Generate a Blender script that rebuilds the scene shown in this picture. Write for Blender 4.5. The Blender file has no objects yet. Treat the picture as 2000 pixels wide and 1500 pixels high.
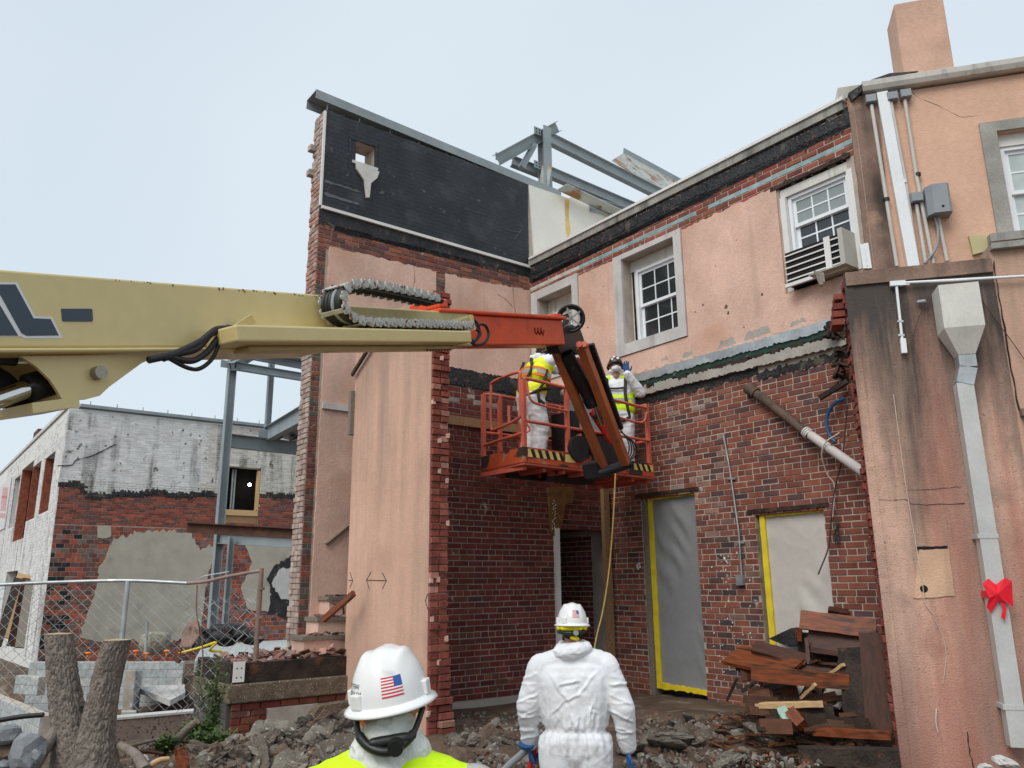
import bpy, bmesh, math, random
from mathutils import Vector, Matrix, noise, Euler
rnd = random.Random(7)
V = Vector
sc = bpy.context.scene
C0 = sc.collection

# ---------------------------------------------------------------- camera, sky, sun, exposure
FPX, EYE, TAU, RHO = 1560.0, 1.85, math.radians(14.0), math.radians(0.6)
fwd = V((0, math.cos(TAU), math.sin(TAU)))
up0 = V((0, -math.sin(TAU), math.cos(TAU)))
rgt = V((1, 0, 0)) * math.cos(RHO) - up0 * math.sin(RHO)
upv = up0 * math.cos(RHO) + V((1, 0, 0)) * math.sin(RHO)
CAM = V((0, 0, EYE))
cd = bpy.data.cameras.new('camera'); cam = bpy.data.objects.new('camera', cd); C0.objects.link(cam)
cd.sensor_width = 36; cd.lens = 36 * FPX / 2000; cd.clip_start = .05; cd.clip_end = 2000
cam.matrix_world = Matrix(((rgt.x, upv.x, -fwd.x, 0), (rgt.y, upv.y, -fwd.y, 0), (rgt.z, upv.z, -fwd.z, EYE), (0, 0, 0, 1)))
sc.camera = cam

w = bpy.data.worlds.new('World'); sc.world = w; w.use_nodes = True
nt = w.node_tree; nt.nodes.clear()
out = nt.nodes.new('ShaderNodeOutputWorld'); bg = nt.nodes.new('ShaderNodeBackground')
sky = nt.nodes.new('ShaderNodeTexSky'); sky.sky_type = 'NISHITA'; sky.sun_disc = False
SUN_EL, SUN_AZ = math.radians(48), math.radians(213)      # azimuth measured clockwise from +y
sky.sun_elevation = SUN_EL; sky.sun_rotation = SUN_AZ; sky.air_density = 1.0; sky.dust_density = 3.0; sky.ozone_density = 1.5
bg.inputs[1].default_value = 0.12
mx = nt.nodes.new('ShaderNodeMix'); mx.data_type = 'RGBA'; mx.inputs[0].default_value = 0.86   # a veil of even cloud over the blue
tc = nt.nodes.new('ShaderNodeTexCoord'); nz = nt.nodes.new('ShaderNodeTexNoise'); nz.inputs['Scale'].default_value = 1.1; nz.inputs['Detail'].default_value = 3
cr = nt.nodes.new('ShaderNodeValToRGB'); cr.color_ramp.elements[0].position = .3; cr.color_ramp.elements[1].position = .75
cr.color_ramp.elements[0].color = (4.25, 4.95, 5.5, 1); cr.color_ramp.elements[1].color = (5.25, 5.8, 6.15, 1)
L = nt.links.new
L(tc.outputs['Generated'], nz.inputs['Vector']); L(nz.outputs['Fac'], cr.inputs[0])
L(sky.outputs[0], mx.inputs[6]); L(cr.outputs[0], mx.inputs[7]); L(mx.outputs[2], bg.inputs[0]); L(bg.outputs[0], out.inputs[0])
sl = bpy.data.lights.new('sun', 'SUN'); sl.energy = 1.5; sl.angle = math.radians(35); sl.color = (1, .96, .9)
so = bpy.data.objects.new('sun', sl); C0.objects.link(so)
sd = V((math.sin(SUN_AZ) * math.cos(SUN_EL), math.cos(SUN_AZ) * math.cos(SUN_EL), math.sin(SUN_EL)))
so.rotation_euler = sd.to_track_quat('Z', 'Y').to_euler(); so.location = sd * 50
sc.view_settings.view_transform = 'Standard'; sc.view_settings.look = 'None'; sc.view_settings.exposure = 0.42; sc.view_settings.gamma = 1
sc.view_settings.use_curve_mapping = False
sc.cycles.use_denoising = True; sc.cycles.max_bounces = 6; sc.cycles.diffuse_bounces = 4

# ---------------------------------------------------------------- geometry helpers
def ray(px, py): return fwd + rgt * ((px - 1000) / FPX) - upv * ((py - 750) / FPX)
def at(px, py, y):                       # the point at forward distance y seen at (px, py) of the 2000 x 1500 photograph
    r = ray(px, py); return CAM + r * (y / r.y)
def atz(px, py, z):
    r = ray(px, py); return CAM + r * ((z - EYE) / r.z)
def depth(p): return (p - CAM).dot(fwd)
def proj(p):
    d = p - CAM; k = d.dot(fwd); return 1000 + FPX * d.dot(rgt) / k, 750 - FPX * d.dot(upv) / k, k
Z = V((0, 0, 1))
class Frame:                             # a plane with axes u (along), v (up) and n (towards the viewer)
    def __init__(s, o, u, n, v=Z): s.o = V(o); s.u = V(u).normalized(); s.n = V(n).normalized(); s.v = V(v).normalized()
    def w(s, u, v, d=0): return s.o + s.u * u + s.v * v + s.n * d
    def px(s, x, y, d=0):
        r = ray(x, y); t = (s.o + s.n * d - CAM).dot(s.n) / r.dot(s.n); q = CAM + r * t - s.o
        return q.dot(s.u), q.dot(s.v)
    def mat(s, u, v, d, sx=1, sy=1, sz=1, rot=0):
        c, k = math.cos(rot), math.sin(rot); a = s.u * c + s.v * k; b = s.v * c - s.u * k; p = s.w(u, v, d)
        return Matrix(((a.x * sx, b.x * sy, s.n.x * sz, p.x), (a.y * sx, b.y * sy, s.n.y * sz, p.y), (a.z * sx, b.z * sy, s.n.z * sz, p.z), (0, 0, 0, 1)))
a_ = math.radians(37.5)
eR = V((math.sin(a_), -math.cos(a_), 0)); eL = V((math.cos(a_), math.sin(a_), 0))
eW = V((math.sin(math.radians(75)), -math.cos(math.radians(75)), 0)); nW = V((eW.y, -eW.x, 0))
CO = V((1.48, 12.5, 0))
FR = Frame(CO, eR, -eL)                  # the long wall with the windows
FL = Frame(CO, eL, eR)                   # the low brick wall
FU = Frame(CO - eR * 1.86, eL, eR)       # the tall fire wall set back behind it
FW = Frame(CO + eR * 4.55, eW, nW)       # the stucco wing on the right, upper storey
FP = Frame((3.147, 7.84, 0), eW, nW)     # the stained stucco wall in front of it
S0 = V((-.92, 8.96, 0))
FS = Frame(S0, -eR, -eL); FSC = Frame(S0, eL, eR)        # wall stub: stucco flank and broken end
FB = Frame((-14.2, 25, 0), eL, eR); FBL = Frame((-14.2, 25, 0), -eR, -eL)   # far white building

class MB:
    def __init__(s): s.v = []; s.f = []; s.c = []; s.sm = []
    def add(s, vs, fs, col=None, smooth=False):
        b = len(s.v); s.v += [tuple(p) for p in vs]
        for f in fs: s.f.append(tuple(b + i for i in f)); s.c.append(col); s.sm.append(smooth)
        return s
    def hexa(s, p, col=None):            # 8 corners: bottom ring 0-3, top ring 4-7
        return s.add(p, [(3, 2, 1, 0), (4, 5, 6, 7), (0, 1, 5, 4), (1, 2, 6, 5), (2, 3, 7, 6), (3, 0, 4, 7)], col)
    def box(s, a, b, col=None):
        x0, y0, z0 = a; x1, y1, z1 = b
        return s.hexa([(x0, y0, z0), (x1, y0, z0), (x1, y1, z0), (x0, y1, z0), (x0, y0, z1), (x1, y0, z1), (x1, y1, z1), (x0, y1, z1)], col)
    def fbox(s, fr, u0, u1, v0, v1, d0, d1, col=None):
        return s.hexa([fr.w(u0, v0, d0), fr.w(u1, v0, d0), fr.w(u1, v0, d1), fr.w(u0, v0, d1), fr.w(u0, v1, d0), fr.w(u1, v1, d0), fr.w(u1, v1, d1), fr.w(u0, v1, d1)], col)
    def poly(s, fr, pts, d0, d1, col=None):          # prism of a polygon in a frame; d1 is the front
        n = len(pts)
        if sum(pts[i][0] * pts[(i + 1) % n][1] - pts[(i + 1) % n][0] * pts[i][1] for i in range(n)) < 0: pts = pts[::-1]
        flip = fr.u.cross(fr.v).dot(fr.n) < 0
        vs = [fr.w(u, v, d0) for u, v in pts] + [fr.w(u, v, d1) for u, v in pts]
        fs = [tuple(range(n, 2 * n)), tuple(range(n - 1, -1, -1))] + [(i, (i + 1) % n, n + (i + 1) % n, n + i) for i in range(n)]
        if flip: fs = [f[::-1] for f in fs]
        return s.add(vs, fs, col)
    def bar(s, a, b, wx, wy, up=Z, col=None):        # rectangular bar a to b: wx sideways, wy along up
        a = V(a); b = V(b); t = (b - a).normalized(); x = t.cross(V(up))
        if x.length < 1e-4: x = t.cross(V((1, 0, 0)))
        x.normalize(); y = x.cross(t).normalized(); x = x * wx / 2; y = y * wy / 2
        return s.hexa([a - x - y, a + x - y, a + x + y, a - x + y, b - x - y, b + x - y, b + x + y, b - x + y], col)
    def ibeam(s, a, b, h, wd, t=.012, up=Z, col=None):
        a = V(a); b = V(b); x = (b - a).normalized().cross(V(up)).normalized(); y = x.cross((b - a).normalized())
        s.bar(a, b, t, h - 2 * t, up, col)
        for k in (-1, 1): o = y * k * (h - t) / 2; s.bar(a + o, b + o, wd, t, up, col)
        return s
    def tube(s, pts, r, n=8, col=None, cap=True, smooth=True):
        pts = [V(p) for p in pts]; m = len(pts); rs = r if isinstance(r, (list, tuple)) else [r] * m
        vs = []; x = None
        for i, p in enumerate(pts):
            t = (pts[min(i + 1, m - 1)] - pts[max(i - 1, 0)]).normalized()
            if x is None: x = t.orthogonal().normalized()
            x = (x - t * x.dot(t))
            x = x.normalized() if x.length > 1e-5 else t.orthogonal().normalized()
            y = t.cross(x)
            for k in range(n):
                q = 2 * math.pi * k / n; vs.append(p + (x * math.cos(q) + y * math.sin(q)) * rs[i])
        fs = [(i * n + k, i * n + (k + 1) % n, (i + 1) * n + (k + 1) % n, (i + 1) * n + k) for i in range(m - 1) for k in range(n)]
        s.add(vs, fs, col, smooth)
        if cap: s.add(vs[:n], [tuple(range(n - 1, -1, -1))], col); s.add(vs[-n:], [tuple(range(n))], col)
        return s
    def ball(s, c, r, n=10, m=7, sc3=(1, 1, 1), col=None):
        vs = [V(c) + V((0, 0, -r * sc3[2]))]; fs = []
        for j in range(1, m):
            ph = math.pi * j / m - math.pi / 2
            for i in range(n):
                th = 2 * math.pi * i / n
                vs.append(V(c) + V((r * sc3[0] * math.cos(ph) * math.cos(th), r * sc3[1] * math.cos(ph) * math.sin(th), r * sc3[2] * math.sin(ph))))
        vs.append(V(c) + V((0, 0, r * sc3[2])))
        for i in range(n): fs.append((0, 1 + (i + 1) % n, 1 + i)); fs.append((len(vs) - 1, 1 + (m - 2) * n + i, 1 + (m - 2) * n + (i + 1) % n))
        for j in range(m - 2):
            for i in range(n): fs.append((1 + j * n + i, 1 + j * n + (i + 1) % n, 1 + (j + 1) * n + (i + 1) % n, 1 + (j + 1) * n + i))
        return s.add(vs, fs, col, True)
    def cyl(s, a, b, r, n=16, col=None): return s.tube([a, b], r, n, col)
    def xform(s, m): s.v = [tuple(m @ V(p)) for p in s.v]; return s
    def mesh(s, name, m=None):
        me = bpy.data.meshes.new(name); me.from_pydata(s.v, [], s.f)
        if any(s.sm): me.polygons.foreach_set('use_smooth', s.sm)
        if any(c is not None for c in s.c):
            ca = me.color_attributes.new('col', 'FLOAT_COLOR', 'CORNER'); dat = []
            for f, c in zip(s.f, s.c):
                c = c or (.5, .5, .5)
                dat += [c[0], c[1], c[2], 1.0] * len(f)
            ca.data.foreach_set('color', dat)
        if m: me.materials.append(m)
        return me
    def build(s, name, m, parent=None, label=None):
        o = bpy.data.objects.new(name, s.mesh(name, m)); C0.objects.link(o)
        if parent: adopt(o, parent)
        if label: o['label'] = label
        return o
def adopt(o, parent):
    o.parent = parent; o.matrix_parent_inverse = parent_mw(parent).inverted()
MW = {}
def parent_mw(p): return MW.get(p.name, Matrix.Identity(4))
def thing(name, label, cat, loc=(0, 0, 0), group=None):
    o = bpy.data.objects.new(name, None); C0.objects.link(o); o.location = loc; o.empty_display_size = .2
    MW[o.name] = Matrix.Translation(V(loc)); tag(o, label, cat, group); return o
def tag(o, label, cat, group=None):
    o['label'] = label; o['category'] = cat
    if group: o['group'] = group
    return o
def struct(o): o['kind'] = 'structure'; return o
def stuff(o): o['kind'] = 'stuff'; return o
def inst(name, me, mw, parent=None):
    o = bpy.data.objects.new(name, me); C0.objects.link(o)
    if parent: adopt(o, parent); o.matrix_basis = mw
    else: o.matrix_world = mw
    return o
def smooth_path(pts, k=6):
    pts = [V(p) for p in pts]; q = [pts[0] * 2 - pts[1]] + pts + [pts[-1] * 2 - pts[-2]]; r = []
    for i in range(1, len(q) - 2):
        for j in range(k):
            t = j / k; a, b, c, d = q[i - 1:i + 3]
            r.append(.5 * ((2 * b) + (c - a) * t + (2 * a - 5 * b + 4 * c - d) * t * t + (3 * b - a - 3 * c + d) * t ** 3))
    return r + [pts[-1]]
def jag(p, q, step=.06, amp=.02):                   # points from p towards q with a broken edge (q itself left out)
    n = max(1, int(math.hypot(q[0] - p[0], q[1] - p[1]) / step)); r = [p]
    for i in range(1, n):
        t = i / n; r.append((p[0] + (q[0] - p[0]) * t + rnd.uniform(-amp, amp) * .5, p[1] + (q[1] - p[1]) * t + rnd.uniform(-amp, amp)))
    return r
def jagpoly(pts, amps, step=.06):
    r = []
    for i, p in enumerate(pts):
        r += jag(p, pts[(i + 1) % len(pts)], step, amps[i]) if amps[i] else [p]
    return r
def fpx(fr, pts): return [fr.px(*p) for p in pts]

# ---------------------------------------------------------------- materials
def M(name, col, rough=.85, var=.22, vs=2.5, bump=.15, bs=60, metal=0., attr=False, streak=None, spots=None, spec=.4, grain=None, dist=.01, coat=0):
    m = bpy.data.materials.new(name); m.use_nodes = True; n = m.node_tree.nodes; l = m.node_tree.links.new
    b = n['Principled BSDF']; b.inputs['Roughness'].default_value = rough; b.inputs['Metallic'].default_value = metal; b.inputs['Specular IOR Level'].default_value = spec
    if coat: b.inputs['Coat Weight'].default_value = coat; b.inputs['Coat Roughness'].default_value = .15
    geo = n.new('ShaderNodeNewGeometry'); pos = geo.outputs['Position']
    if grain:
        mp = n.new('ShaderNodeMapping'); mp.inputs['Scale'].default_value = grain; tcn = n.new('ShaderNodeTexCoord'); l(tcn.outputs['Object'], mp.inputs[0]); pos = mp.outputs[0]
    def noise_(sc_, det=4, vec=None):
        t = n.new('ShaderNodeTexNoise'); t.inputs['Scale'].default_value = sc_; t.inputs['Detail'].default_value = det; l(vec or pos, t.inputs['Vector']); return t.outputs['Fac']
    def ramp(x, p0, p1):
        r = n.new('ShaderNodeMapRange'); r.inputs[1].default_value = p0; r.inputs[2].default_value = p1; l(x, r.inputs[0]); return r.outputs[0]
    def mix(f, a, bb, mode='MIX'):
        k = n.new('ShaderNodeMix'); k.data_type = 'RGBA'; k.blend_type = mode
        for s_, i in ((f, 0), (a, 6), (bb, 7)):
            if hasattr(s_, 'is_linked'): l(s_, k.inputs[i])
            elif i == 0: k.inputs[0].default_value = s_
            else: k.inputs[i].default_value = (*s_[:3], 1)
        return k.outputs[2]
    if attr:
        at_ = n.new('ShaderNodeVertexColor'); at_.layer_name = 'col'; base = at_.outputs['Color']
    else: base = col
    lo = 1 - var; hi = 1 + var
    f1 = ramp(noise_(vs, 5), .3, .7); base = mix(1.0, base, mix(f1, (lo, lo, lo), (hi, hi, hi)), 'MULTIPLY')
    f2 = ramp(noise_(vs * 14, 3), .3, .7); base = mix(1.0, base, mix(f2, (1 - var * .5,) * 3, (1 + var * .5,) * 3), 'MULTIPLY')
    for st in (streak if isinstance(streak, list) else [streak] if streak else []):   # (colour, sideways scale, threshold, softness, strength)
        mp2 = n.new('ShaderNodeMapping'); mp2.inputs['Scale'].default_value = (st[1], st[1], st[1] * .07); l(geo.outputs['Position'], mp2.inputs[0])
        s1 = ramp(noise_(1, 5, mp2.outputs[0]), st[2], st[2] + st[3]); s2 = ramp(noise_(1.3, 3), .35, .6)
        ml = n.new('ShaderNodeMath'); ml.operation = 'MULTIPLY'; l(s1, ml.inputs[0]); l(s2, ml.inputs[1])
        m3 = n.new('ShaderNodeMath'); m3.operation = 'MULTIPLY'; l(ml.outputs[0], m3.inputs[0]); m3.inputs[1].default_value = st[4]
        base = mix(m3.outputs[0], base, st[0])
    for sp in (spots if isinstance(spots, list) else [spots] if spots else []):       # (colour, scale, threshold, softness)
        base = mix(ramp(noise_(sp[1], 6), sp[2], sp[2] + sp[3]), base, sp[0])
    l(base, b.inputs['Base Color'])
    rr = n.new('ShaderNodeMapRange'); l(noise_(vs * 3, 3), rr.inputs[0]); rr.inputs[3].default_value = max(.02, rough - .12); rr.inputs[4].default_value = min(1, rough + .1); l(rr.outputs[0], b.inputs['Roughness'])
    if bump:
        bp = n.new('ShaderNodeBump'); bp.inputs['Strength'].default_value = bump; bp.inputs['Distance'].default_value = dist; l(noise_(bs, 6), bp.inputs['Height']); l(bp.outputs[0], b.inputs['Normal'])
    return m
PINK = (.69, .455, .36)
m_stucco = M('pink_stucco', PINK, .92, .15, 1.5, .55, 55, streak=[((.34, .24, .18), 4, .53, .22, .45)], spots=[((.58, .34, .24), 1.1, .54, .2), ((.36, .22, .17), 60, .66, .06)], dist=.014)
m_stucco_w = M('peach_stucco', (.67, .42, .30), .92, .10, 1.1, .55, 48, streak=[((.33, .22, .16), 6, .6, .2, .35)], dist=.012)
m_stucco_p = M('stained_stucco', (.63, .40, .305), .92, .14, 1.6, .6, 70, streak=[((.10, .075, .06), 4.5, .50, .30, .55), ((.46, .15, .10), 2.0, .46, .30, .6), ((.62, .45, .30), 3.2, .55, .2, .6)], spots=[((.30, .20, .16), 2.3, .56, .22), ((.16, .12, .10), 55, .62, .10)], dist=.014)
m_stucco_s = M('streaked_stucco', (.66, .41, .30), .92, .09, 1.1, .5, 60, streak=[((.38, .27, .19), 3.0, .47, .30, .5), ((.42, .30, .24), 6.5, .52, .25, .4)], spots=((.50, .30, .22), 1.2, .54, .25), dist=.012)
def grime_over(m, za, zb, col, amt, scale=3.2):
    """black run-off mould that starts at the top of a wall (za) and dies out towards zb in tongues"""
    n = m.node_tree.nodes; l = m.node_tree.links.new; b = n['Principled BSDF']; src = b.inputs['Base Color'].links[0].from_socket
    g = n.new('ShaderNodeNewGeometry'); sx = n.new('ShaderNodeSeparateXYZ'); l(g.outputs['Position'], sx.inputs[0])
    mp = n.new('ShaderNodeMapping'); mp.inputs['Scale'].default_value = (scale, scale, scale * .10); l(g.outputs['Position'], mp.inputs[0])
    t = n.new('ShaderNodeTexNoise'); t.inputs['Scale'].default_value = 1.; t.inputs['Detail'].default_value = 7; t.inputs['Roughness'].default_value = .62; l(mp.outputs[0], t.inputs['Vector'])
    h = n.new('ShaderNodeMapRange'); l(sx.outputs['Z'], h.inputs[0]); h.inputs[1].default_value = zb; h.inputs[2].default_value = za; h.inputs[3].default_value = -.22; h.inputs[4].default_value = .20
    ad = n.new('ShaderNodeMath'); l(t.outputs['Fac'], ad.inputs[0]); l(h.outputs[0], ad.inputs[1])
    r = n.new('ShaderNodeMapRange'); l(ad.outputs[0], r.inputs[0]); r.inputs[1].default_value = .38; r.inputs[2].default_value = .68; r.inputs[4].default_value = amt
    k = n.new('ShaderNodeMix'); k.data_type = 'RGBA'; l(r.outputs[0], k.inputs[0]); l(src, k.inputs[6]); k.inputs[7].default_value = (*col, 1); l(k.outputs[2], b.inputs['Base Color']); return m
grime_over(m_stucco_p, 4.9, 1.0, (.055, .05, .046), .95, 2.7)
grime_over(m_stucco_p, -.6, 3.2, (.20, .14, .12), .8, 2.2)
grime_over(m_stucco_p, -1.2, 4.4, (.38, .13, .09), .7, 1.5)
grime_over(m_stucco_s, -1.0, 2.4, (.32, .19, .14), .6, 2.2)
grime_over(m_stucco_s, 6.2, 1.0, (.27, .19, .145), .55, 3.0)
m_stucco_c = M('chimney_stucco', (.56, .355, .265), .92, .14, 1.6, .6, 55, streak=[((.30, .21, .16), 3.5, .5, .25, .5)], dist=.014)
m_stucco_d = M('grimy_stucco', (.26, .17, .13), .92, .25, 2.5, .5, 60, streak=[((.03, .026, .024), 4, .45, .2, .9)], spots=((.5, .3, .2), 1.7, .58, .1))
m_brick = M('brick', (1, 1, 1), .9, .22, 7, .5, 90, attr=True, spots=((.42, .36, .31), 6, .68, .06), dist=.006)
m_brick_c = M('broken_brick', (1, 1, 1), .9, .25, 9, .8, 60, attr=True, dist=.012)
m_mortar = M('mortar', (.46, .39, .325), .95, .2, 4, .5, 90)
m_tar = M('tar', (.020, .020, .022), .6, .5, 4, .9, 22, spots=[((.10, .085, .06), 5, .60, .08), ((.12, .045, .035), 9, .62, .06)], dist=.025)
m_memb = M('black_membrane', (.017, .019, .023), .5, .4, 1.8, .35, 12, spots=[((.06, .065, .072), 2.0, .56, .25), ((.10, .10, .095), 9, .66, .08)], dist=.015)
m_white = M('white_paint', (.74, .73, .70), .55, .07, 2, .08, 50, streak=[((.35, .3, .22), 6, .6, .2, .35)])
m_vinyl = M('white_vinyl', (.80, .83, .85), .35, .04, 2, .02, 30)
m_whmemb = M('white_membrane', (.72, .70, .64), .5, .06, 1.5, .25, 4, streak=[((.62, .38, .08), 2.2, .60, .07, .9)], dist=.03)
m_flash = M('white_metal_trim', (.62, .60, .55), .45, .12, 3, .1, 30, streak=[((.12, .10, .08), 9, .55, .15, .6)])
m_galv = M('galvanised_metal', (.42, .45, .46), .42, .22, 5, .12, 25, metal=.55, spots=((.62, .62, .58), 4, .6, .1))
m_steel = M('grey_primed_steel', (.27, .31, .325), .55, .12, 2.5, .06, 40, streak=[((.30, .19, .11), 5, .66, .1, .5)])
m_steel_r = M('rust_streaked_steel', (.38, .40, .38), .6, .15, 2.5, .1, 40, spots=[((.27, .13, .05), 2.6, .5, .12), ((.10, .05, .025), 6, .6, .1)])
m_pin = M('worn_steel_pin', (.33, .29, .24), .45, .2, 8, .05, 30, metal=.6)
m_rust = M('rusty_steel', (.10, .045, .03), .85, .4, 5, .4, 50)
m_conc = M('concrete', (.38, .35, .31), .92, .22, 3, .4, 50, spots=((.18, .16, .14), 2.2, .6, .15))
m_cast = M('cast_stone', (.55, .53, .51), .9, .12, 3, .4, 80, streak=[((.2, .18, .16), 6, .55, .2, .6)])
m_cast_g = M('grey_cast_stone', (.32, .31, .28), .9, .2, 3, .5, 70, streak=[((.06, .06, .055), 5, .5, .2, .8)])
m_aggr = M('exposed_aggregate', (.15, .115, .08), .9, .35, 9, 1., 70, spots=((.52, .46, .36), 70, .62, .03), dist=.02)
m_cmu = M('concrete_block', (.43, .46, .46), .92, .12, 4, .5, 110)
m_cmu_d = M('dark_block', (.085, .078, .07), .9, .3, 4, .5, 60, spots=((.24, .22, .19), 3, .6, .12))
m_blue = M('teal_paint', (.30, .42, .44), .8, .2, 8, .3, 60, spots=((.22, .08, .05), 12, .64, .05))
m_green = M('dark_green_paint', (.012, .045, .03), .6, .3, 6, .3, 40, spots=((.2, .18, .15), 9, .66, .05))
m_wood = M('lumber', (.34, .20, .10), .8, .35, 4, .3, 40, grain=(2, 14, 14))
m_wood_d = M('dark_stained_wood', (.065, .021, .010), .55, .55, 3, .3, 40, grain=(1.5, 9, 9), spots=((.03, .014, .008), 3, .55, .14))  # stain brown darkened further for the shade the heap lies in
m_wood_o = M('orange_stained_wood', (.205, .05, .013), .5, .45, 3, .25, 40, grain=(1.5, 10, 10), spots=((.04, .016, .008), 2.2, .50, .16))
m_wood_b = M('black_rotten_wood', (.035, .023, .017), .8, .6, 5, .7, 40, spots=((.12, .05, .025), 6, .6, .1), dist=.02)
m_wood_p = M('pale_split_wood', (.58, .38, .19), .8, .2, 5, .3, 40, grain=(2, 12, 12))
m_wood_g = M('weathered_wood', (.22, .185, .15), .9, .35, 5, .5, 40, grain=(2, 16, 16))
m_cream = M('cream_paint', (.66, .535, .25), .36, .05, .9, .02, 20, spots=((.20, .085, .03), 7, .74, .03), streak=((.40, .27, .10), 3, .68, .08, .5), coat=.25)
m_cream_d = M('faded_cream_paint', (.55, .47, .24), .5, .1, 2, .05, 20, spots=((.25, .10, .03), 6, .68, .05))
m_orange = M('orange_paint', (.70, .075, .02), .4, .14, 3, .05, 20, spots=((.42, .035, .012), 4, .62, .1), coat=.2)
m_orange_f = M('faded_orange_paint', (.58, .125, .075), .6, .2, 4, .15, 40, spots=[((.36, .22, .17), 9, .62, .06), ((.06, .035, .025), 5, .66, .05)])
m_orange_b = M('brownish_orange_paint', (.42, .115, .04), .5, .2, 3, .1, 30, spots=((.22, .06, .025), 5, .6, .1))
m_red = M('red_paint', (.55, .02, .012), .5, .15, 3, .05, 30)
m_black = M('black_paint', (.018, .018, .02), .42, .3, 4, .1, 40, spots=((.08, .075, .07), 8, .66, .06))
m_rubber = M('black_rubber', (.013, .013, .014), .5, .2, 6, .05, 30)
m_chrome = M('chrome_rod', (.62, .62, .60), .12, .05, 2, 0, 10, metal=1)
m_chain = M('zinc_chain', (.45, .45, .41), .55, .15, 12, .2, 40, spots=((.17, .055, .025), 26, .60, .04))
m_navy = M('navy_decal', (.045, .062, .085), .4, .05, 2, 0, 10)
m_decalw = M('white_decal', (.72, .74, .74), .4, .04, 2, 0, 10)
m_mortar_l = M('grey_brown_mortar', (.34, .285, .245), .95, .2, 4, .5, 90)  # darker grey-brown copy of the mortar for the low brick wall
m_tape = M('yellow_tape', (.78, .60, .03), .5, .12, 7, .15, 30)
m_hazy = M('yellow_hazard', (.72, .52, .16), .5, .2, 6, .05, 20)
m_pvc = M('pvc_conduit', (.55, .53, .49), .5, .08, 3, .04, 30, streak=[((.3, .27, .22), 8, .6, .15, .4)])
m_box = M('grey_plastic', (.27, .29, .31), .5, .08, 3, .04, 30)
m_iron = M('rusty_cast_iron', (.115, .075, .055), .85, .35, 5, .6, 50, spots=((.05, .04, .035), 6, .55, .1))
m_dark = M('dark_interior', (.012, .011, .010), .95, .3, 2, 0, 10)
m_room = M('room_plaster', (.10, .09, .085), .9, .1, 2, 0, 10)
m_glass = M('window_glass', (.028, .034, .037), .06, .15, .8, 0, 10, spec=.75)
m_glass_b = M('blind_behind_glass', (.27, .30, .30), .10, .08, 2, 0, 10, spec=.6)
m_curtain = M('sheer_curtain_behind_glass', (.46, .53, .52), .12, .10, 6, .0, 10, spec=.6)
m_tyvek = M('white_coverall', (.78, .79, .81), .6, .03, 3, .12, 30, dist=.012)
m_hood = M('thin_white_hood', (.70, .72, .66), .45, .08, 8, .35, 14, spots=((.55, .72, .18), 7, .60, .16), dist=.02)  # lime spots put green light, reflected and shining through, into the colour
m_hivis = M('lime_hi_vis', (.62, .92, .0), .65, .05, 4, .2, 14, dist=.015)
m_hivis_y = M('yellow_hi_vis', (.80, .86, .02), .65, .05, 4, .2, 14, dist=.015)
m_hiorange = M('orange_trim', (.95, .22, .02), .6, .05, 4, .1, 20)
m_reflect = M('silver_tape', (.42, .42, .40), .35, .06, 4, .05, 30)
m_harness = M('brown_webbing', (.045, .03, .024), .8, .2, 8, .3, 60)
m_hat = M('white_hard_hat', (.80, .80, .78), .30, .03, 3, .02, 20, coat=.25, spots=[((.62, .61, .58), 14, .64, .10), ((.40, .38, .35), 45, .74, .03)])
m_hat_b = M('dark_brown_hard_hat', (.05, .024, .018), .35, .15, 5, .02, 20)
m_strap = M('black_suspension', (.012, .014, .011), .4, .1, 5, .05, 30)
m_glove = M('blue_glove', (.03, .10, .26), .75, .2, 10, .3, 60)
m_skin = M('skin', (.42, .22, .15), .6, .1, 8, .1, 60)
m_hair = M('dark_hair', (.012, .010, .009), .6, .2, 30, .5, 80)
m_bandana = M('yellow_bandana', (.78, .66, .0), .8, .15, 12, .4, 30)
m_soil = M('soil', (.115, .075, .05), .97, .4, 2.2, 1., 26, spots=[((.22, .18, .14), 3, .55, .15), ((.045, .03, .022), 1.6, .55, .2)], dist=.03)
m_rock = M('rubble', (.19, .168, .138), .93, .28, 7, .9, 38, spots=[((.14, .12, .10), 6, .55, .12), ((.40, .37, .32), 30, .6, .06)], dist=.02)
m_rock2 = M('dark_rubble', (.12, .098, .078), .93, .3, 7, .9, 38, spots=[((.06, .05, .04), 6, .55, .12), ((.36, .32, .26), 40, .63, .05)], dist=.02)
m_rockb = M('brown_rubble', (.135, .09, .065), .93, .3, 7, .8, 38, dist=.02)
m_rockg = M('blue_grey_rock', (.21, .225, .24), .85, .25, 5, .7, 30, spots=((.36, .37, .38), 5, .6, .1))
m_bark = M('bark', (.20, .168, .143), .95, .3, 9, .9, 45, spots=[((.29, .25, .21), 16, .56, .16)], dist=.02)
m_cut = M('sawn_wood', (.44, .33, .20), .85, .2, 12, .3, 60)
m_leaf = M('weed_leaf', (.075, .135, .03), .7, .35, 12, 0, 10)
m_redtape = M('red_flagging', (.78, .012, .03), .42, .12, 14, .3, 20)
m_plastic = M('grey_plastic_sheet', (.26, .265, .27), .2, .07, 1.0, .12, 3.5, dist=.03)
m_plastic2 = M('milky_plastic_sheet', (.56, .525, .48), .38, .05, 1.2, .2, 3.5, dist=.03)
m_cable = M('cable', (.05, .035, .03), .6, .2, 10, 0, 20)
m_cord = M('yellow_cord', (.50, .34, .10), .6, .15, 9, 0, 20)
m_wirew = M('pale_wire', (.62, .52, .44), .6, .15, 9, 0, 20)
m_bluehose = M('blue_hose', (.02, .10, .24), .45, .1, 9, 0, 20)
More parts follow.
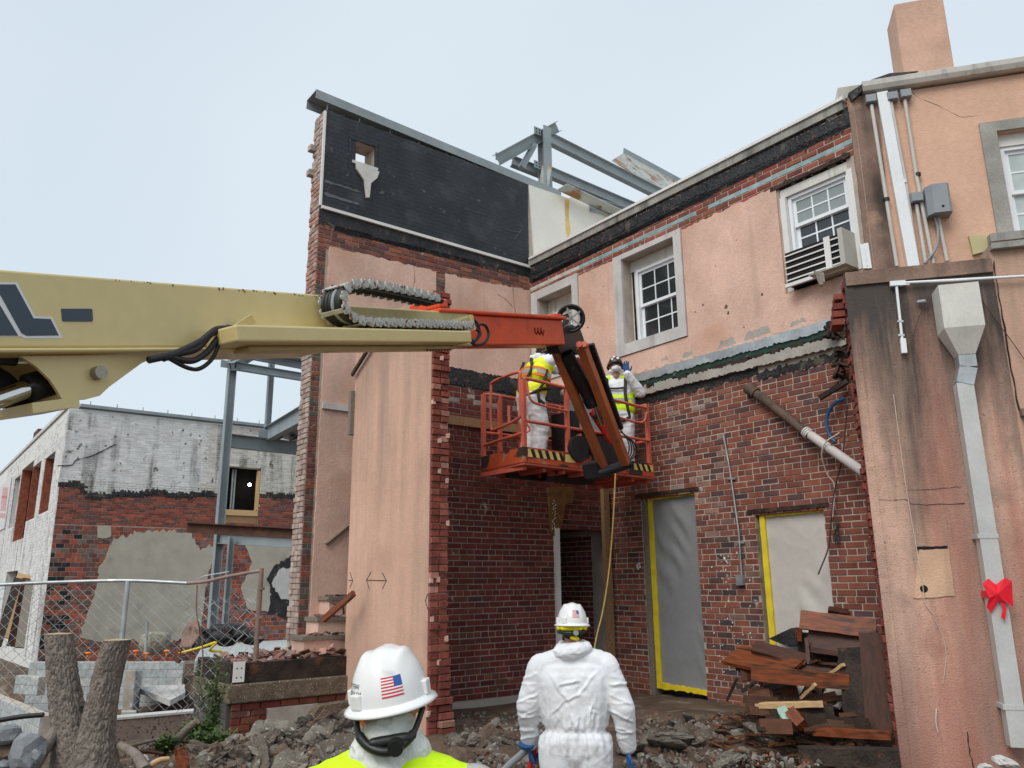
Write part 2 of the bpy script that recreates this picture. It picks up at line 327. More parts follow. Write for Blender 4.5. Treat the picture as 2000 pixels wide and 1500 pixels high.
m_foam = M('old_adhesive_panel', (.20, .10, .03), .85, .3, 12, .8, 30)
m_white_b = M('white_painted_brick', (1, 1, 1), .9, .08, 3, .4, 60, attr=True, streak=[((.07, .062, .055), 3.0, .52, .14, .85)], spots=[((.12, .10, .09), 5, .63, .06), ((.30, .10, .07), 9, .70, .04)])
m_plaster = M('grey_render', (.42, .385, .315), .93, .10, 2.2, .3, 40, spots=((.27, .245, .2), 1.4, .56, .2))
m_sign = M('sign_board', (.66, .62, .62), .5, .05, 2, 0, 10)
m_signr = M('red_lettering', (.60, .10, .09), .5, .05, 2, 0, 10)
m_lamp = bpy.data.materials.new('lit_bulb'); m_lamp.use_nodes = True
_b = m_lamp.node_tree.nodes['Principled BSDF']; _b.inputs['Emission Color'].default_value = (1, .95, .8, 1); _b.inputs['Emission Strength'].default_value = 12
def extra_bump(m, kind, scale, strength, dist, rowh=None):
    """second relief layer: 'crumple' for creased cloth, 'brick' for courses telegraphing through a membrane"""
    n = m.node_tree.nodes; l = m.node_tree.links.new; b = n['Principled BSDF']; g = n.new('ShaderNodeNewGeometry'); bp = n.new('ShaderNodeBump')
    bp.inputs['Strength'].default_value = strength; bp.inputs['Distance'].default_value = dist
    if b.inputs['Normal'].is_linked: l(b.inputs['Normal'].links[0].from_socket, bp.inputs['Normal'])
    if kind == 'crumple':
        nz_ = n.new('ShaderNodeTexNoise'); nz_.inputs['Scale'].default_value = scale * .6; l(g.outputs['Position'], nz_.inputs['Vector'])
        vm = n.new('ShaderNodeVectorMath'); vm.operation = 'MULTIPLY_ADD'; l(nz_.outputs['Color'], vm.inputs[0]); vm.inputs[1].default_value = (.16,) * 3; l(g.outputs['Position'], vm.inputs[2])
        hs = []
        for s_ in (scale, scale * 2.3):
            v = n.new('ShaderNodeTexVoronoi'); v.inputs['Scale'].default_value = s_; l(vm.outputs[0], v.inputs['Vector']); hs.append(v.outputs['Distance'])
        ma = n.new('ShaderNodeMath'); ma.operation = 'MULTIPLY_ADD'; l(hs[1], ma.inputs[0]); ma.inputs[1].default_value = .35; l(hs[0], ma.inputs[2]); l(ma.outputs[0], bp.inputs['Height'])
    else:
        mp = n.new('ShaderNodeMapping'); mp.vector_type = 'POINT'; d_ = n.new('ShaderNodeVectorMath'); d_.operation = 'DOT_PRODUCT'; l(g.outputs['Position'], d_.inputs[0]); d_.inputs[1].default_value = eL
        sx = n.new('ShaderNodeSeparateXYZ'); l(g.outputs['Position'], sx.inputs[0]); cx = n.new('ShaderNodeCombineXYZ'); l(d_.outputs['Value'], cx.inputs[0]); l(sx.outputs['Z'], cx.inputs[1])
        br_ = n.new('ShaderNodeTexBrick'); l(cx.outputs[0], br_.inputs['Vector']); br_.inputs['Scale'].default_value = 1; br_.inputs['Brick Width'].default_value = .235; br_.inputs['Row Height'].default_value = .0762; br_.inputs['Mortar Size'].default_value = .010; br_.inputs['Mortar Smooth'].default_value = .6
        br_.inputs['Color1'].default_value = (1, 1, 1, 1); br_.inputs['Color2'].default_value = (.7, .7, .7, 1); br_.inputs['Mortar'].default_value = (0, 0, 0, 1); l(br_.outputs['Color'], bp.inputs['Height'])
    l(bp.outputs[0], b.inputs['Normal']); return m
extra_bump(m_tyvek, 'crumple', 6, .42, .03); extra_bump(m_hood, 'crumple', 16, .6, .02); extra_bump(m_memb, 'brick', 1, .5, .012); extra_bump(m_plastic, 'crumple', 2.2, .25, .03); extra_bump(m_plastic2, 'crumple', 2.6, .22, .03); extra_bump(m_hivis, 'crumple', 7, .25, .02)
def flat(name, c, r=.6): return M(name, c, r, .04, 3, 0, 10)

# ---------------------------------------------------------------- bricks
def ubrick(col):
    a, b = .5, .46; mb = MB()
    fr = [(-b, -b * .97, .5), (b, -b * .97, .5), (b, b * .97, .5), (-b, b * .97, .5)]; mid = [(-a, -a, .42), (a, -a, .42), (a, a, .42), (-a, a, .42)]; bk = [(-a, -a, -.5), (a, -a, -.5), (a, a, -.5), (-a, a, -.5)]
    mb.add(fr + mid + bk, [(0, 1, 2, 3)] + [(4 + i, 4 + (i + 1) % 4, (i + 1) % 4, i) for i in range(4)] + [(8 + i, 8 + (i + 1) % 4, 4 + (i + 1) % 4, 4 + i) for i in range(4)], col)
    return mb
UB = ubrick(None)
_bm = {}
def brick_mesh(col, mat):
    k = (tuple(int(c * 40) for c in col), mat.name)
    if k not in _bm: _bm[k] = ubrick(col).mesh('brick', mat)
    return _bm[k]
def lay(fr, u0, u1, z0, z1, holes=(), colf=None, inside=None, course=.0762, ln=.235, hdr=7, joint=.012, dj=.004, shift=0):
    res = []; n = int(round((z1 - z0) / course))
    for i in range(n):
        za = z0 + i * course; zb = za + course - joint; zc = (za + zb) / 2
        L_ = ln / 2 if hdr and i % hdr == 3 else ln
        u = u0 - (L_ / 2 if i % 2 else 0) - rnd.uniform(0, .02) - shift
        while u < u1:
            l_ = L_ * rnd.uniform(.96, 1.04); a = max(u + joint / 2, u0); b = min(u + l_ - joint / 2, u1); u += l_
            segs = [(a, b)]
            for (ha, hb, hz0, hz1) in holes:
                if hz0 < zc < hz1:
                    ns = []
                    for (p, q) in segs:
                        if p < ha: ns.append((p, min(q, ha)))
                        if q > hb: ns.append((max(p, hb), q))
                    segs = ns
            for (p, q) in segs:
                if q - p < .03: continue
                uc = (p + q) / 2
                if inside and not inside(uc, zc): continue
                c = colf(uc, zc)
                if c is None: continue
                res.append((p, q, za + rnd.uniform(-.002, .002), zb + rnd.uniform(-.002, .002), c, rnd.uniform(-dj, dj)))
    return res
def emit(fr, bl, parent, mat, depth_=.06, limit=300, d=0):
    sc_ = []
    for b in bl:
        x, y, k = proj(fr.w((b[0] + b[1]) / 2, (b[2] + b[3]) / 2, d)); ok = 0 < x < 2000 and 0 < y < 1500
        sc_.append((0 if ok else 1, k, b))
    sc_.sort(key=lambda t: t[:2]); rest = MB()
    for i, (o_, k, b) in enumerate(sc_):
        m4 = fr.mat((b[0] + b[1]) / 2, (b[2] + b[3]) / 2, d + b[5] - depth_ / 2, b[1] - b[0], b[3] - b[2], depth_)
        if i < limit and not o_: inst('brick', brick_mesh(b[4], mat), m4, parent)
        else: rest.add([m4 @ V(p) for p in UB.v], UB.f, b[4])
    if rest.v: stuff(rest.build('bricks', mat, parent))
def pick(cols, j=.15):
    c = rnd.choice(cols); k = 1 + rnd.uniform(-j, j); return tuple(x * k for x in c)
RB = [(.235, .078, .05), (.21, .066, .045), (.25, .085, .052), (.185, .062, .045), (.15, .058, .045), (.22, .085, .06), (.11, .055, .05), (.235, .075, .045), (.20, .075, .055), (.225, .07, .045)]
LB = [(.15, .035, .027), (.13, .032, .027), (.165, .042, .03), (.115, .033, .03), (.14, .03, .024)]
CB = [(.25, .062, .043), (.22, .056, .04), (.28, .085, .06), (.20, .05, .04)]
def wallgrid(fr, u0, u1, z0, z1, d0, d1, holes, mb=None, col=None):
    mb = mb or MB()
    us = sorted({u0, u1, *[h for H in holes for h in H[:2] if u0 < h < u1]}); zs = sorted({z0, z1, *[h for H in holes for h in H[2:] if z0 < h < z1]})
    def solid(i, j):
        if not (0 <= i < len(us) - 1 and 0 <= j < len(zs) - 1): return False
        a = (us[i] + us[i + 1]) / 2; b = (zs[j] + zs[j + 1]) / 2
        return not any(H[0] < a < H[1] and H[2] < b < H[3] for H in holes)
    for i in range(len(us) - 1):
        for j in range(len(zs) - 1):
            if not solid(i, j): continue
            a, b, c, e = us[i], us[i + 1], zs[j], zs[j + 1]
            mb.add([fr.w(a, c, d1), fr.w(b, c, d1), fr.w(b, e, d1), fr.w(a, e, d1)], [(0, 1, 2, 3)], col)
            mb.add([fr.w(a, c, d0), fr.w(b, c, d0), fr.w(b, e, d0), fr.w(a, e, d0)], [(3, 2, 1, 0)], col)
            for (x, y, p, q) in ((i - 1, j, (a, c), (a, e)), (i + 1, j, (b, c), (b, e)), (i, j - 1, (a, c), (b, c)), (i, j + 1, (a, e), (b, e))):
                if not solid(x, y): mb.add([fr.w(*p, d0), fr.w(*q, d0), fr.w(*q, d1), fr.w(*p, d1)], [(0, 1, 2, 3)], col)
    return mb
def ring(fr, u0, u1, v0, v1, t, d0, d1, mb, tb=None):        # four butted members
    tb = t if tb is None else tb
    mb.fbox(fr, u0, u0 + t, v0, v1, d0, d1); mb.fbox(fr, u1 - t, u1, v0, v1, d0, d1)
    mb.fbox(fr, u0 + t, u1 - t, v0, v0 + tb, d0, d1); mb.fbox(fr, u0 + t, u1 - t, v1 - t, v1, d0, d1); return mb
def window(root, fr, u0, u1, z0, z1, d, cols=3, gl=(None, None), lift=0., name='window', room=True):
    fm = ring(fr, u0, u1, z0, z1, .045, d - .10, d, MB()).build(name, m_vinyl, root)
    zm = (z0 + z1) / 2
    for (a, b, dd, g) in ((zm - .02, z1 - .045, d - .035, gl[0]), (z0 + .045 + lift, zm + .02, d - .07, gl[1])):
        if lift and a < zm - .1: b = min(b + lift, z1 - .05)
        s = MB(); ring(fr, u0 + .046, u1 - .046, a, b, .045, dd - .03, dd, s)
        ua, ub, va, vb = u0 + .091, u1 - .091, a + .045, b - .045
        for i in range(1, cols): x = ua + (ub - ua) * i / cols; s.fbox(fr, x - .010, x + .010, va, vb, dd - .025, dd - .004)
        ym = (va + vb) / 2
        for i in range(cols):
            x0 = ua + (ub - ua) * i / cols + (.0101 if i else 0); x1 = ua + (ub - ua) * (i + 1) / cols - (.0101 if i < cols - 1 else 0)
            s.fbox(fr, x0, x1, ym - .010, ym + .010, dd - .0245, dd - .0045)
            for (p, q) in ((va, ym - .0101), (ym + .0101, vb)):
                MB().fbox(fr, x0, x1, p, q, dd - .018, dd - .012).build('pane', g or m_glass, fm)
        s.build('sash', m_vinyl, fm)
    if room:
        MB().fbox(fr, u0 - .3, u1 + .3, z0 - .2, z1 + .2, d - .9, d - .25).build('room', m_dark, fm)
    return fm

# ================================================================ ground
def gz(x, y):
    c = V((x, y, 0)); u = (c - CO).dot(eR); t = (c - CO).dot(eL)
    k = min(1, max(0, (y - 6.2) / 2.6)); z = -.18 + .50 * k * k * (3 - 2 * k)                # rises from the yard to the old slab
    left = min(1, max(0, (-.9 - x) / 1.2)); z = z * (1 - left) + left * (-.05 - .03 * max(0, y - 9))
    right = min(1, max(0, (x - 3.6) / 1.0)); z = z * (1 - right * .3)
    px = min(1, max(0, (-2.9 - x) / .5)) * min(1, max(0, (y - 11.9) / .5)) * min(1, max(0, (22.2 - y) / .4))   # the dug-out foundation
    z = z * (1 - px) + px * -1.35
    if y > 22: z = min(z, -.35)
    nn = noise.noise(V((x * 1.3, y * 1.3, 0))) * .09 + noise.noise(V((x * 4, y * 4, 3))) * .035 + noise.noise(V((x * 11, y * 11, 7))) * .015
    f = 1 if y < 13 else .3
    if t < .1 and u > -.1 and y > 8.6 and x > -1: f = .35
    return z + nn * f
def build_ground():
    xs = [-400, -150, -60, -30, -20] + [-16 + .5 * i for i in range(20)] + [-6 + .12 * i for i in range(100)] + [6.2, 7, 9, 14, 30, 80, 200, 400]
    ys = [-300, -80, -20, -5, 0, 2, 4, 5] + [5.4 + .12 * i for i in range(66)] + [13.5 + .4 * i for i in range(40)] + [30, 34, 45, 80, 200, 600]
    vs = []; fs = []
    for y in ys:
        for x in xs: vs.append((x, y, gz(x, y) if -30 < x < 30 and -10 < y < 60 else -.2))
    n = len(xs)
    for j in range(len(ys) - 1):
        for i in range(n - 1): fs.append((j * n + i, j * n + i + 1, (j + 1) * n + i + 1, (j + 1) * n + i))
    return struct(MB().add(vs, fs, None, True).build('ground', m_soil))
build_ground()

# ================================================================ stucco building: long wall with windows + right wing
bld = thing('stucco_building', 'pink stucco building with white sash windows, stripped brick bands and a chimney', 'building', CO + eR * 2)
ZT, ZB = 7.62, .30
H2 = (.544, 1.645, 5.478, 6.905); H3 = (-1.60, -.66, 5.45, 6.86); HA = (3.47, 4.44, 5.46, 6.93)
D1 = (.68, 1.70, .30, 3.07); D2 = (2.66, 3.64, .30, 2.69)
core = wallgrid(FR, -1.88, 4.62, ZB - .4, ZT, -.32, -.007, [H2, H3, HA, D1, D2]).build('wall', m_mortar, bld)
def colR(u, z):
    if z > 4.45:                                            # the stripped band under the roof
        if 7.095 < z < 7.17:
            if u < -.45: return pick([(.50, .47, .43)], .08)
            return pick([(.27, .39, .41), (.24, .35, .37), (.30, .41, .42)], .08) if rnd.random() < .93 else pick(RB)
        if z > 7.42 + .06 * noise.noise(V((u * 2, 0, 0))): return pick([(.02, .02, .022)], .3)
        return pick(CB + RB[:3])
    c = pick(RB, .2)
    if 1.3 < u < 2.3 and 2.4 < z < 4.3 and rnd.random() < .22: k = rnd.uniform(.25, .6); c = tuple(a * (1 - k) + b * k for a, b in zip(c, (.40, .32, .27)))
    if 2.0 < u < 2.6 and z < 3.2 and rnd.random() < .3: c = pick([(.10, .055, .05), (.07, .05, .05), (.20, .11, .09)])
    return c
bl = lay(FR, 0.0, 4.62, ZB, ZB + .0762 * 55, [D1, D2], colR)
bl += lay(FR, -1.86, 4.60, 6.945, 6.945 + .0762 * 9, [H2, H3, HA], colR, hdr=0, shift=.05)
emit(FR, bl, core, m_brick)
st = jagpoly([(-1.86, 4.98), (4.55, 4.92), (4.55, 5.44), (3.44, 5.44), (3.44, 6.97), (1.80, 6.965), (1.80, 5.29), (.35, 5.29), (.35, 6.96), (-.50, 6.965), (-.50, 5.30), (-1.86, 5.30)],
             [.035, 0, .01, 0, .02, 0, 0, 0, .012, 0, 0, 0], .05)
MB().poly(FR, st, -.008, .022).build('stucco', m_stucco, bld)
MB().poly(FR, jagpoly([(-.49, 5.01), (.349, 5.01), (.349, 5.288), (-.49, 5.288)], [.0, 0, 0, 0]), -.0085, -.0005).build('stucco_backing', m_conc, bld)
for (x, y, s) in ((1420, 600, .03), (1424, 612, .022), (1375, 596, .016), (1490, 576, .02), (1400, 520, .010), (1360, 610, .012), (1440, 470, .008), (1455, 640, .012), (1180, 560, .012), (1150, 640, .016)):
    u, v = FR.px(x, y); MB().poly(FR, jagpoly([(u - s, v - s * .6), (u + s * .6, v - s), (u + s, v + s * .4), (u - s * .2, v + s * 1.3)], [s * .3] * 4, s * .6), .018, .0228).build('chip', m_iron, bld)
for (x, y, a, b) in ((1345, 690, .10, .05), (1420, 668, .16, .06), (1480, 648, .22, .07), (1560, 628, .12, .04), (1300, 700, .07, .04)):
    u, v = FR.px(x, y); MB().poly(FR, jagpoly([(u - a, v - b), (u + a, v - b), (u + a * .8, v + b * .6), (u - a * .6, v + b * .4)], [.02] * 4, .03), .016, .0235).build('cement_patch', m_conc, bld)
# stripped roof line: tar band, fascia boards, roof membrane edge
tar = jagpoly([(-1.86, 7.27), (4.58, 7.33), (4.58, 7.55), (-1.86, 7.55)], [.055, 0, .045, 0], .022)
MB().poly(FR, tar, -.006, .005).build('tar_band', m_tar, bld)
for i in range(9):
    u = -1.8 + i * .7; MB().poly(FR, jagpoly([(u, 7.40), (u + .6, 7.38), (u + .62, 7.49), (u, 7.51)], [.02, .015, .02, .015], .03), .004, .006 + rnd.uniform(.002, .010)).build('tar_flake', m_tar, bld)
MB().fbox(FR, -1.86, 4.50, 7.585, 7.70, -.02, .035).build('fascia', m_cast_g, bld)
for i in range(7):
    u = -1.80 + i * .905; MB().fbox(FR, u, u + .895, 7.702, 7.745, -.05, .06).build('roof_edge_trim', m_white, bld)
MB().fbox(FR, -1.86, 4.5, 7.70, 7.74, -.5, -.052).build('roof_edge', m_white, bld)
mb = MB(); mb.add([FR.w(-1.86, 7.75, .04), FR.w(4.5, 7.75, .04), FR.w(4.5, 8.05, -5), FR.w(-1.86, 8.05, -5), FR.w(-1.86, 7.6, -.05), FR.w(4.5, 7.6, -.05), FR.w(4.5, 7.6, -5), FR.w(-1.86, 7.6, -5)], [(0, 1, 2, 3), (7, 6, 5, 4), (0, 4, 5, 1), (1, 5, 6, 2), (2, 6, 7, 3), (3, 7, 4, 0)])
mb.build('roof', m_whmemb, bld)
# scar of the demolished roof: flashing, green board, concrete ledge, tar
def strip(name, za, zb, d, mat, u0=-1.86, u1=4.6, amp=(.01, .01), th=.02, slope=0.):
    p = jagpoly([(u0, za), (u1, za + slope), (u1, zb + slope), (u0, zb)], [amp[0], 0, amp[1], 0], .03)
    return MB().poly(FR, p, -.006, d).build(name, mat, bld)
strip('wood_nailer', 4.93, 5.02, .018, m_wood_p, .3, 4.45, (.015, .028), slope=-.02)
for i in range(7):
    u = .0 + i * .64; strip('metal_flashing', 4.82, 4.945, .055 + .004 * (i % 2), m_galv, u, u + .645, (.014, .008), slope=-.012)
strip('green_board', 4.735, 4.815, .038, m_green, .0, 4.45, (.006, .004))
strip('ledge', 4.60, 4.73, .062, m_conc, 0, 4.4, (.012, .02), slope=-.03)
for i in range(14):
    u = .05 + i * .31; strip('rotten_board', 4.69 + rnd.uniform(-.01, .02), 4.745, .052 + rnd.uniform(.008, .02), m_wood_b, u, u + rnd.uniform(.15, .3), (.02, .008))
strip('tar_scar', 4.47, 4.60, .008, m_tar, 0, 2.9, (.035, .01))
strip('tar_scar', 4.42, 4.52, .008, m_tar, 2.88, 4.45, (.03, .03), slope=-.0)
# windows
def surround(fr, o, i, d, mat, root, name='window_surround', d0=-.005):
    mb = MB(); mb.fbox(fr, o[0], i[0], o[2], o[3], d0, d); mb.fbox(fr, i[1], o[1], o[2], o[3], d0, d)
    mb.fbox(fr, i[0], i[1], o[2], i[2], d0, d); mb.fbox(fr, i[0], i[1], i[3], o[3], d0, d); return mb.build(name, mat, root)
surround(FR, (.358, 1.79, 5.30, 6.99), H2, .045, m_cast, bld)
w2 = window(bld, FR, .66, H2[1] + .03, H2[2] + .02, 6.72, -.16)
MB().fbox(FR, H2[0] + .001, H2[1] - .001, 6.722, 6.90, -.26, -.17).build('head_board', m_flash, w2)
MB().fbox(FR, H2[0] + .001, .659, H2[2] + .001, 6.72, -.26, -.19).build('jamb_board', m_white, w2)
MB().poly(FR, jagpoly([(.585, 5.50), (.615, 5.50), (.600, 6.72), (.572, 6.72)], [.0, .004, 0, .004]), -.189, -.17).build('rotted_gap', m_dark, w2)
MB().fbox(FR, .56, 1.63, H2[2] + .001, H2[2] + .02, -.30, -.02).build('sill', m_cast, w2)
surround(FR, (-1.78, -.51, 5.30, 7.02), H3, .045, m_cast, bld)
w3 = window(bld, FR, -1.58, -.67, 5.47, 6.60, -.2)
MB().fbox(FR, -1.599, -.661, 6.602, 6.859, -.30, -.22).build('head_board', m_flash, w3)
wa = window(bld, FR, 3.56, 4.42, 5.94, 6.78, -.05, gl=(m_glass_b, m_glass))
MB().fbox(FR, 3.475, 4.435, 6.782, 6.90, -.2, -.015).build('head_board', m_flash, wa)
MB().fbox(FR, 3.475, 3.555, 5.46, 6.78, -.2, .012).build('jamb_board', m_white, wa); MB().fbox(FR, 4.424, 4.50, 5.46, 6.78, -.2, .012).build('jamb_board', m_white, wa)
MB().poly(FR, jagpoly([(3.36, 6.925), (4.5, 6.93), (4.5, 6.985), (3.36, 6.985)], [.006, 0, .02, 0]), -.1, .03).build('lintel', m_wood_b, wa)
MB().fbox(FR, 3.56, 4.42, 5.47, 5.93, -.25, -.2).build('back_board', m_dark, wa)
# door recesses
for (D, nm) in ((D1, 'a'), (D2, 'b')):
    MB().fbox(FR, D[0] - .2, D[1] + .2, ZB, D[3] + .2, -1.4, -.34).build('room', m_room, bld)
    MB().fbox(FR, D[0] - .10, D[1] + .08, D[3] + .002, D[3] + .05, -.1, .012).build('lintel', m_wood_b, bld)
# base course
MB().fbox(FR, 0, 4.6, ZB - .3, ZB, -.02, .03).build('base_course', m_conc, bld)

# right wing, upper storey
HW = (2.02, 3.15, 5.88, 7.22)
def wpx(x, y): return FW.px(x, y)
a0 = wpx(1945, 258); a1 = wpx(1952, 452)
HW = (a0[0], a0[0] + 1.05, wpx(1960, 466)[1] + .02, a0[1])
wingw = wallgrid(FW, 0, 5, 2.5, wpx(1690, 190)[1], -.35, 0, [HW]).build('wing_wall', m_stucco_w, bld)
GZ = wpx(1690, 186)[1]
ow = (HW[0] - .17, HW[1] + .17, HW[2] - .001, HW[3] + .13)
surround(FW, ow, HW, .03, m_cast_g, bld)
window(bld, FW, HW[0] + .04, HW[1] - .04, HW[2] + .01, HW[3] - .16, -.10, gl=(m_curtain, m_curtain))
MB().fbox(FW, HW[0] + .001, HW[1] - .001, HW[3] - .158, HW[3] - .001, -.2, -.08).build('head_board', m_white, bld)
sa, sb = wpx(1908, 466), wpx(1930, 474)
MB().fbox(FW, sb[0] - .02, 3.6, HW[2] - .10, HW[2] - .004, .0, .16).build('window_sill', m_cast_g, bld)
MB().poly(FW, fpx(FW, [(1890, 463), (1955, 463), (1942, 482), (1918, 495), (1899, 500)]), .001, .05).build('sill_patch', m_tape and flat('faded_yellow_block', (.50, .45, .24)), bld)
# grimy quoin strip at the corner
MB().poly(FW, jagpoly([(-.02, 3.0), (wpx(1735, 500)[0], 3.0), (wpx(1720, 260)[0], GZ - .02), (.0, GZ - .02)], [0, .01, 0, .01], .08), .0005, .035).build('corner_strip', m_stucco_d, bld)
# gutter
mb = MB(); prof = [(0, .0), (.10, .0), (.13, .05), (.14, .11), (.12, .125), (0, .125)]
u0g = wpx(1682, 180)[0]
vs = [FW.w(u, GZ + z, d + .002) for u in (u0g, 5.2) for d, z in prof]
mb.add(vs, [(i, (i + 1) % 6, 6 + (i + 1) % 6, 6 + i) for i in range(6)] + [(5, 4, 3, 2, 1, 0), (6, 7, 8, 9, 10, 11)]); mb.build('gutter', m_flash, bld)
mb = MB(); mb.add([FW.w(-.1, GZ + .13, .05), FW.w(5.2, GZ + .13, .05), FW.w(5.2, GZ + .6, -6), FW.w(-.1, GZ + .6, -6), FW.w(-.1, GZ, .0), FW.w(5.2, GZ, .0), FW.w(5.2, GZ, -6), FW.w(-.1, GZ, -6)], [(0, 1, 2, 3), (7, 6, 5, 4), (0, 4, 5, 1), (1, 5, 6, 2), (2, 6, 7, 3), (3, 7, 4, 0)]); mb.build('wing_roof', m_whmemb, bld)
# torn roof felt at the corner
p = fpx(FW, [(1655, 190), (1690, 168), (1735, 152), (1790, 148), (1772, 155), (1730, 163), (1695, 172), (1672, 196), (1662, 204)])
MB().poly(FW, p, -.03, .10).build('torn_felt', m_tar, bld)
# chimney
cf = Frame(FW.w(0, 0, -.9), eW, nW)
cp = fpx(cf, [(1767, 152), (1866, 140), (1840, 0), (1753, 2)])
uu0, uu1 = cp[0][0], cp[1][0]; zt = cf.px(1800, -2)[1]
ch = MB(); ch.fbox(cf, uu0, uu1, GZ - .1, zt, -.55, 0); ch = ch.build('chimney', m_stucco_c, bld)
bv = ch.modifiers.new('bevel', 'BEVEL'); bv.width = .02; bv.segments = 2
MB().poly(cf, jagpoly([(uu1 - .02, GZ + .05), (uu1 + .14, GZ + .12), (uu1 + .03, GZ + .32), (uu1 - .03, GZ + .40)], [0, .01, .01, 0]), -.3, .02).build('chimney_flashing', m_tar, ch)
MB().poly(cf, jagpoly([(uu0 - .02, GZ + .05), (uu0 + .08, GZ + .08), (uu0 + .05, GZ + .30), (uu0 - .03, GZ + .22)], [0, .01, .01, 0]), -.3, .02).build('chimney_flashing', m_tar, ch)
# hairline crack in the wing
def crack(fr, pts, wdt, root, mat=None, d=.0015, name='crack'):
    q = smooth_path([fr.w(*fr.px(*p), d) for p in pts], 4); q = [p + V((rnd.uniform(-.006, .006), 0, rnd.uniform(-.006, .006))) for p in q]
    return MB().tube(q, [max(.0008, wdt * rnd.uniform(.4, 1.2)) for _ in q], 4, cap=False).build(name, mat or m_dark, root)
crack(FW, [(1782, 180), (1795, 192), (1830, 205), (1862, 222), (1880, 228), (1908, 226)], .0022, bld)

# ================================================================ stained stucco wall in front (right)
pier = thing('stained_stucco_wall', 'streaked pink stucco wall with a broken brick end and grey downspout on it', 'wall', FP.w(.6, 0, 0))
PL = .30; PT = FP.px(1700, 530)[1]; PR = FP.px(1935, 507)[0]
MB().fbox(FP, PL + .035, PR, -.3, PT, -.33, 0).build('wall', m_stucco_p, pier)
MB().fbox(FP, PL + .02, PR - .002, PT - .14, PT + .004, -.34, .03).build('cornice', m_stucco_d, pier)
jr = lambda: rnd.uniform(-.012, .012)
bl2 = []
fce = Frame(FP.w(PL + .035, 0, -.33), nW, -eW)         # broken end: u runs towards the viewer
for i in range(70):
    z = -.25 + i * .0762
    if z > PT - .02: break
    k = 0
    while k < .3:
        l_ = rnd.choice([.115, .115, .16]); a, b = k + .005, min(k + l_ - .006, .312)
        if b - a > .03 and rnd.random() < .95: bl2.append((a, b, z, z + .064, pick(CB, .2), rnd.uniform(-.02, .02)))
        k += l_
emit(fce, bl2, pier, m_brick_c, .12, d=.025)
MB().poly(fce, jagpoly([(.312, -.25), (.338, -.25), (.338, PT), (.312, PT)], [0, .004, 0, .004], .05), -.05, .03).build('stucco_edge', m_stucco_p, pier)
for i in range(4):                                      # loose bricks at the top of the broken end
    m4 = fce.mat(.08 + .03 * i, PT - .20 - .10 * i, .06 + .02 * i, .2, .064, .12, rnd.uniform(-.3, .2)); inst('brick', brick_mesh(pick(CB), m_brick_c), m4, pier)
# lower wall right of the crack, with grey-framed recess
low = thing('wing_lower_wall', 'peach stucco lower wall beyond the crack with a grey moulded recess', 'wall', FP.w(2.2, 0, 0))
LT = FP.px(1960, 478)[1]
rec = FP.px(1955, 845)
MB().fbox(FP, PR + .004, 4.5, -.3, LT, -.33, -.012).build('wall', m_stucco_s, low)
MB().fbox(FP, PR + .006, 4.5, LT - .05, LT + .012, -.34, .06).build('ledge', m_cast_g, low)
c1 = FP.px(1916, 808); c2 = FP.px(1945, 845)
MB().fbox(FP, PR + .03, 4.5, c1[1] - .05, c1[1] + .02, -.013, .055).build('hood_mould', m_stucco_d, low)
MB().fbox(FP, PR + .05, 4.5, c2[1], c1[1] - .051, -.013, .022).build('moulding', m_cast_g, low)
MB().fbox(FP, PR + .05, PR + .22, -.3, c2[1] - .001, -.013, .021).build('moulding', m_cast_g, low)
crack(FP, [(1940, 508), (1948, 560), (1962, 640), (1975, 720), (1990, 800)], .007, pier, d=.002)
crack(FP, [(1690, 975), (1730, 976), (1768, 976), (1790, 985), (1885, 984)], .0035, pier)
crack(FP, [(1770, 957), (1830, 955), (1875, 950)], .0025, pier)
crack(FP, [(1888, 1430), (1893, 1465), (1902, 1500)], .006, pier)
# patched square with hole
p4 = fpx(FP, [(1795, 1072), (1852, 1068), (1864, 1164), (1783, 1168)])
MB().poly(FP, jagpoly(p4, [.006] * 4, .04), .0005, .010).build('patch', M('patch_stucco', (.62, .40, .27), .9, .12, 4, .6, 70, streak=[((.3, .19, .13), 9, .55, .2, .6)]), pier)
hc = FP.px(1804, 1150)
MB().cyl(FP.w(*hc, .004), FP.w(*hc, .0125), .034, 14).build('drilled_hole', m_dark, pier)
MB().poly(FP, jagpoly(fpx(FP, [(1790, 1068), (1850, 1066), (1851, 1071), (1790, 1074)]), [.004, 0, .004, 0], .03), .0005, .012).build('stain_edge', m_dark, pier)

# ================================================================ low brick wall with doorway
lw = thing('low_brick_wall', 'dark red brick wall with black tarred top and a dark doorway, behind the lift basket', 'wall', FL.w(-2, .3, 0))
DL = (-1.05, -.10, .0, 2.63)
LTOP = 4.76
lcore = wallgrid(FL, -3.82, 0.0, -.1, LTOP, -.30, -.008, [DL]).build('wall', m_mortar_l, lw)
def colL(u, z):
    if z > 4.50 + .04 * noise.noise(V((u * 3, 1, 0))): return (.02, .02, .022)
    if 4.25 < z and rnd.random() < .18: return (.3, .25, .22)
    return pick(LB, .22)
emit(FL, lay(FL, -3.815, -.002, .40, .40 + .0762 * 57, [DL], colL), lcore, m_brick, .06)
MB().fbox(FL, -3.8, -1.06, -.1, .395, -.01, .05).build('footing', m_conc, lw)
MB().poly(FL, jagpoly([(-3.81, 4.54), (0, 4.52), (0, 4.765), (-3.81, 4.775)], [.03, 0, .012, 0], .025), -.008, .008).build('tar_top', m_tar, lw)
MB().fbox(FL, -3.81, -.5, 3.96, 4.085, .001, .035).build('ledger_board', m_wood, lw)
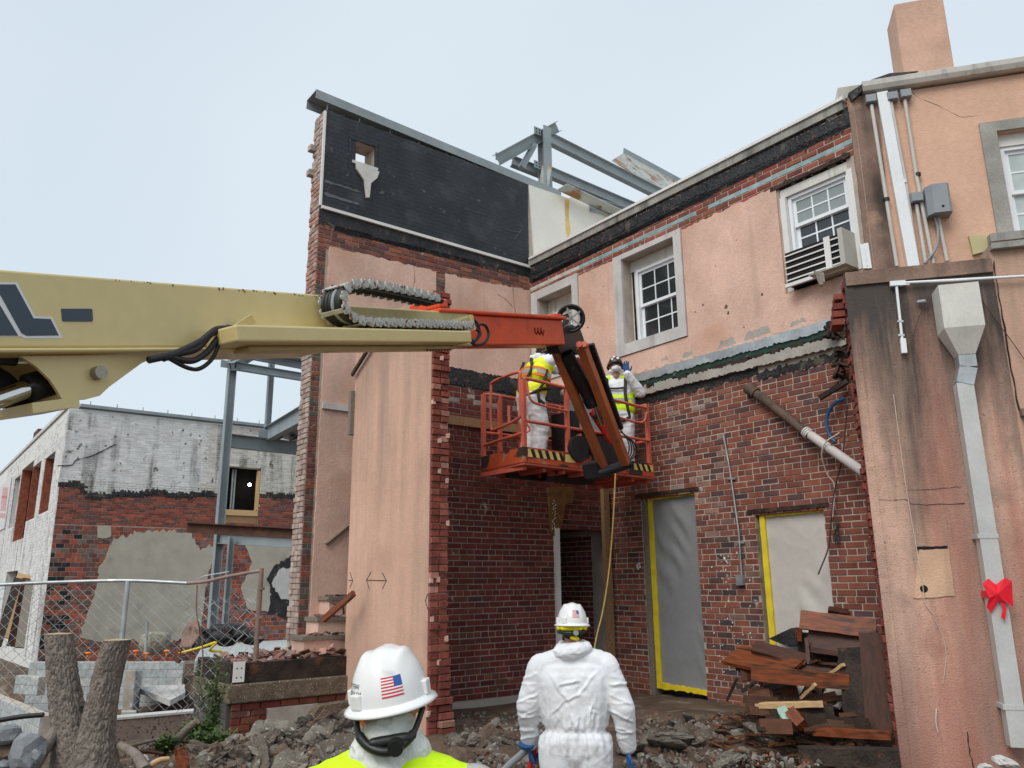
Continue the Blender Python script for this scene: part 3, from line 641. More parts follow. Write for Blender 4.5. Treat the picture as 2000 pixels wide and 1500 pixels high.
# passage behind the doorway
pas = MB(); pas.fbox(FL, -.10, .02, 0, 2.9, -2.2, -.305); pas.build('passage_wall', m_mortar, lw)
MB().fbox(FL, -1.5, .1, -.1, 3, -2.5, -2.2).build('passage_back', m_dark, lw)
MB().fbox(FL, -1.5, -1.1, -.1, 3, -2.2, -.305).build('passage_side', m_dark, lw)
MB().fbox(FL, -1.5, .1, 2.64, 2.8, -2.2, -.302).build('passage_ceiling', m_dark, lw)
fpas = Frame(FL.w(-.10, 0, -.31), -eR, -eL)
emit(fpas, lay(fpas, 0, 1.9, .35, .35 + .0762 * 29, [], lambda u, z: pick(LB, .2)), lw, m_brick, .03, 0, d=.006)
MB().fbox(FL, -1.135, -1.055, .35, 2.62, -.02, .05).build('door_jamb', m_white, lw)
MB().fbox(FL, -.17, -.055, .35, 3.25, .002, .075).build('corner_post', m_wood, lw); MB().fbox(FL, -.05, -.02, .35, 2.55, .002, .05).build('corner_post', m_wood, lw)
p = jagpoly(fpx(FL, [(1068, 952), (1118, 950), (1118, 980), (1102, 985), (1098, 1012), (1092, 1035), (1086, 1052), (1074, 1040)]), [0, .01, .01, .01, .01, .01, .01, .004], .04)
MB().poly(FL, p, .001, .03).build('adhesive_panel', m_foam, lw)
mb = MB()
for i in range(26):
    x, y = 1079 + rnd.uniform(-3, 4), 978 + i * 2.2; u, v = FL.px(x, y); mb.ball(FL.w(u, v, .033), rnd.uniform(.006, .014), 6, 4)
stuff(mb.build('glue_dabs', m_cast, lw))
MB().fbox(FL, -.005, .30, 3.08, 3.30, .001, .02).build('spare_board', m_wood, lw) if False else None

# ================================================================ wall stub with stucco flank (centre left)
stub = thing('wall_stub', 'pink stucco wall stub with raw brick end and drawn arrows, left of the brick wall', 'wall', FS.w(1, 0, -.1))
STOP = 5.25; SL = 2.0
mb = MB(); mb.fbox(FS, .03, SL, -.2, STOP, -.225, 0); mb.build('wall', m_stucco_s, stub)
MB().fbox(FS, .05, SL - .002, -.2, STOP - .01, -.25, -.2251).build('inner_face', m_mortar, stub)
bl3 = []
for i in range(75):
    z = -.15 + i * .0762
    if z > STOP: break
    off = .0 + max(0, (1.4 - z)) * .06 + rnd.uniform(-.008, .012)
    if i % 7 == 3: cuts = [(.006, .232)]
    else: cuts = [(.006, .113), (.121, .232)]
    for (a, b) in cuts:
        bl3.append((a, b + off * (1 if b > .2 else 0), z, z + .064, pick(CB + ([(.42, .2, .15)] if rnd.random() < .5 else []), .2), rnd.uniform(-.01, .022) + (max(0, 1.0 - z) * .10 if b > .2 else 0)))
emit(FSC, bl3, stub, m_brick_c, .13)
mb = MB()
for i in range(16):
    z = rnd.uniform(.1, 4.6); u = rnd.choice([.115, .02, .22]) + rnd.uniform(-.015, .015); mb.poly(FSC, jagpoly([(u - .02, z), (u + .02, z), (u + .02, z + .06), (u - .02, z + .05)], [.01] * 4, .03), -.02, rnd.uniform(.004, .018))
stuff(mb.build('mortar_lumps', m_stucco, stub))
# arrows drawn in marker
def mark(fr, segs, root, name='marker_arrow', mat=None, r=.004):
    mb = MB()
    for a, b in segs: mb.tube([fr.w(*fr.px(*a), .002), fr.w(*fr.px(*b), .002)], r, 5)
    return mb.build(name, mat or m_dark, root)
mark(FS, [((716, 1133), (755, 1134)), ((716, 1133), (725, 1117)), ((716, 1133), (722, 1151)), ((755, 1134), (747, 1119)), ((755, 1134), (747, 1150))], stub)
mark(FS, [((681, 1133), (689, 1134)), ((689, 1134), (684, 1118)), ((689, 1134), (684, 1148))], stub)
mark(FS, [((831, 1173), (836, 1160)), ((831, 1173), (836, 1190))], stub)
# bracket at the back edge
bq = FS.px(700, 705)
MB().fbox(FS, SL - .02, SL + .05, 3.8, 4.4, -.1, .06).build('wood_strip', m_wood_g, stub)
MB().bar(FS.w(SL, 4.62, .05), FS.w(SL - .75, 5.05, .05), .03, .05).build('bracket', m_wood_b, stub)

# ================================================================ tall fire wall at the back
fw_ = thing('tall_fire_wall', 'tall wall with black membrane above pink stucco and ragged broken left end', 'wall', FU.w(-2.1, 0, 0))
UT = 9.30; UL = -4.22
HOLE = fpx(FU, [(695, 275), (732, 288), (730, 325), (694, 318)])
hu0, hu1, hz0, hz1 = HOLE[0][0], HOLE[1][0], HOLE[2][1] - .02, HOLE[0][1]
wallgrid(FU, UL + .04, 1.6, -.2, UT, -.36, -.012, [(hu0, hu1, hz0, hz1)]).build('wall', m_mortar, fw_)
MB().fbox(FU, hu0 - .06, hu1 + .06, hz0 - .05, hz0 - .002, -.36, .03).build('scupper_sill', m_flash, fw_)
def colU(u, z):
    if z > 7.38 + .05 * noise.noise(V((u * 2.2, 4, 0))): return (.022, .022, .024)
    return pick([(.20, .075, .055), (.16, .065, .055), (.25, .10, .07), (.13, .07, .065), (.28, .11, .06)], .2)
bl = lay(FU, UL + .04, 0, 6.93, 6.93 + .0762 * 9, [], colU, hdr=0)
bl += lay(FU, UL + .04, -4.05, .3, .3 + .0762 * 87, [], lambda u, z: pick([(.24, .09, .06), (.16, .07, .055), (.11, .10, .08)], .2), hdr=0, ln=.16)
bl += lay(FU, -2.05, -1.86, 6.0, 6.0 + .0762 * 12, [], lambda u, z: pick([(.2, .1, .07), (.16, .11, .09)], .2), hdr=0, ln=.2)
emit(FU, bl, fw_, m_brick, .05)
p = jagpoly([(-4.03, -.2), (-3.35, -.2), (-3.35, 4.0), (-2.0, 4.0), (0, 4.0), (0, 7.12), (-1.0, 7.04), (-1.86, 7.02), (-1.86, 6.1), (-2.05, 6.1), (-2.05, 7.01), (-4.0, 6.96)], [0, 0, 0, 0, 0, .02, .02, .01, .01, .012, .02, .014], .06)
MB().poly(FU, p, -.008, .022).build('stucco', m_stucco, fw_)
MB().fbox(FU, -4.0, -3.3, 4.38, 4.47, .01, .06).build('string_course', m_cast, fw_)
tarp = jagpoly([(-4.19, 7.29), (.04, 7.38), (.04, 7.62), (-4.19, 7.56)], [.05, 0, .01, 0], .022)
MB().poly(FU, tarp, -.008, .006).build('tar_band', m_tar, fw_)
mm = MB(); 
for (a, b, c, d) in ((-4.16, hu0, 7.60, 9.29), (hu1, -.02, 7.60, 9.285), (hu0, hu1, 7.60, hz0 - .05), (hu0, hu1, hz1, 9.29)):
    mm.poly(FU, jagpoly([(a, c), (b, c), (b, d), (a, d)], [0, 0, .012, 0], .08), -.011, .018)
mm.build('membrane', m_memb, fw_)
for (x0, x1, y0, y1) in ((680, 740, 268, 272), (680, 684, 268, 340), (738, 742, 272, 340)):
    pp = fpx(FU, [(x0, y0), (x1, y0 + (x1 - x0) * .28), (x1, y1 + (x1 - x0) * .28), (x0, y1)]); MB().poly(FU, pp, .018, .0225).build('membrane_seam', m_memb, fw_)
for (y, h) in ((352, 5), (376, 6)):
    pp = jagpoly(fpx(FU, [(633, y), (700, y + 22), (700, y + 22 + h * .6), (633, y + h)]), [.01, 0, .012, 0], .05); MB().poly(FU, pp, .018, .0215).build('membrane_scuff', M('scuffed_membrane', (.11, .12, .13), .6, .2, 6, .2, 20), fw_)
for (a, b) in ((-4.17, -2.0), (-1.995, .03)): MB().fbox(FU, a, b, 7.555, 7.605, .0, .045).build('termination_bar', m_white, fw_)
MB().fbox(FU, -4.20, -4.165, 7.607, 9.26, -.01, .03).build('edge_trim', m_white, fw_)
MB().poly(FU, fpx(FU, [(693, 320), (738, 338), (734, 350), (722, 360), (719, 388), (713, 388), (709, 355), (694, 332)]), .02, .055).build('scupper_funnel', m_flash, fw_)
mb = MB()
for (x0, y0, x1, y1) in ((905, 408, 945, 420), (962, 446, 975, 452), (985, 448, 1016, 455), (1003, 468, 1016, 450)):
    mb.tube([FU.w(*FU.px(x0, y0), .02), FU.w(*FU.px((x0 + x1) / 2, (y0 + y1) / 2 + 1), .02), FU.w(*FU.px(x1, y1), .02)], .006, 4)
mb.build('chalk_mark', M('chalk', (.10, .11, .13), .8, .1, 5, 0, 10), fw_)
# white membrane turning onto the roof
wp = fpx(FU, [(1031, 362), (1108, 388), (1128, 380), (1160, 396), (1168, 418), (1200, 430), (1042, 500)])
MB().poly(FU, wp, -.1, .03).build('white_membrane', m_whmemb, fw_)
MB().poly(FU, jagpoly(fpx(FU, [(1101, 389), (1110, 391), (1109, 425), (1113, 452), (1106, 470), (1102, 440)]), [.008] * 6, .04), .03, .0312).build('rust_run', M('rust_run_stain', (.62, .44, .16), .6, .25, 6, .1, 20), fw_)
# ragged broken end: toothed bricks
fend = Frame(FU.w(UL + .04, 0, -.36), eR, -eL)
bl4 = []
for i in range(123):
    z = .05 + i * .0762
    if z > UT - .1: break
    wht = z < 5.2 or z > 8.1
    for k in range(3):
        a = .003 + k * .117
        if k == 0 and rnd.random() < .12: continue
        bl4.append((a, a + .108, z, z + .066, pick([(.43, .33, .28), (.46, .36, .31), (.36, .26, .22)] if wht or rnd.random() < .25 else [(.42, .23, .18), (.36, .19, .15), (.45, .27, .21)], .14), rnd.uniform(-.008, .008) + .012 * noise.noise(V((0, 0, z * 1.5)))))
emit(fend, bl4, fw_, m_brick_c, .10, 120, d=.02)
for z in (8.72, 8.28):
    m4 = fend.mat(.05, z, .06, .11, .10, .10); inst('brick', brick_mesh((.42, .36, .32), m_brick_c), m4, fw_)
crack(FU, [(806, 508), (808, 540), (806, 572)], .004, fw_, d=.023)
crack(FU, [(970, 575), (985, 585), (1000, 600)], .004, fw_, d=.023); crack(FU, [(1000, 560), (1002, 590), (1005, 612)], .003, fw_, d=.023)
# leaning handrail stub on the fire wall
MB().tube([FU.w(*FU.px(634, 1063), .05), FU.w(*FU.px(684, 1022), .05)], .022, 10).build('handrail_stub', m_wood_g, fw_)

# ---------------------------------------------------------------- steel on the fire wall and roof
cop = thing('coping_beam', 'long grey steel channel lying along the top of the tall wall', 'beam', FU.w(-2, UT, 0))
ca, cb = FU.px(617, 178), FU.px(1093, 372)
A = FU.w(ca[0], ca[1] + .02, -.17); B = FU.w(cb[0] + .02, cb[1] - .02, -.17)
MB().bar(A, B, .38, .016).build('web', m_steel, cop)
for k in (-.185, .185): MB().bar(A + eR * k - Z * .075, B + eR * k - Z * .075, .014, .15).build('flange', m_steel, cop)
n_ = 9
for i in range(n_):
    p = A.lerp(B, (i + .4) / n_) + eR * .12; MB().cyl(p - Z * .26, p + Z * .05, .012, 8).build('anchor_bolt', m_steel, cop)
rf = thing('roof_steelwork', 'grey steel post and braced beams standing above the white roof membrane', 'steel frame', at(1063, 330, 14.5))
DZ = 14.6
def rp(x, y, dz=0): return at(x, y, DZ + dz)
po = rp(1063, 255); pb = rp(1063, 340)
MB().ibeam(po + Z * .05, V((po.x, po.y, pb.z - .3)), .2, .2, .014, eR).build('post', m_steel, rf)
MB().ibeam(rp(972, 312, -.9), rp(1088, 248, .5), .22, .14, .014).build('top_beam', m_steel, rf)
MB().ibeam(rp(1075, 272), rp(1330, 400, 2.2), .24, .14, .014).build('purlin', m_steel, rf)
MB().ibeam(rp(1075, 338), rp(1270, 420, 2.0), .22, .14, .014).build('purlin', m_steel, rf)
MB().ibeam(rp(1000, 315), rp(1075, 345, .3), .2, .14, .014).build('purlin', m_steel, rf)
MB().bar(rp(1018, 328, -.3), rp(1043, 284, -.1), .12, .1).build('brace', m_steel, rf)
MB().bar(rp(1062, 366), rp(1068, 328), .2, .2).build('post_stub', m_steel_r, rf)
MB().bar(rp(1098, 365, -.4), rp(1225, 425, .7), .3, .02).build('flashing_channel', m_steel_r, rf)
MB().ibeam(rp(1150, 400, .3), rp(1290, 440, 1.6), .3, .18, .016).build('lower_beam', m_steel, rf)
for (x, y) in ((1050, 256), (975, 307), (1050, 322)):
    g = MB(); c = rp(x, y, -.1); f_ = Frame(c, eL, eR); g.fbox(f_, -.09, .09, -.08, .08, -.006, .006); g = g.build('splice_plate', m_steel, rf)
    for k in (-1, 1):
        for j in (-1, 1): MB().cyl(f_.w(k * .04, j * .035, .004), f_.w(k * .04, j * .035, .010), .016, 8).build('bolt_hole', m_dark, g)
fl = thing('roof_angle_plate', 'rust streaked grey steel angle plate projecting over the roof edge', 'steel plate', rp(1260, 330, 1.5))
q = [rp(1195, 315, 1.2), rp(1218, 300, 2.2), rp(1330, 360, 3.2), rp(1310, 385, 2.0)]
MB().add(q + [p + Z * .02 for p in q], [(0, 1, 2, 3), (7, 6, 5, 4), (0, 4, 5, 1), (1, 5, 6, 2), (2, 6, 7, 3), (3, 7, 4, 0)]).build('plate', m_steel_r, fl)
MB().bar(q[1] + Z * .07, q[2] + Z * .07, .02, .16).build('flange', m_steel, fl)

# ================================================================ things fixed to the walls
def conduit(label, pts, r=.022, mat=None, cat='conduit', name='conduit', straps=(), group=None):
    o = thing(name, label, cat, pts[0], group); MB().tube(pts, r, 10).build('pipe', mat or m_pvc, o)
    for t, m_ in straps:
        i = pts[0].lerp(pts[-1], t); ax = (pts[-1] - pts[0]).normalized(); MB().tube([i - ax * .02, i + ax * .02], r * 1.55, 10).build('strap', m_, o)
    return o
def fw(x, y, d=.05): u, v = FW.px(x, y, d); return FW.w(u, v, d)
PB = -1.0
c_1 = conduit('pale conduit from grey box nearest the broken corner of the wing', [fw(1702, 205), fw(1752, 520)], straps=((.60, m_black),))
c_2 = conduit('pale conduit just right of the ribbed white trunking', [fw(1740, 200), fw(1767, 345), fw(1793, 520)], straps=((.50, m_vinyl),))
c_3 = conduit('pale conduit with black clamp beside the rounded grey meter box', [fw(1767, 195), fw(1790, 345), fw(1823, 515)], straps=((.47, m_black),))
c_4 = conduit('short pale conduit dropping from the small square junction box', [fw(1790, 400), fw(1808, 515)])
c_5 = conduit('short pale conduit under the rounded grey meter box', [fw(1832, 425), fw(1850, 510)])
t_ = thing('cable_trunking', 'wide ribbed white plastic trunking running down the peach wing wall', 'trunking', fw(1720, 180))
a, b = fw(1722, 182, .05), fw(1785, 530, .05)
MB().bar(a, b, .125, .07, nW).build('channel', m_vinyl, t_)
ax = (b - a).normalized(); sx = ax.cross(nW).normalized()
for k in (-.04, -.013, .013, .04): MB().bar(a + sx * k + nW * .037, b + sx * k + nW * .037, .009, .006, nW).build('rib', m_vinyl, t_)
for (x, y, lab) in ((1700, 195, 'leftmost grey junction box tucked under the gutter'), (1742, 190, 'middle grey junction box under the gutter, right of white trunking'), (1768, 185, 'rightmost grey junction box under the gutter')):
    o = thing('junction_box', lab, 'box', fw(x, y)); u, v = FW.px(x, y, .05)
    bb = MB().fbox(FW, u - .06, u + .06, v - .055, v + .05, .002, .10).build('housing', m_box, o); MB().fbox(FW, u - .055, u + .055, v - .05, v + .045, .1, .108).build('lid', m_box, o)
u, v = FW.px(1789, 388, .05); o = thing('junction_box', 'small square grey junction box left of the meter box', 'box', fw(1789, 388))
MB().fbox(FW, u - .065, u + .065, v - .06, v + .055, .02, .11).build('housing', m_box, o); MB().fbox(FW, u - .058, u + .058, v - .053, v + .05, .11, .12).build('lid', m_box, o)
mt = thing('meter_box', 'rounded grey metal electrical box on the peach wing wall', 'electrical box', fw(1832, 395)); u, v = FW.px(1830, 395, .1)
pr = [(-.12, 0), (-.12, .13), (-.06, .20), (.10, .20), (.13, .17), (.13, 0)]
mb = MB(); vs = [FW.w(u + a, v + z, d + .002) for z in (-.17, .19) for a, d in pr]
mb.add(vs, [(i, (i + 1) % 6, 6 + (i + 1) % 6, 6 + i) for i in range(6)] + [(5, 4, 3, 2, 1, 0), (6, 7, 8, 9, 10, 11)]); mb.build('housing', m_box, mt)
MB().cyl(FW.w(u + .03, v - .10, .2), FW.w(u + .03, v - .10, .208), .014, 10).build('knockout', m_dark, mt)
o = tag(MB().tube(smooth_path([fw(1826, 425, .08), fw(1832, 450, .08), fw(1828, 485, .09), fw(1806, 515, .08)], 6), .016, 8).build('flexible_conduit', m_box), 'curved grey flexible conduit hanging under the meter box', 'conduit')
o = thing('corner_guard', 'short white metal guard standing beside the air conditioner', 'trim', fw(1688, 500))
for k, x in enumerate((1683, 1691)): MB().bar(fw(x, 478 - k * 2, .03), fw(x + 7, 525, .03), .05, .04, nW).build('strip', m_vinyl, o)

# window air conditioner
ac = thing('air_conditioner', 'beige window air conditioner with slatted grille under the raised sash', 'air conditioner', FR.w(3.95, 5.5, .1))
MB().fbox(FR, 3.57, 4.40, 5.48, 5.925, -.2, .16).build('grille_back', m_dark, ac)
MB().fbox(FR, 4.38, 4.44, 5.47, 5.93, -.2, .30).build('cabinet_side', flat('beige_enamel', (.46, .44, .38)), ac); MB().fbox(FR, 3.95, 4.378, 5.465, 5.478, -.2, .30).build('cabinet_bottom', flat('beige_enamel_2', (.42, .40, .34)), ac)
MB().fbox(FR, 3.555, 4.378, 5.455, 5.50, .161, .20).build('bottom_rail', m_white, ac)
for k in range(5): MB().fbox(FR, 3.565, 4.376, 5.54 + k * .082, 5.556 + k * .082, .163, .178).build('slat', m_white, ac)
MB().fbox(FR, 4.13, 4.21, 5.51, 5.93, .181, .192).build('divider', m_white, ac)
for k, (a, b) in enumerate((((1592, 530), (1604, 558)), ((1600, 532), (1606, 556)), ((1606, 533), (1609, 552)))):
    o = tag(MB().bar(at(*a, 9.0), at(*b, 8.9), .03, .02).build('broken_lath', m_wood_g), ['leftmost splintered lath sticking out below the air conditioner', 'middle splintered lath sticking out below the air conditioner', 'rightmost splintered lath sticking out below the air conditioner'][k], 'lath', 'laths below the air conditioner')

# conduit with light drop on the stained wall
def fp(x, y, d=.05): u, v = FP.px(x, y, d); return FP.w(u, v, d)
cn = thing('wall_conduit', 'white horizontal conduit with a dropping arm across the stained stucco wall', 'conduit', fp(1745, 553))
MB().tube([fp(1752, 553), fp(2100, 534)], .014, 10).build('pipe', m_vinyl, cn); MB().tube([fp(1751, 560), fp(1764, 680)], .014, 10).build('pipe', m_vinyl, cn)
MB().bar(fp(1738, 555), fp(1768, 553), .05, .045, nW).build('elbow_box', m_vinyl, cn); MB().bar(fp(1763, 662), fp(1766, 690), .05, .045, nW).build('end_fitting', m_vinyl, cn)
for (x, y) in ((1758, 628), (1770, 556), (1760, 655)): MB().bar(fp(x - 6, y), fp(x + 6, y), .02, .03, nW).build('clip', m_galv, cn)
# downspout
ds = thing('downspout', 'galvanised square downspout with a tapered collector head on the stained wall', 'downspout', fp(1880, 600))
d0, d1 = .03, .30
def fpq(pts, d): return [FP.w(*FP.px(x, y, d), d) for x, y in pts]
mb = MB(); top = FP.px(1830, 590, d1); u0, v1 = FP.px(1832, 557, d1); u1 = FP.px(1912, 556, d1)[0]; v0 = FP.px(1850, 640, d1)[1]; v2 = FP.px(1880, 692, .2)[1]
um = FP.px(1890, 700, .2)[0]
R0 = [(u0, d0), (u1, d0), (u1, d1), (u0, d1)]; R2 = [(um - .075, .05), (um + .075, .05), (um + .075, .2), (um - .075, .2)]
vs = [FP.w(a, v1, d) for a, d in R0] + [FP.w(a, v0, d) for a, d in R0] + [FP.w(a, v2, d) for a, d in R2]
mb.add(vs, [(3, 2, 1, 0)] + [(j * 4 + i, j * 4 + (i + 1) % 4, j * 4 + 4 + (i + 1) % 4, j * 4 + 4 + i) for j in (0, 1) for i in range(4)]); mb.build('collector_head', m_flash, ds)
galv2 = M('dull_galvanised', (.53, .53, .51), .55, .10, 3, .05, 25, metal=.15)
e0, e1 = FP.px(1890, 695, .12), FP.px(1884, 745, .12)
pth = [FP.w(um, v2 + .01, .12), FP.w(um, v2 - .12, .12), FP.w(um - .05, v2 - .28, .12)]
for i in range(2): MB().bar(pth[i], pth[i + 1], .15, .15, nW).build('elbow', m_galv, ds)
MB().bar(FP.w(um - .05, v2 - .27, .12), FP.w(um - .05, .45, .12), .145, .14, nW).build('pipe', galv2, ds)
for z in (2.2, .75): MB().fbox(FP, um - .14, um + .03, z, z + .04, .001, .195).build('strap', galv2, ds)
MB().tube([fp(1808, 588, .08), fp(1793, 590, .03)], .02, 6).build('bracket', m_galv, ds)
for k, (pts, lab) in enumerate((([(1813, 582), (1795, 620), (1780, 670), (1768, 690)], 'thin dark wire sagging from the left of the collector head'), ([(1912, 578), (1945, 625), (1975, 665), (2010, 715)], 'thin dark wire sagging right from the collector head'))):
    tag(MB().tube(smooth_path([fp(*p, .04) for p in pts], 5), .004, 5).build('wire', m_cable), lab, 'wire')
# red tape bow
bow = thing('red_tape_bow', 'bright red plastic tape tied in a bow round the downspout', 'tape', fp(1948, 1165, .22))
B_ = [(1918, 1140), (1930, 1130), (1946, 1142), (1962, 1128), (1975, 1135), (1979, 1186), (1962, 1176), (1950, 1172), (1937, 1198), (1928, 1186), (1930, 1168)]
pts = fpx(Frame(FP.w(0, 0, .22), eW, nW), B_); fr_b = Frame(FP.w(0, 0, .22), eW, nW)
mb = MB(); cxy = (sum(p[0] for p in pts) / len(pts), sum(p[1] for p in pts) / len(pts)); ctr = fr_b.w(*cxy, .03)
ring_ = [fr_b.w(*p, rnd.uniform(-.015, .03)) for p in pts]; n = len(ring_); back = [q - nW * .004 for q in ring_]
mb.add(ring_ + [ctr] + back + [ctr - nW * .004], [(i, (i + 1) % n, n) for i in range(n)] + [(n + 1 + (i + 1) % n, n + 1 + i, 2 * n + 1) for i in range(n)] + [(n + 1 + i, n + 1 + (i + 1) % n, (i + 1) % n, i) for i in range(n)]); mb.build('loop', m_redtape, bow)
MB().poly(fr_b, fpx(fr_b, [(1952, 1170), (1960, 1174), (1966, 1190), (1962, 1212), (1955, 1205), (1958, 1190)]), .0, .005).build('tail', m_redtape, bow)
MB().fbox(FP, um - .135, um + .04, FP.px(1948, 1160)[1] - .03, FP.px(1948, 1160)[1] + .03, .02, .199).build('band', m_redtape, bow)
# thin wires lying on the stained wall
o = tag(MB().tube(smooth_path([fp(1745, 770, .008), fp(1768, 940, .008), fp(1790, 1070, .01), fp(1802, 1140, .02), fp(1806, 1175, .02), fp(1822, 1200, .012)], 8), .004, 5).build('thin_wire', m_wirew), 'pale thin wire running down past the drilled hole', 'wire')
o = tag(MB().tube(smooth_path([fp(1822, 1204, .008), fp(1840, 1240, .008), fp(1848, 1280, .008), fp(1842, 1335, .01)], 8), .003, 5).build('thin_wire', m_wirew), 'pale thin wire curving on the stucco below the drilled hole', 'wire')
o = tag(MB().tube(smooth_path([fp(1829, 1384, .02), fp(1828, 1410, .035), fp(1832, 1430, .03)], 6), .006, 6).build('cable_stub', m_wirew), 'short white cable stub poking out low on the stained wall', 'cable')

# things on the long wall
def fr(x, y, d=.03): u, v = FR.px(x, y, d); return FR.w(u, v, d)
pp = thing('drain_pipe', 'diagonal drain pipe, rusty iron above and white below, across the brick wall', 'pipe', fr(1560, 840, .1))
a, b, c = fr(1462, 757, .05), fr(1576, 845, .12), fr(1690, 925, .25)
MB().tube([a, b], .058, 16).build('iron_pipe', m_iron, pp); MB().tube([b, c], .056, 16).build('white_pipe', M('chalky_white_pipe', (.58, .53, .50), .6, .1, 4, .1, 30, streak=[((.35, .18, .14), 6, .6, .1, .5)]), pp)
ax = (b - a).normalized()
MB().tube([a + ax * .0, a + ax * .05, a + ax * .1, a + ax * .16], [.085, .085, .07, .074], 16).build('hub', m_iron, pp)
for k in (0, .03, .06): MB().tube([b + ax * (k - .03), b + ax * (k - .012)], .068, 16).build('coupling_ring', m_flash, pp)
MB().tube([b + ax * .05, b + ax * .065], .0605, 16).build('coupling_band', m_dark, pp)
co = thing('wall_conduit', 'thin grey conduit down the brick wall to a small box between the doorways', 'conduit', fr(1415, 850))
MB().tube([fr(1413, 850), fr(1425, 915), fr(1432, 962), fr(1443, 1040), fr(1449, 1130)], .013, 8).build('pipe', m_galv, co)
u, v = FR.px(1449, 1132); MB().fbox(FR, u - .05, u + .05, v - .07, v + .06, .002, .06).build('outlet_box', m_galv, co)
for y in (935, 1060): MB().bar(fr(1422 + (y - 935) * .15, y, .015), fr(1436 + (y - 935) * .15, y, .015), .02, .03, -eL).build('strap', m_galv, co)
tag(MB().tube(smooth_path([fr(1648, 778, .12), fr(1628, 790, .12), fr(1615, 815, .12), fr(1618, 845, .12), fr(1632, 865, .12)], 6), .02, 8).build('blue_hose', m_bluehose), 'curved blue hose poking out beside the broken wall end', 'hose')
tag(MB().tube(smooth_path([fr(1655, 790, .1), fr(1650, 850, .1), fr(1644, 900, .1), fr(1630, 960, .06), fr(1622, 1030, .06), fr(1618, 1070, .06), fr(1598, 1122, .08)], 6), .008, 6).build('dangling_cable', m_cable), 'dark cable dangling in front of the milky plastic doorway', 'cable')
tag(MB().tube(smooth_path([fr(1640, 845, .2), fr(1612, 865, .25), fr(1605, 890, .22), fr(1615, 925, .12), fr(1630, 950, .06), fr(1626, 1010, .05)], 6), .008, 6).build('dangling_cable', m_wirew), 'pale cable looping over the diagonal white pipe', 'cable')
tag(MB().tube(smooth_path([fr(1612, 880, .2), fr(1640, 855, .2), fr(1660, 850, .15)], 6), .006, 6).build('dangling_cable', m_cable), 'short dark cable crossing behind the blue hose', 'cable')
mb = MB()
for k in range(7): mb.bar(fr(1634 + rnd.uniform(-3, 3), 1008 + k * 6, .04), fr(1634 + rnd.uniform(-6, 6), 1030 + k * 6, .05), .02, .01)
tag(mb.build('torn_felt_strip', m_tar), 'torn black felt strip hanging right of the milky plastic doorway', 'felt')
for (x0, y0, x1, y1, lab) in ((1600, 778, 1655, 745, 'dark splintered plank jutting from the wall above the blue hose'), (1605, 585, 1640, 575, 'short red brick stub jutting out beside the broken wall top')):
    q0, q1 = fr(x0, y0, .25), fr(x1, y1, .1); tag(MB().bar(q0, q1, .10, .05).build('jutting_plank', m_wood_b if y0 > 700 else m_brick_c), lab, 'plank') if y0 > 700 else None
for k, (x, y, s) in enumerate(((1630, 650, .16), (1640, 695, .2), (1636, 725, .14))):
    mb = MB(); c = fr(x, y, .12)
    for j in range(6): mb.bar(c + V((rnd.uniform(-s, s) * .5, 0, rnd.uniform(-s, s) * .6)), c + V((rnd.uniform(-s, s), rnd.uniform(-.1, .1), rnd.uniform(-s, s))), .07, .03)
    tag(mb.build('charred_wood', m_wood_b), ['topmost clump of charred wood at the broken wall end', 'middle clump of charred wood at the broken wall end', 'lowest clump of charred wood at the broken wall end'][k], 'wood', 'charred wood at the broken end')
# paint flecks
for k, (x, y, n, lab) in enumerate(((1247, 1105, 9, 'white torn paper scrap stuck beside the yellow taped doorway'), (1418, 1093, 6, 'white paint spot on the sooty brick between the doorways'))):
    mb = MB()
    for j in range(n): q = fr(x + rnd.uniform(-4, 4), y + rnd.uniform(-5, 5), .012); mb.bar(q, q + V((rnd.uniform(-.02, .02), 0, rnd.uniform(-.03, .03))), .025, .006, -eL)
    tag(mb.build('paper_scrap', m_white), lab, 'scrap')
mb = MB()
for j in range(60):
    u, v = rnd.uniform(1.85, 2.6), rnd.uniform(.6, 2.2); s = rnd.uniform(.006, .018); mb.poly(FR, [(u, v), (u + s, v + s * .4), (u + s * .6, v + s * 1.8), (u - s * .3, v + s)], .004, .008)
stuff(mb.build('paint_flecks', m_white, bld))

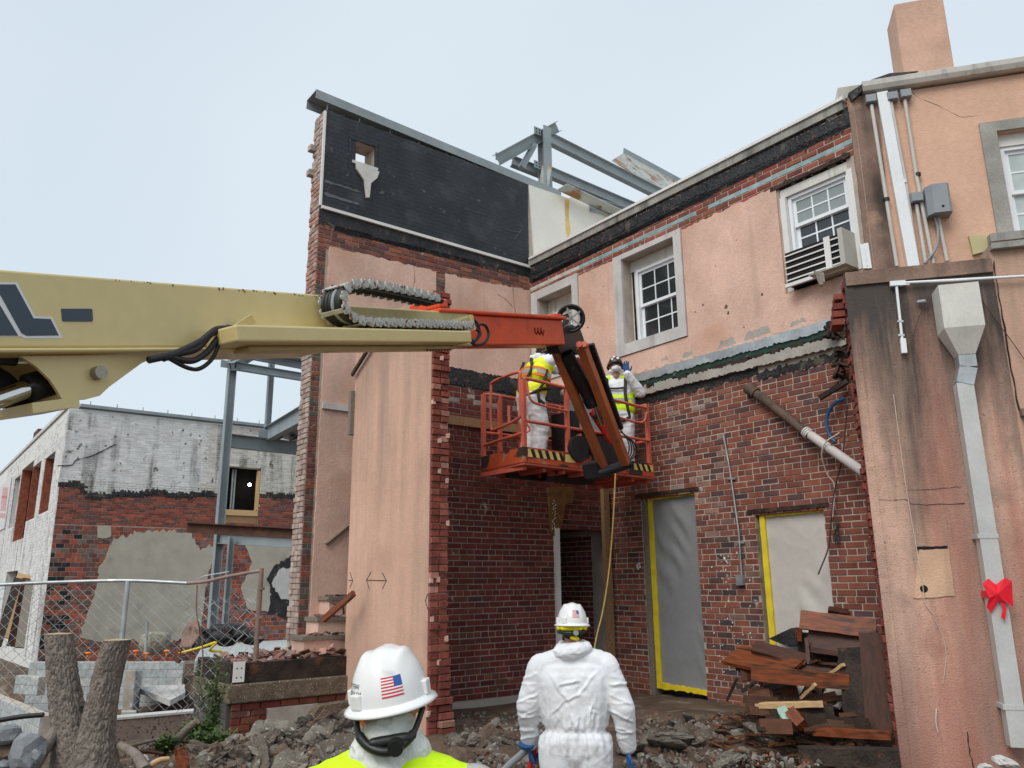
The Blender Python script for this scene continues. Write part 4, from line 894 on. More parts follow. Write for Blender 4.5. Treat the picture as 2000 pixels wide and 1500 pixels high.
# plastic sheets with yellow tape
def sheet(D, label, mat, tape_sides, seed):
    o = thing('plastic_sheet', label, 'plastic sheet', FR.w((D[0] + D[1]) / 2, D[2], 0))
    u0, u1, v0, v1 = D; nx, ny = 34, 90; vs = []; fs = []
    for j in range(ny + 1):
        for i in range(nx + 1):
            s, t = i / nx, j / ny; edge = min(1, 6 * s, 6 * (1 - s), 8 * t, 8 * (1 - t))
            k = .013 * math.sin((s * 1.3 + t * 2.6) * 14 + seed + 3 * noise.noise(V((s * 3, t * 4, seed)))) * max(0, noise.noise(V((s * 2.2, t * 2.2, seed + 5))) + .15) * 2
            k += .012 * noise.noise(V((s * 2, t * 3, seed + 9))) + .0025 * noise.noise(V((s * 12, t * 22, seed)))
            vs.append(FR.w(u0 + (u1 - u0) * s, v0 + (v1 - v0) * t, -.075 + k * edge))
    for j in range(ny):
        for i in range(nx): q = j * (nx + 1) + i; fs.append((q, q + 1, q + nx + 2, q + nx + 1))
    MB().add(vs, fs, None, True).build('sheet', mat, o)
    def tp(pts, a):
        MB().poly(FR, jagpoly(pts, [a] * 4, .05), -.07, -.045).build('tape_strip', m_tape, o)
    if 'l' in tape_sides: tp([(u0 + .01, v0), (u0 + .10, v0), (u0 + .085, v1), (u0 + .01, v1)], .006)
    if 't' in tape_sides: tp([(u0 + .1, v1 - .055), (u1, v1 - .045), (u1, v1 - .005), (u0 + .1, v1)], .006)
    if 'b' in tape_sides: tp([(u0 + .1, v0 + .0), (u1, v0 - .01), (u1, v0 + .05), (u0 + .1, v0 + .085)], .012)
    return o
MB().fbox(FR, D1[0] + .002, D1[0] + .085, D1[2] + .01, D1[3] - .002, -.2, -.02).build('door_frame', m_wood_g, bld)
sheet((D1[0] + .088, D1[1] - .002, .40, D1[3] - .002), 'tall dark grey plastic sheet over the left doorway, edged with yellow tape', m_plastic, 'ltb', 1)
sheet((D2[0] + .03, D2[1] - .002, .40, D2[3] - .002), 'milky plastic sheet over the right doorway, yellow tape along its left', m_plastic2, 'lt', 4)
o = tag(MB().fbox(FR, D1[0] + .16, D1[1] - .05, 2.52, 2.57, -.20, -.15).build('transom_bar', m_white), 'pale transom bar showing behind the grey plastic sheet', 'bar')

# yellow extension cord hanging from the basket
tag(MB().tube(smooth_path([at(1202, 925, 10.4), at(1198, 1010, 10.4), at(1190, 1110, 10.4), at(1178, 1190, 10.3), at(1166, 1240, 10.2), at(1158, 1290, 10.1), at(1150, 1400, 10)], 8), .010, 6).build('extension_cord', m_cord), 'yellow extension cord hanging from the basket to the ground', 'cord')

# ================================================================ heap of torn-out boards (right)
NB = [0]
def board(a, b, wd, th, mat, label, upd=Z, name='board', grp='torn-out boards in the heap'):
    if name == 'board' and grp.startswith('torn'): upd = V(upd) + V((rnd.uniform(-.25, .25), 0, rnd.uniform(-.1, .5))); th *= 1.35
    a = at(*a); b = at(*b); c = (a + b) / 2; x = (b - a); ln = x.length; x.normalize(); z = V(upd); z = (z - x * z.dot(x)).normalized(); y = z.cross(x)
    mb = MB(); n = 8
    ring_ = lambda t, j: [V((t, -wd / 2 + j(), -th / 2)), V((t, wd / 2 + j(), -th / 2)), V((t, wd / 2 + j(), th / 2)), V((t, -wd / 2 + j(), th / 2))]
    vs = []
    for i in range(n + 1): vs += ring_(-ln / 2 + ln * i / n + (rnd.uniform(-.02, .02) if i in (0, n) else 0), lambda: rnd.uniform(-.004, .004))
    fs = [(3, 2, 1, 0), tuple(4 * n + k for k in range(4))] + [(4 * i + k, 4 * i + (k + 1) % 4, 4 * i + 4 + (k + 1) % 4, 4 * i + 4 + k) for i in range(n) for k in range(4)]
    mb.add(vs, fs); o = mb.build(name, mat)
    o.matrix_world = Matrix(((x.x, y.x, z.x, c.x), (x.y, y.y, z.y, c.y), (x.z, y.z, z.z, c.z), (0, 0, 0, 1)))
    return tag(o, label, 'board', grp)
F_ = -V((0.2, 1, 0))                       # boards whose broad face looks at the viewer
board((1562, 1210, 9.0), (1712, 1228, 8.6), .20, .03, m_wood_o, 'long orange stained board topping the heap by the wall', F_)
board((1575, 1244, 9.0), (1712, 1264, 8.6), .34, .03, m_wood_d, 'dark brown board under the topmost orange board', F_)
board((1668, 1262, 8.75), (1710, 1270, 8.6), .26, .025, m_wood_o, 'short tan plywood piece at the right of the heap', F_)
board((1470, 1262, 9.2), (1580, 1292, 8.8), .16, .03, m_wood_d, 'long dark plank slanting down into the heap from upper left', V((.1, -1, .35)))
board((1430, 1278, 9.3), (1560, 1305, 8.7), .42, .03, m_wood_o, 'wide orange plank lying open at the left of the heap', V((.1, -.8, .75)))
board((1468, 1315, 8.6), (1655, 1332, 8.3), .145, .04, m_wood_o, 'thick reddish plank lying level across the front of the heap', F_)
board((1474, 1378, 8.4), (1608, 1375, 8.2), .05, .05, m_wood_p, 'pale fresh-sawn edge strip low in the heap', F_)
board((1475, 1392, 8.5), (1630, 1392, 8.2), .16, .03, m_wood_b, 'black rotten board right below the pale strip', F_)
board((1590, 1270, 8.9), (1680, 1283, 8.6), .05, .05, m_wood_d, 'narrow dark batten below the brown board', F_)
board((1575, 1246, 8.9), (1580, 1300, 8.8), .04, .04, m_wood_d, 'short upright batten in the middle of the heap', F_)
board((1560, 1225, 9.1), (1560, 1250, 9.1), .05, .05, m_wood_o, 'little orange block at the top left corner of the heap', F_)
board((1600, 1296, 8.8), (1690, 1302, 8.4), .03, .05, m_wood_d, 'thin red batten lying under the dark hollow', F_)
board((1566, 1300, 8.9), (1600, 1290, 8.7), .03, .04, m_wood_d, 'thin sloping batten left of the dark hollow', F_)
board((1620, 1318, 8.5), (1648, 1298, 8.3), .03, .03, m_wood_p, 'pale splintered stick leaning above the reddish plank', F_)
board((1565, 1362, 8.5), (1594, 1335, 8.3), .03, .03, m_wood_p, 'pale broken stick leaning below the reddish plank', F_)
board((1502, 1340, 8.7), (1508, 1372, 8.6), .05, .05, m_wood_d, 'stubby dark post under the left of the heap', F_)
board((1600, 1340, 8.6), (1598, 1374, 8.5), .05, .05, m_wood_d, 'stubby dark post under the right of the heap', F_)
board((1520, 1338, 8.8), (1560, 1362, 8.7), .3, .03, m_conc, 'grey plaster-caked panel showing under the reddish plank', F_)
board((1612, 1352, 8.7), (1650, 1360, 8.5), .3, .03, m_conc, 'grey plaster-caked panel at the right under the heap', F_)
board((1528, 1390, 8.2), (1540, 1412, 8.1), .09, .08, M('verdigris_wood', (.30, .42, .36), .8, .2, 6, .2, 40), 'small offcut with a pale green painted face', F_)
board((1545, 1390, 8.1), (1568, 1418, 7.95), .10, .07, m_wood_o, 'bright orange square offcut standing at the front of the heap', F_)
board((1615, 1190, 9.5), (1660, 1198, 9.4), .1, .03, m_wood_d, 'small brown board peeking above the topmost board', V((0, -.5, 1)))
board((1450, 1370, 8.9), (1500, 1376, 8.8), .1, .06, m_wood_o, 'short brown block at the left foot of the heap', F_)
board((1447, 1352, 9.0), (1478, 1330, 8.9), .03, .03, m_wood_b, 'thin black stick leaning left of the heap', F_)
board((1420, 1368, 9.2), (1440, 1325, 9.1), .03, .02, m_wood_b, 'thin dark lath leaning on the brick at the far left of the heap', F_)
tag(MB().poly(FR, fpx(FR, [(1565, 1225), (1580, 1255), (1560, 1262), (1520, 1246)]), .02, .2).build('felt_scrap', m_tar), 'black roofing felt scrap behind the dark boards', 'felt')
# rotten panel and plank leaning on the stained wall end
board((1690, 1420, 8.15), (1672, 1262, 8.3), .36, .03, m_wood_b, 'blackened ragged panel leaning upright at the right of the heap', V((-.6, -.8, 0)))
board((1722, 1428, 8.05), (1706, 1240, 8.2), .26, .04, m_wood_d, 'tall streaky brown panel leaning against the broken brick end', V((-.6, -.8, 0)))
board((1500, 1300, 9.0), (1640, 1322, 8.6), .12, .04, m_wood_d, 'dark plank lying behind the thick reddish plank', V((.1, -.9, .4)))
board((1440, 1300, 9.2), (1530, 1345, 8.8), .10, .03, m_wood_b, 'black plank sloping under the wide orange plank', V((.1, -.9, .4)))
board((1640, 1290, 8.6), (1700, 1345, 8.4), .07, .03, m_wood_b, 'black lath crossing before the leaning panels', F_)
board((1650, 1345, 8.45), (1712, 1318, 8.3), .05, .03, m_wood_d, 'brown lath crossing before the leaning panels', F_)
board((1470, 1350, 8.7), (1560, 1330, 8.6), .06, .03, m_wood_b, 'black lath low under the reddish plank', F_)
board((1555, 1440, 8.35), (1650, 1432, 8.1), .2, .05, m_wood_b, 'charred flat board lying in front of the heap', V((0, -.3, 1)))
board((1590, 1428, 8.0), (1735, 1436, 7.7), .07, .05, m_wood_o, 'splintered reddish board lying along the floor edge', V((0, -.3, 1)))
board((1565, 1475, 7.75), (1760, 1480, 7.5), .16, .14, m_wood_b, 'heavy black timber beam along the bottom of the wall end', Z, name='timber_beam')
board((1560, 1415, 8.3), (1620, 1450, 8.0), .05, .03, m_wood_d, 'thin brown strip crossing the floor under the heap', V((0, 0, 1)))
# splinters and bark-like scraps: far too many to count
mb = MB()
for i in range(520):
    x, y = rnd.gauss(1560, 85), rnd.gauss(1425, 24)
    if not (1385 < x < 1730 and 1350 < y < 1470): continue
    p = atz(x, y, .36)
    if p.y > 10.5 or p.y < 6: continue
    p.z = gz(p.x, p.y) + rnd.uniform(.0, .14 if 1440 < x < 1700 else .03); l_ = rnd.uniform(.05, .35); an = rnd.uniform(0, 6.28); d = V((math.cos(an), math.sin(an), rnd.uniform(-.2, .25))) * l_
    mb.bar(p, p + d, rnd.uniform(.008, .04), rnd.uniform(.006, .02), Z, rnd.choice([(.10, .035, .015), (.05, .022, .012), (.16, .06, .02), (.03, .016, .01), (.25, .11, .05), (.07, .03, .018)]))
tag(stuff(mb.build('wood_splinters', m_brick_c)), 'dark wood splinters strewn over the floor round the board heap', 'splinters')
mb = MB()
for k_, (a_1, b_1) in enumerate((((1488, 1330, 9.25), (1700, 1345, 8.75)), ((1560, 1285, 9.2), (1700, 1300, 8.8)))): board(a_1, b_1, .55, .03, m_wood_b, ['broad black panel added low behind the heap for its dark voids', 'broad black panel added for dark voids behind the brown board'][k_], F_)  # black panels added behind the boards, painting the dark voids between them
for i in range(95):  # near-black scraps put the shade of the voids into their colour
    x, y = rnd.uniform(1445, 1700), rnd.uniform(1290, 1425); c = at(x, y, 8.9 - (y - 1330) / 100); an = rnd.uniform(-.5, .5); mb.bar(c, c + V((math.cos(an), .3 * math.sin(an * 3), rnd.uniform(-.15, .15))) * rnd.uniform(.12, .42), rnd.uniform(.03, .16), .02, V((rnd.uniform(-.5, .5), -1, rnd.uniform(0, 1))), rnd.choice([(.035, .02, .013), (.06, .028, .015), (.09, .035, .018)]))
tag(stuff(mb.build('void_scraps', m_brick_c)), 'jumble of wood scraps coloured near-black as dark voids in the board heap', 'scraps')

# ================================================================ rubble
def chunk(seed, flat_=1., n=2):
    bm = bmesh.new(); bmesh.ops.create_icosphere(bm, subdivisions=n, radius=1); r = random.Random(seed)
    pl = [(V((r.gauss(0, 1), r.gauss(0, 1), r.gauss(0, 1))).normalized(), r.uniform(.45, .9)) for _ in range(9)]
    for v in bm.verts:
        d = v.co.normalized(); k = 1.
        for nrm, h in pl:
            q = d.dot(nrm)
            if q > 0: k = min(k, h / q)
        v.co = d * k * (1 + .16 * noise.noise(d * 3 + V((seed, 0, 0))) + .07 * noise.noise(d * 8 + V((seed, 2, 0)))); v.co.z *= flat_
    me = bpy.data.meshes.new('chunk'); bm.to_mesh(me); bm.free(); return me
VAR = []
for k, mt_ in enumerate((m_rock, m_rock2, m_rock2, m_rock, m_rockb, m_rock2)):
    for s in range(3):
        me = chunk(k * 7 + s, (.42, .24, .62)[s], 3); me.materials.append(mt_); VAR.append(me)
GV = []; VAR_P = []
for s in range(2): me = chunk(140 + s, .7, 3); me.materials.append(m_cast); VAR_P.append(me)
for s in range(4): me = chunk(90 + s, .8, 2); me.materials.append(m_rockg); GV.append(me)
def rub(x, y, s, me=None, lift=.3, label=None, grp='broken concrete rubble', name='rubble_chunk', cat='rubble', sink=0):
    p = atz(x, y, gz(*(lambda q: (q.x, q.y))(atz(x, y, .2))))
    for _ in range(3): p = atz(x, y, gz(p.x, p.y) + sink)
    p.z += s * lift
    o = bpy.data.objects.new(name, me or rnd.choice(VAR)); C0.objects.link(o); o.location = p
    o.rotation_euler = (rnd.uniform(-.6, .6), rnd.uniform(-.6, .6), rnd.uniform(0, 6.28)); o.scale = (s * rnd.uniform(.8, 1.35), s * rnd.uniform(.7, 1.1), s * rnd.uniform(.7, 1.15))
    return tag(o, label, cat, grp)
ZN = {'l': 'in the rubble left of the near white-hatted worker', 'c': 'in the rubble between the two white-hatted workers', 'r': 'on the floor right of the worker in white coveralls'}
def rlab(me, s, key):                          # what the eye can tell: size, flatness, colour, place
    i = VAR.index(me); c = {0: 'grey', 1: 'dark', 2: 'dark brown-grey', 3: 'pale grey', 4: 'brown', 5: 'blackish'}[i // 3]; f = ('blocky', 'flat', 'lumpy')[i % 3]
    return '%s %s %s concrete chunk %s' % ('large' if s > .125 else 'small', f, c, ZN[key])
def rubz(n, x0, x1, y0, y1, s0, s1, key, sink=0):
    for i in range(n):
        x, y = rnd.uniform(x0, x1), rnd.uniform(y0, y1); me = rnd.choice(VAR); s = rnd.uniform(s0, s1); rub(x, y, s, me, .25, rlab(me, s, key), 'broken concrete rubble ' + {'l': 'at left', 'c': 'in the middle', 'r': 'at right'}[key], sink=sink)
# mound in front of the stoop
MN = []
for i in range(200):
    x = rnd.uniform(395, 700); top = 1455 - (x - 440) * .30 if x < 600 else 1405 - (x - 600) * .2
    y = rnd.uniform(max(1385, top), 1500); s = rnd.uniform(.03, .09) if rnd.random() < .8 else rnd.uniform(.11, .19)
    p = at(x, y, 7.9 - (y - 1400) / 160); me = rnd.choice(VAR); o = bpy.data.objects.new('rubble_chunk', me); C0.objects.link(o); o.location = p
    o.rotation_euler = (rnd.uniform(-.9, .9), rnd.uniform(-.9, .9), rnd.uniform(0, 6.28)); o.scale = (s * rnd.uniform(.8, 1.4), s * rnd.uniform(.7, 1.1), s * rnd.uniform(.6, 1.1)); tag(o, rlab(me, s, 'l'), 'rubble', 'broken concrete rubble at left')
mb = MB()                                     # core of the mound so that nothing floats
xs = [395 + 13 * i for i in range(26)]; vs = []; rows = 9
for x in xs:
    top = 1470 - (x - 440) * .30 if x < 600 else 1422 - (x - 600) * .2
    for j in range(rows): y = top + 8 + (1545 - top) * j / (rows - 1); p = at(x, y, 7.95 - (y - 1400) / 160 + (.25 if j == 0 else 0)); vs.append(p + V((rnd.uniform(-.03, .03), rnd.uniform(-.04, .04), rnd.uniform(-.03, .03))))
mb.add(vs, [(i * rows + j, (i + 1) * rows + j, (i + 1) * rows + j + 1, i * rows + j + 1) for i in range(len(xs) - 1) for j in range(rows - 1)])
n0 = len(mb.v); bk = [V(p) + V((0, 1.0, -.5)) for p in vs]; mb.add(bk, [(i * rows + j, i * rows + j + 1, (i + 1) * rows + j + 1, (i + 1) * rows + j) for i in range(len(xs) - 1) for j in range(rows - 1)])
tag(stuff(mb.build('rubble_mound', m_rock2)), 'packed earth and crushed concrete under the rubble at left', 'rubble')
rubz(55, 875, 1075, 1400, 1500, .04, .10, 'c'); rubz(9, 880, 1040, 1440, 1500, .10, .16, 'c')
rubz(70, 1225, 1560, 1405, 1500, .04, .12, 'r'); rubz(14, 1230, 1500, 1430, 1500, .12, .2, 'r')
for (x, y, s, lab) in ((905, 1490, .17, 'pinkish angular slab at the foot of the broken brick stub'), (950, 1462, .2, 'large dark tilted slab among the central rubble'), (1005, 1482, .16, 'brown block beside the worker in white coveralls')):
    rub(x, y, s, VAR[12 + rnd.randrange(3)], .3, lab, 'larger slabs in the central rubble')
for k, (x, y, s, lab) in enumerate(((1968, 1492, .11, 'tan and white broken stone at the bottom right corner'), (1925, 1500, .07, 'small pale stone by the foot of the stained wall'))):
    p = at(x, y, 6.9); o = bpy.data.objects.new('pale_stone', VAR_P[k]); C0.objects.link(o); o.location = p; o.scale = (s * 1.4, s, s * .6); o.rotation_euler = (.2, .3, .6 + k); tag(o, lab, 'stone')
mb = MB()
UBC = chunk(300, .6, 1); cv = [v.co.copy() for v in UBC.vertices]; cf_ = [tuple(p.vertices) for p in UBC.polygons]
for i in range(2600):
    zone = rnd.random()
    x, y = (rnd.uniform(870, 1080), rnd.uniform(1392, 1500)) if zone < .45 else (rnd.uniform(1220, 1600), rnd.uniform(1395, 1500)) if zone < .9 else (rnd.uniform(240, 420), rnd.uniform(1450, 1500))
    p = atz(x, y, .25)
    for _ in range(2): p = atz(x, y, gz(p.x, p.y))
    if i % 3 == 0: x = rnd.uniform(400, 720); top = 1470 - (x - 440) * .30 if x < 600 else 1422 - (x - 600) * .2; y = rnd.uniform(top + 5, 1500); p = at(x, y, 7.9 - (y - 1400) / 160)
    s = rnd.uniform(.010, .045); e = Euler((rnd.uniform(0, 6), rnd.uniform(0, 6), rnd.uniform(0, 6))).to_matrix()
    mb.add([p + e @ (v * s) for v in cv], cf_, rnd.choice([(.20, .185, .16), (.14, .12, .10), (.25, .23, .20), (.11, .085, .065), (.20, .11, .085)]))
tag(stuff(mb.build('gravel', m_brick_c)), 'small crushed concrete and gravel strewn over the ground', 'gravel')

# ================================================================ stoop with timber top (left of the stub)
SZ = 8.6 * 1.12
so_ = at(452, 1335, SZ); FST = Frame((so_.x, so_.y, 0), eL, eR); FSTL = Frame((so_.x, so_.y, 0), -eR, -eL)
stp = thing('stoop', 'brick and concrete stoop with blackened timber kerb, piled with broken tile', 'stoop', FST.w(.6, 0, 0))
def sv(x, y): return FST.px(x, y)[1]
zt1, zt0 = sv(452, 1297), sv(452, 1337); zc0 = sv(452, 1375); zr0 = sv(470, 1395)
LX = 1.75; DP = 1.25
MB().fbox(FST, -.02, LX, zt0 + .002, zt1, -.16, .0).build('timber_kerb', m_wood_b, stp); MB().fbox(FST, -.02, .10, zt0 + .002, zt1 - .001, -DP, -.162).build('timber_kerb', m_wood_b, stp)
MB().fbox(FST, .10, LX, zt0, zt1 - .10, -DP, -.162).build('fill', m_rockb, stp)
u0 = FST.px(455, 1310)[0]; MB().fbox(FST, u0, u0 + .13, zt0 + .02, zt1 + .02, .001, .02).build('white_plate', m_white, stp)
for k in range(4): MB().cyl(FST.w(u0 + .04 + .05 * (k % 2), zt0 + .07 + .1 * (k // 2), .018), FST.w(u0 + .04 + .05 * (k % 2), zt0 + .07 + .1 * (k // 2), .022), .009, 8).build('nail_hole', m_dark, stp)
cap = MB().fbox(FST, -.04, LX, zc0, zt0, -DP, .05).build('aggregate_cap', m_aggr, stp); bv = cap.modifiers.new('bevel', 'BEVEL'); bv.width = .02; bv.segments = 3
MB().fbox(FST, .03, LX, -.15, zc0 - .002, -DP, -.04).build('core', m_mortar, stp)
bl = lay(FST, .02, LX, zc0 - .0762 * 8, zc0 - .002, [], lambda u, z: pick([(.19, .05, .035), (.24, .07, .045), (.16, .05, .04)], .2), inside=lambda u, z: u < .62 or z > zc0 - .08, hdr=0)
emit(FST, bl, stp, m_brick, .07)
p = jagpoly([(.42, zc0 - .085), (1.05, zc0 - .085), (.95, zc0 - .25), (.62, zc0 - .34), (.45, zc0 - .26)], [0, .02, .02, .02, .02], .05); MB().poly(FST, p, -.05, .05).build('broken_concrete', m_conc, stp)
p = jagpoly([(1.0, zc0 - .09), (LX, zc0 - .06), (LX, zc0 - .5), (.55, zc0 - .62), (.62, zc0 - .46)], [0, 0, .01, 0, .012], .06); MB().poly(FST, p, -.04, .22).build('stair_cheek', m_aggr, stp)
MB().fbox(FSTL, .02, DP, -.15, zc0 - .001, -.05, .02).build('side_core', m_cmu_d, stp)
for j in range(5):
    zz = zc0 - .005 - (j + 1) * .165
    for i in range(4):
        u = .03 + i * .30 - (.15 if j % 2 else 0); a, b = max(.03, u + .004), min(u + .296, DP)
        if b - a > .04: inst('block', brick_mesh(pick([(.085, .078, .072), (.11, .10, .092), (.07, .064, .06)], .15), m_brick_c), FSTL.mat((a + b) / 2, zz + .08, .005, b - a, .158, .05), stp)
MB().fbox(FSTL, .0, DP, zc0 - .0, zt0 - .002, -.04, .028).build('side_cap', m_conc, stp)
# broken roof tile on top
mb = MB(); TI = []
for i in range(330):
    u, d = rnd.uniform(.08, 2.4), rnd.uniform(-1.2, -.05); z = zt1 - .05 + .10 * max(0, (u - .5) / 1.4) + .06 * noise.noise(V((u * 3, d * 3, 0))); s = rnd.uniform(.03, .09); p = FST.w(u, z + rnd.uniform(0, .07), d)
    e = Euler((rnd.uniform(-.7, .7), rnd.uniform(-.7, .7), rnd.uniform(0, 6.28))).to_matrix(); bx = MB().box((-s, -s * .7, -.006), (s * rnd.uniform(.6, 1), s * .7, .006)); c = rnd.choice([(.33, .16, .13), (.20, .10, .08), (.12, .075, .06), (.42, .24, .19), (.25, .18, .15)])
    mb.add([p + e @ V(q) for q in bx.v], bx.f, c)
tag(stuff(mb.build('broken_tile', m_brick_c)), 'broken pink and brown tile fragments heaped on the stoop', 'tile')
# old stairs rising behind the stub
strs = thing('old_stairs', 'dirty concrete stairs littered with tile, rising behind the stub', 'stairs', at(650, 1260, 10.6))
fst = Frame(at(690, 1250, 10.8) * 1, eL, eR); fst.o.z = 0
for k, (y0, xl, dd) in enumerate(((1240, 590, .0), (1205, 618, -.35), (1165, 640, -.7))):
    z1 = fst.px(650, y0, dd)[1]; ul = fst.px(xl, y0, dd)[0]
    MB().fbox(fst, ul, 1.2, z1 - .05, z1, dd - .38, dd + .03).build('tread', m_wood_g, strs); MB().fbox(fst, ul + .03, 1.2, z1 - .9, z1 - .051, dd - .38, dd).build('riser', m_stucco, strs)
    mb = MB()
    for i in range(30):
        u = ul + .05 + rnd.random() * .9; q = fst.w(u, z1 + .01, dd - rnd.random() * .3); s = rnd.uniform(.02, .07); e = Euler((rnd.uniform(-.5, .5), rnd.uniform(-.5, .5), rnd.uniform(0, 6))).to_matrix(); bx = MB().box((-s, -s * .6, -.006), (s, s * .6, .006)); mb.add([q + e @ V(c) for c in bx.v], bx.f, rnd.choice([(.30, .15, .12), (.18, .10, .08), (.10, .07, .06)]))
    stuff(mb.build('tile_litter', m_brick_c, strs))
board((632, 1210, 10.2), (690, 1160, 10.0), .07, .05, m_wood_o, 'reddish broken plank leaning on the old stairs', V((0, -1, .5)), grp='planks at the stairs')
tag(MB().tube(smooth_path([at(640, 1172, 10.4), at(655, 1180, 10.3), at(668, 1178, 10.2), at(672, 1200, 10.2)], 5), .014, 6).build('dark_cable', m_cable), 'dark cable coiled over the old stairs', 'cable')

# ================================================================ left: stump, fence, weeds, rocks, sticks
st_ = thing('tree_stump', 'forked tree stump with two sawn trunks and rough bark in front of the fence', 'tree stump', at(165, 1490, 7.9))
def trunk(pts, rs, name, ncut, top=True):
    n, m = 150, 190; path = smooth_path(pts, 12); vs = []; fs = []; k = len(path)
    def rad(t):
        f = t * (len(rs) - 1); i = min(int(f), len(rs) - 2); return rs[i] + (rs[i + 1] - rs[i]) * (f - i)
    for j in range(m + 1):
        t = j / m; f = t * (k - 1); i = min(int(f), k - 2); c = path[i].lerp(path[i + 1], f - i)
        for q in range(n):
            th = 2 * math.pi * q / n; d = V((math.cos(th), math.sin(th), 0)); r = rad(t)
            pz = V((d.x * 2.2, d.y * 2.2, c.z * 1.1 + ncut)); plate = noise.voronoi(V((d.x * 5.5 + ncut + .5 * noise.noise(pz * 4), d.y * 5.5, c.z * 13 + .9 * noise.noise(pz * 3))))[0]
            crk = min(1, (plate[1] - plate[0]) * 3.2); r += -.013 * (1 - crk) ** 1.5 + .006 * (.5 - plate[0]) + .012 * noise.noise(pz * 1.7) + .006 * noise.noise(pz * 9)
            if t < .12: r += (.12 - t) * .7 * max(0, math.sin(th * 3 + ncut)) * rs[0] * 3
            vs.append(c + d * r)
    for j in range(m):
        for q in range(n): fs.append((j * n + q, j * n + (q + 1) % n, (j + 1) * n + (q + 1) % n, (j + 1) * n + q))
    o = MB().add(vs, fs, None, True).build(name, m_bark, st_)
    tp = vs[m * n:]; c = sum(tp, V()) / n
    MB().add([p + Z * .001 for p in tp] + [c + Z * .012], [(i, (i + 1) % n, n) for i in range(n)]).build('sawn_top', m_cut, o)
ZS = 7.9
g0 = at(165, 1500, ZS)
trunk([at(155, 1520, ZS), at(138, 1420, ZS), at(124, 1330, ZS), at(114, 1238, ZS)], [.25, .165, .137, .125], 'trunk', 0)
trunk([at(180, 1520, ZS - .05), at(190, 1430, ZS - .05), at(206, 1340, ZS - .05), at(229, 1250, ZS - .05)], [.24, .155, .128, .120], 'trunk', 5)
MB().tube(smooth_path([at(110, 1425, ZS - .1), at(85, 1460, ZS - .25), at(55, 1505, ZS - .4)], 5), [.05 + .01 * i / 3 for i in range(11)], 8).build('root', m_bark, st_)
MB().tube(smooth_path([at(235, 1455, ZS - .1), at(265, 1475, ZS - .25), at(285, 1505, ZS - .4)], 5), [.035 + .006 * i / 3 for i in range(11)], 8).build('root', m_bark, st_)

fe = thing('chain_link_fence', 'bent chain link fence with grey posts in front of the white building', 'fence', at(250, 1400, 10))
ZF = 10.0
def fz(x, y): return at(x, y, ZF)
r0 = [fz(-60, 1146), fz(0, 1142), fz(120, 1137), fz(250, 1134), fz(365, 1139)]; r1 = [fz(365, 1139), fz(400, 1136), fz(450, 1125), fz(512, 1114)]
MB().tube(smooth_path(r0, 5), .021, 10).build('top_rail', m_galv, fe); MB().tube(smooth_path(r1, 5), .021, 10).build('top_rail', M('rusty_rail', (.30, .20, .17), .8, .25, 9, .3, 50), fe)
rp_ = M('brown_fence_post', (.22, .15, .125), .8, .2, 9, .2, 40)
p = fz(250, 1136); MB().tube([p, V((p.x, p.y, -.15))], .03, 12).build('post', m_galv, fe)
p = fz(511, 1110); MB().tube([p, V((p.x, p.y, -.15))], .028, 12).build('post', rp_, fe); p = fz(505, 1150); MB().tube([p, V((p.x, p.y, -.15))], .014, 8).build('tension_bar', rp_, fe)
for y in (1150, 1205, 1245): q = fz(511, y); MB().tube([q - Z * .015, q + Z * .015], .036, 12).build('band', rp_, fe)
p = fz(385, 1143); MB().tube(smooth_path([p, fz(384, 1200), fz(396, 1280), V((p.x + .1, p.y, -.1))], 4), .010, 6).build('bent_rod', rp_, fe)
MB().tube(smooth_path([fz(384, 1150), fz(392, 1128), fz(440, 1118), fz(447, 1116)], 5), .006, 6).build('loose_wire', m_galv, fe)
mb = MB(); A_, B_2 = fz(-60, 1146), fz(365, 1140); D_ = B_2 - A_; ln = D_.length; D_.normalize(); cw = .075; nh = 22
for i in range(int(ln / cw) + 1):
    pts = []
    for j in range(nh + 1):
        off = (cw / 2) * (1 if (j + i) % 2 else -1) * .98; b = A_ + D_ * (i * cw); b.z = A_.z - .02 - j * cw * .86 + (B_2.z - A_.z) * i * cw / ln; pts.append(b + D_ * off + V((0, .004 * (1 if j % 2 else -1), 0)))
    mb.tube(pts, .0036, 4, cap=False, smooth=False)
A_, B_2 = fz(368, 1142), fz(505, 1128); D_ = B_2 - A_; ln = D_.length; D_.normalize()
for i in range(int(ln / cw) + 1):
    pts = []
    for j in range(nh + 1):
        off = (cw / 2) * (1 if (j + i) % 2 else -1) * .98; b = A_ + D_ * (i * cw); b.z = A_.z + (B_2.z - A_.z) * i * cw / ln - .05 - j * cw * .86 - .45 * math.sin(math.pi * min(1, i * cw / ln)) * .3; pts.append(b + D_ * off + V((0, .03 * math.sin(i * .7 + j * .4), 0)))
    mb.tube(pts, .0036, 4, cap=False, smooth=False)
stuff(mb.build('wire_mesh', m_galv, fe))
# torn pink scrap caught in the fence
sc_ = thing('torn_scrap', 'torn dirty pink cloth scrap caught on the bent fence', 'scrap', fz(370, 1230))
fsc = Frame(fz(370, 1230), (1, 0, 0), (0, -1, 0))
MB().poly(fsc, jagpoly(fpx(fsc, [(388, 1210), (392, 1240), (376, 1262), (356, 1262), (358, 1235), (370, 1218)]), [.006] * 6, .04), .03, .045).build('cloth', M('dirty_pink_cloth', (.33, .22, .18), .9, .25, 9, .4, 40, spots=((.13, .06, .04), 7, .6, .08)), sc_)
MB().tube(smooth_path([fz(356, 1262), fz(351, 1280), fz(348, 1290)], 4), .012, 6).build('strap', m_rust, sc_); MB().bar(fz(340, 1284), fz(352, 1292), .06, .05).build('tag', m_rust, sc_)

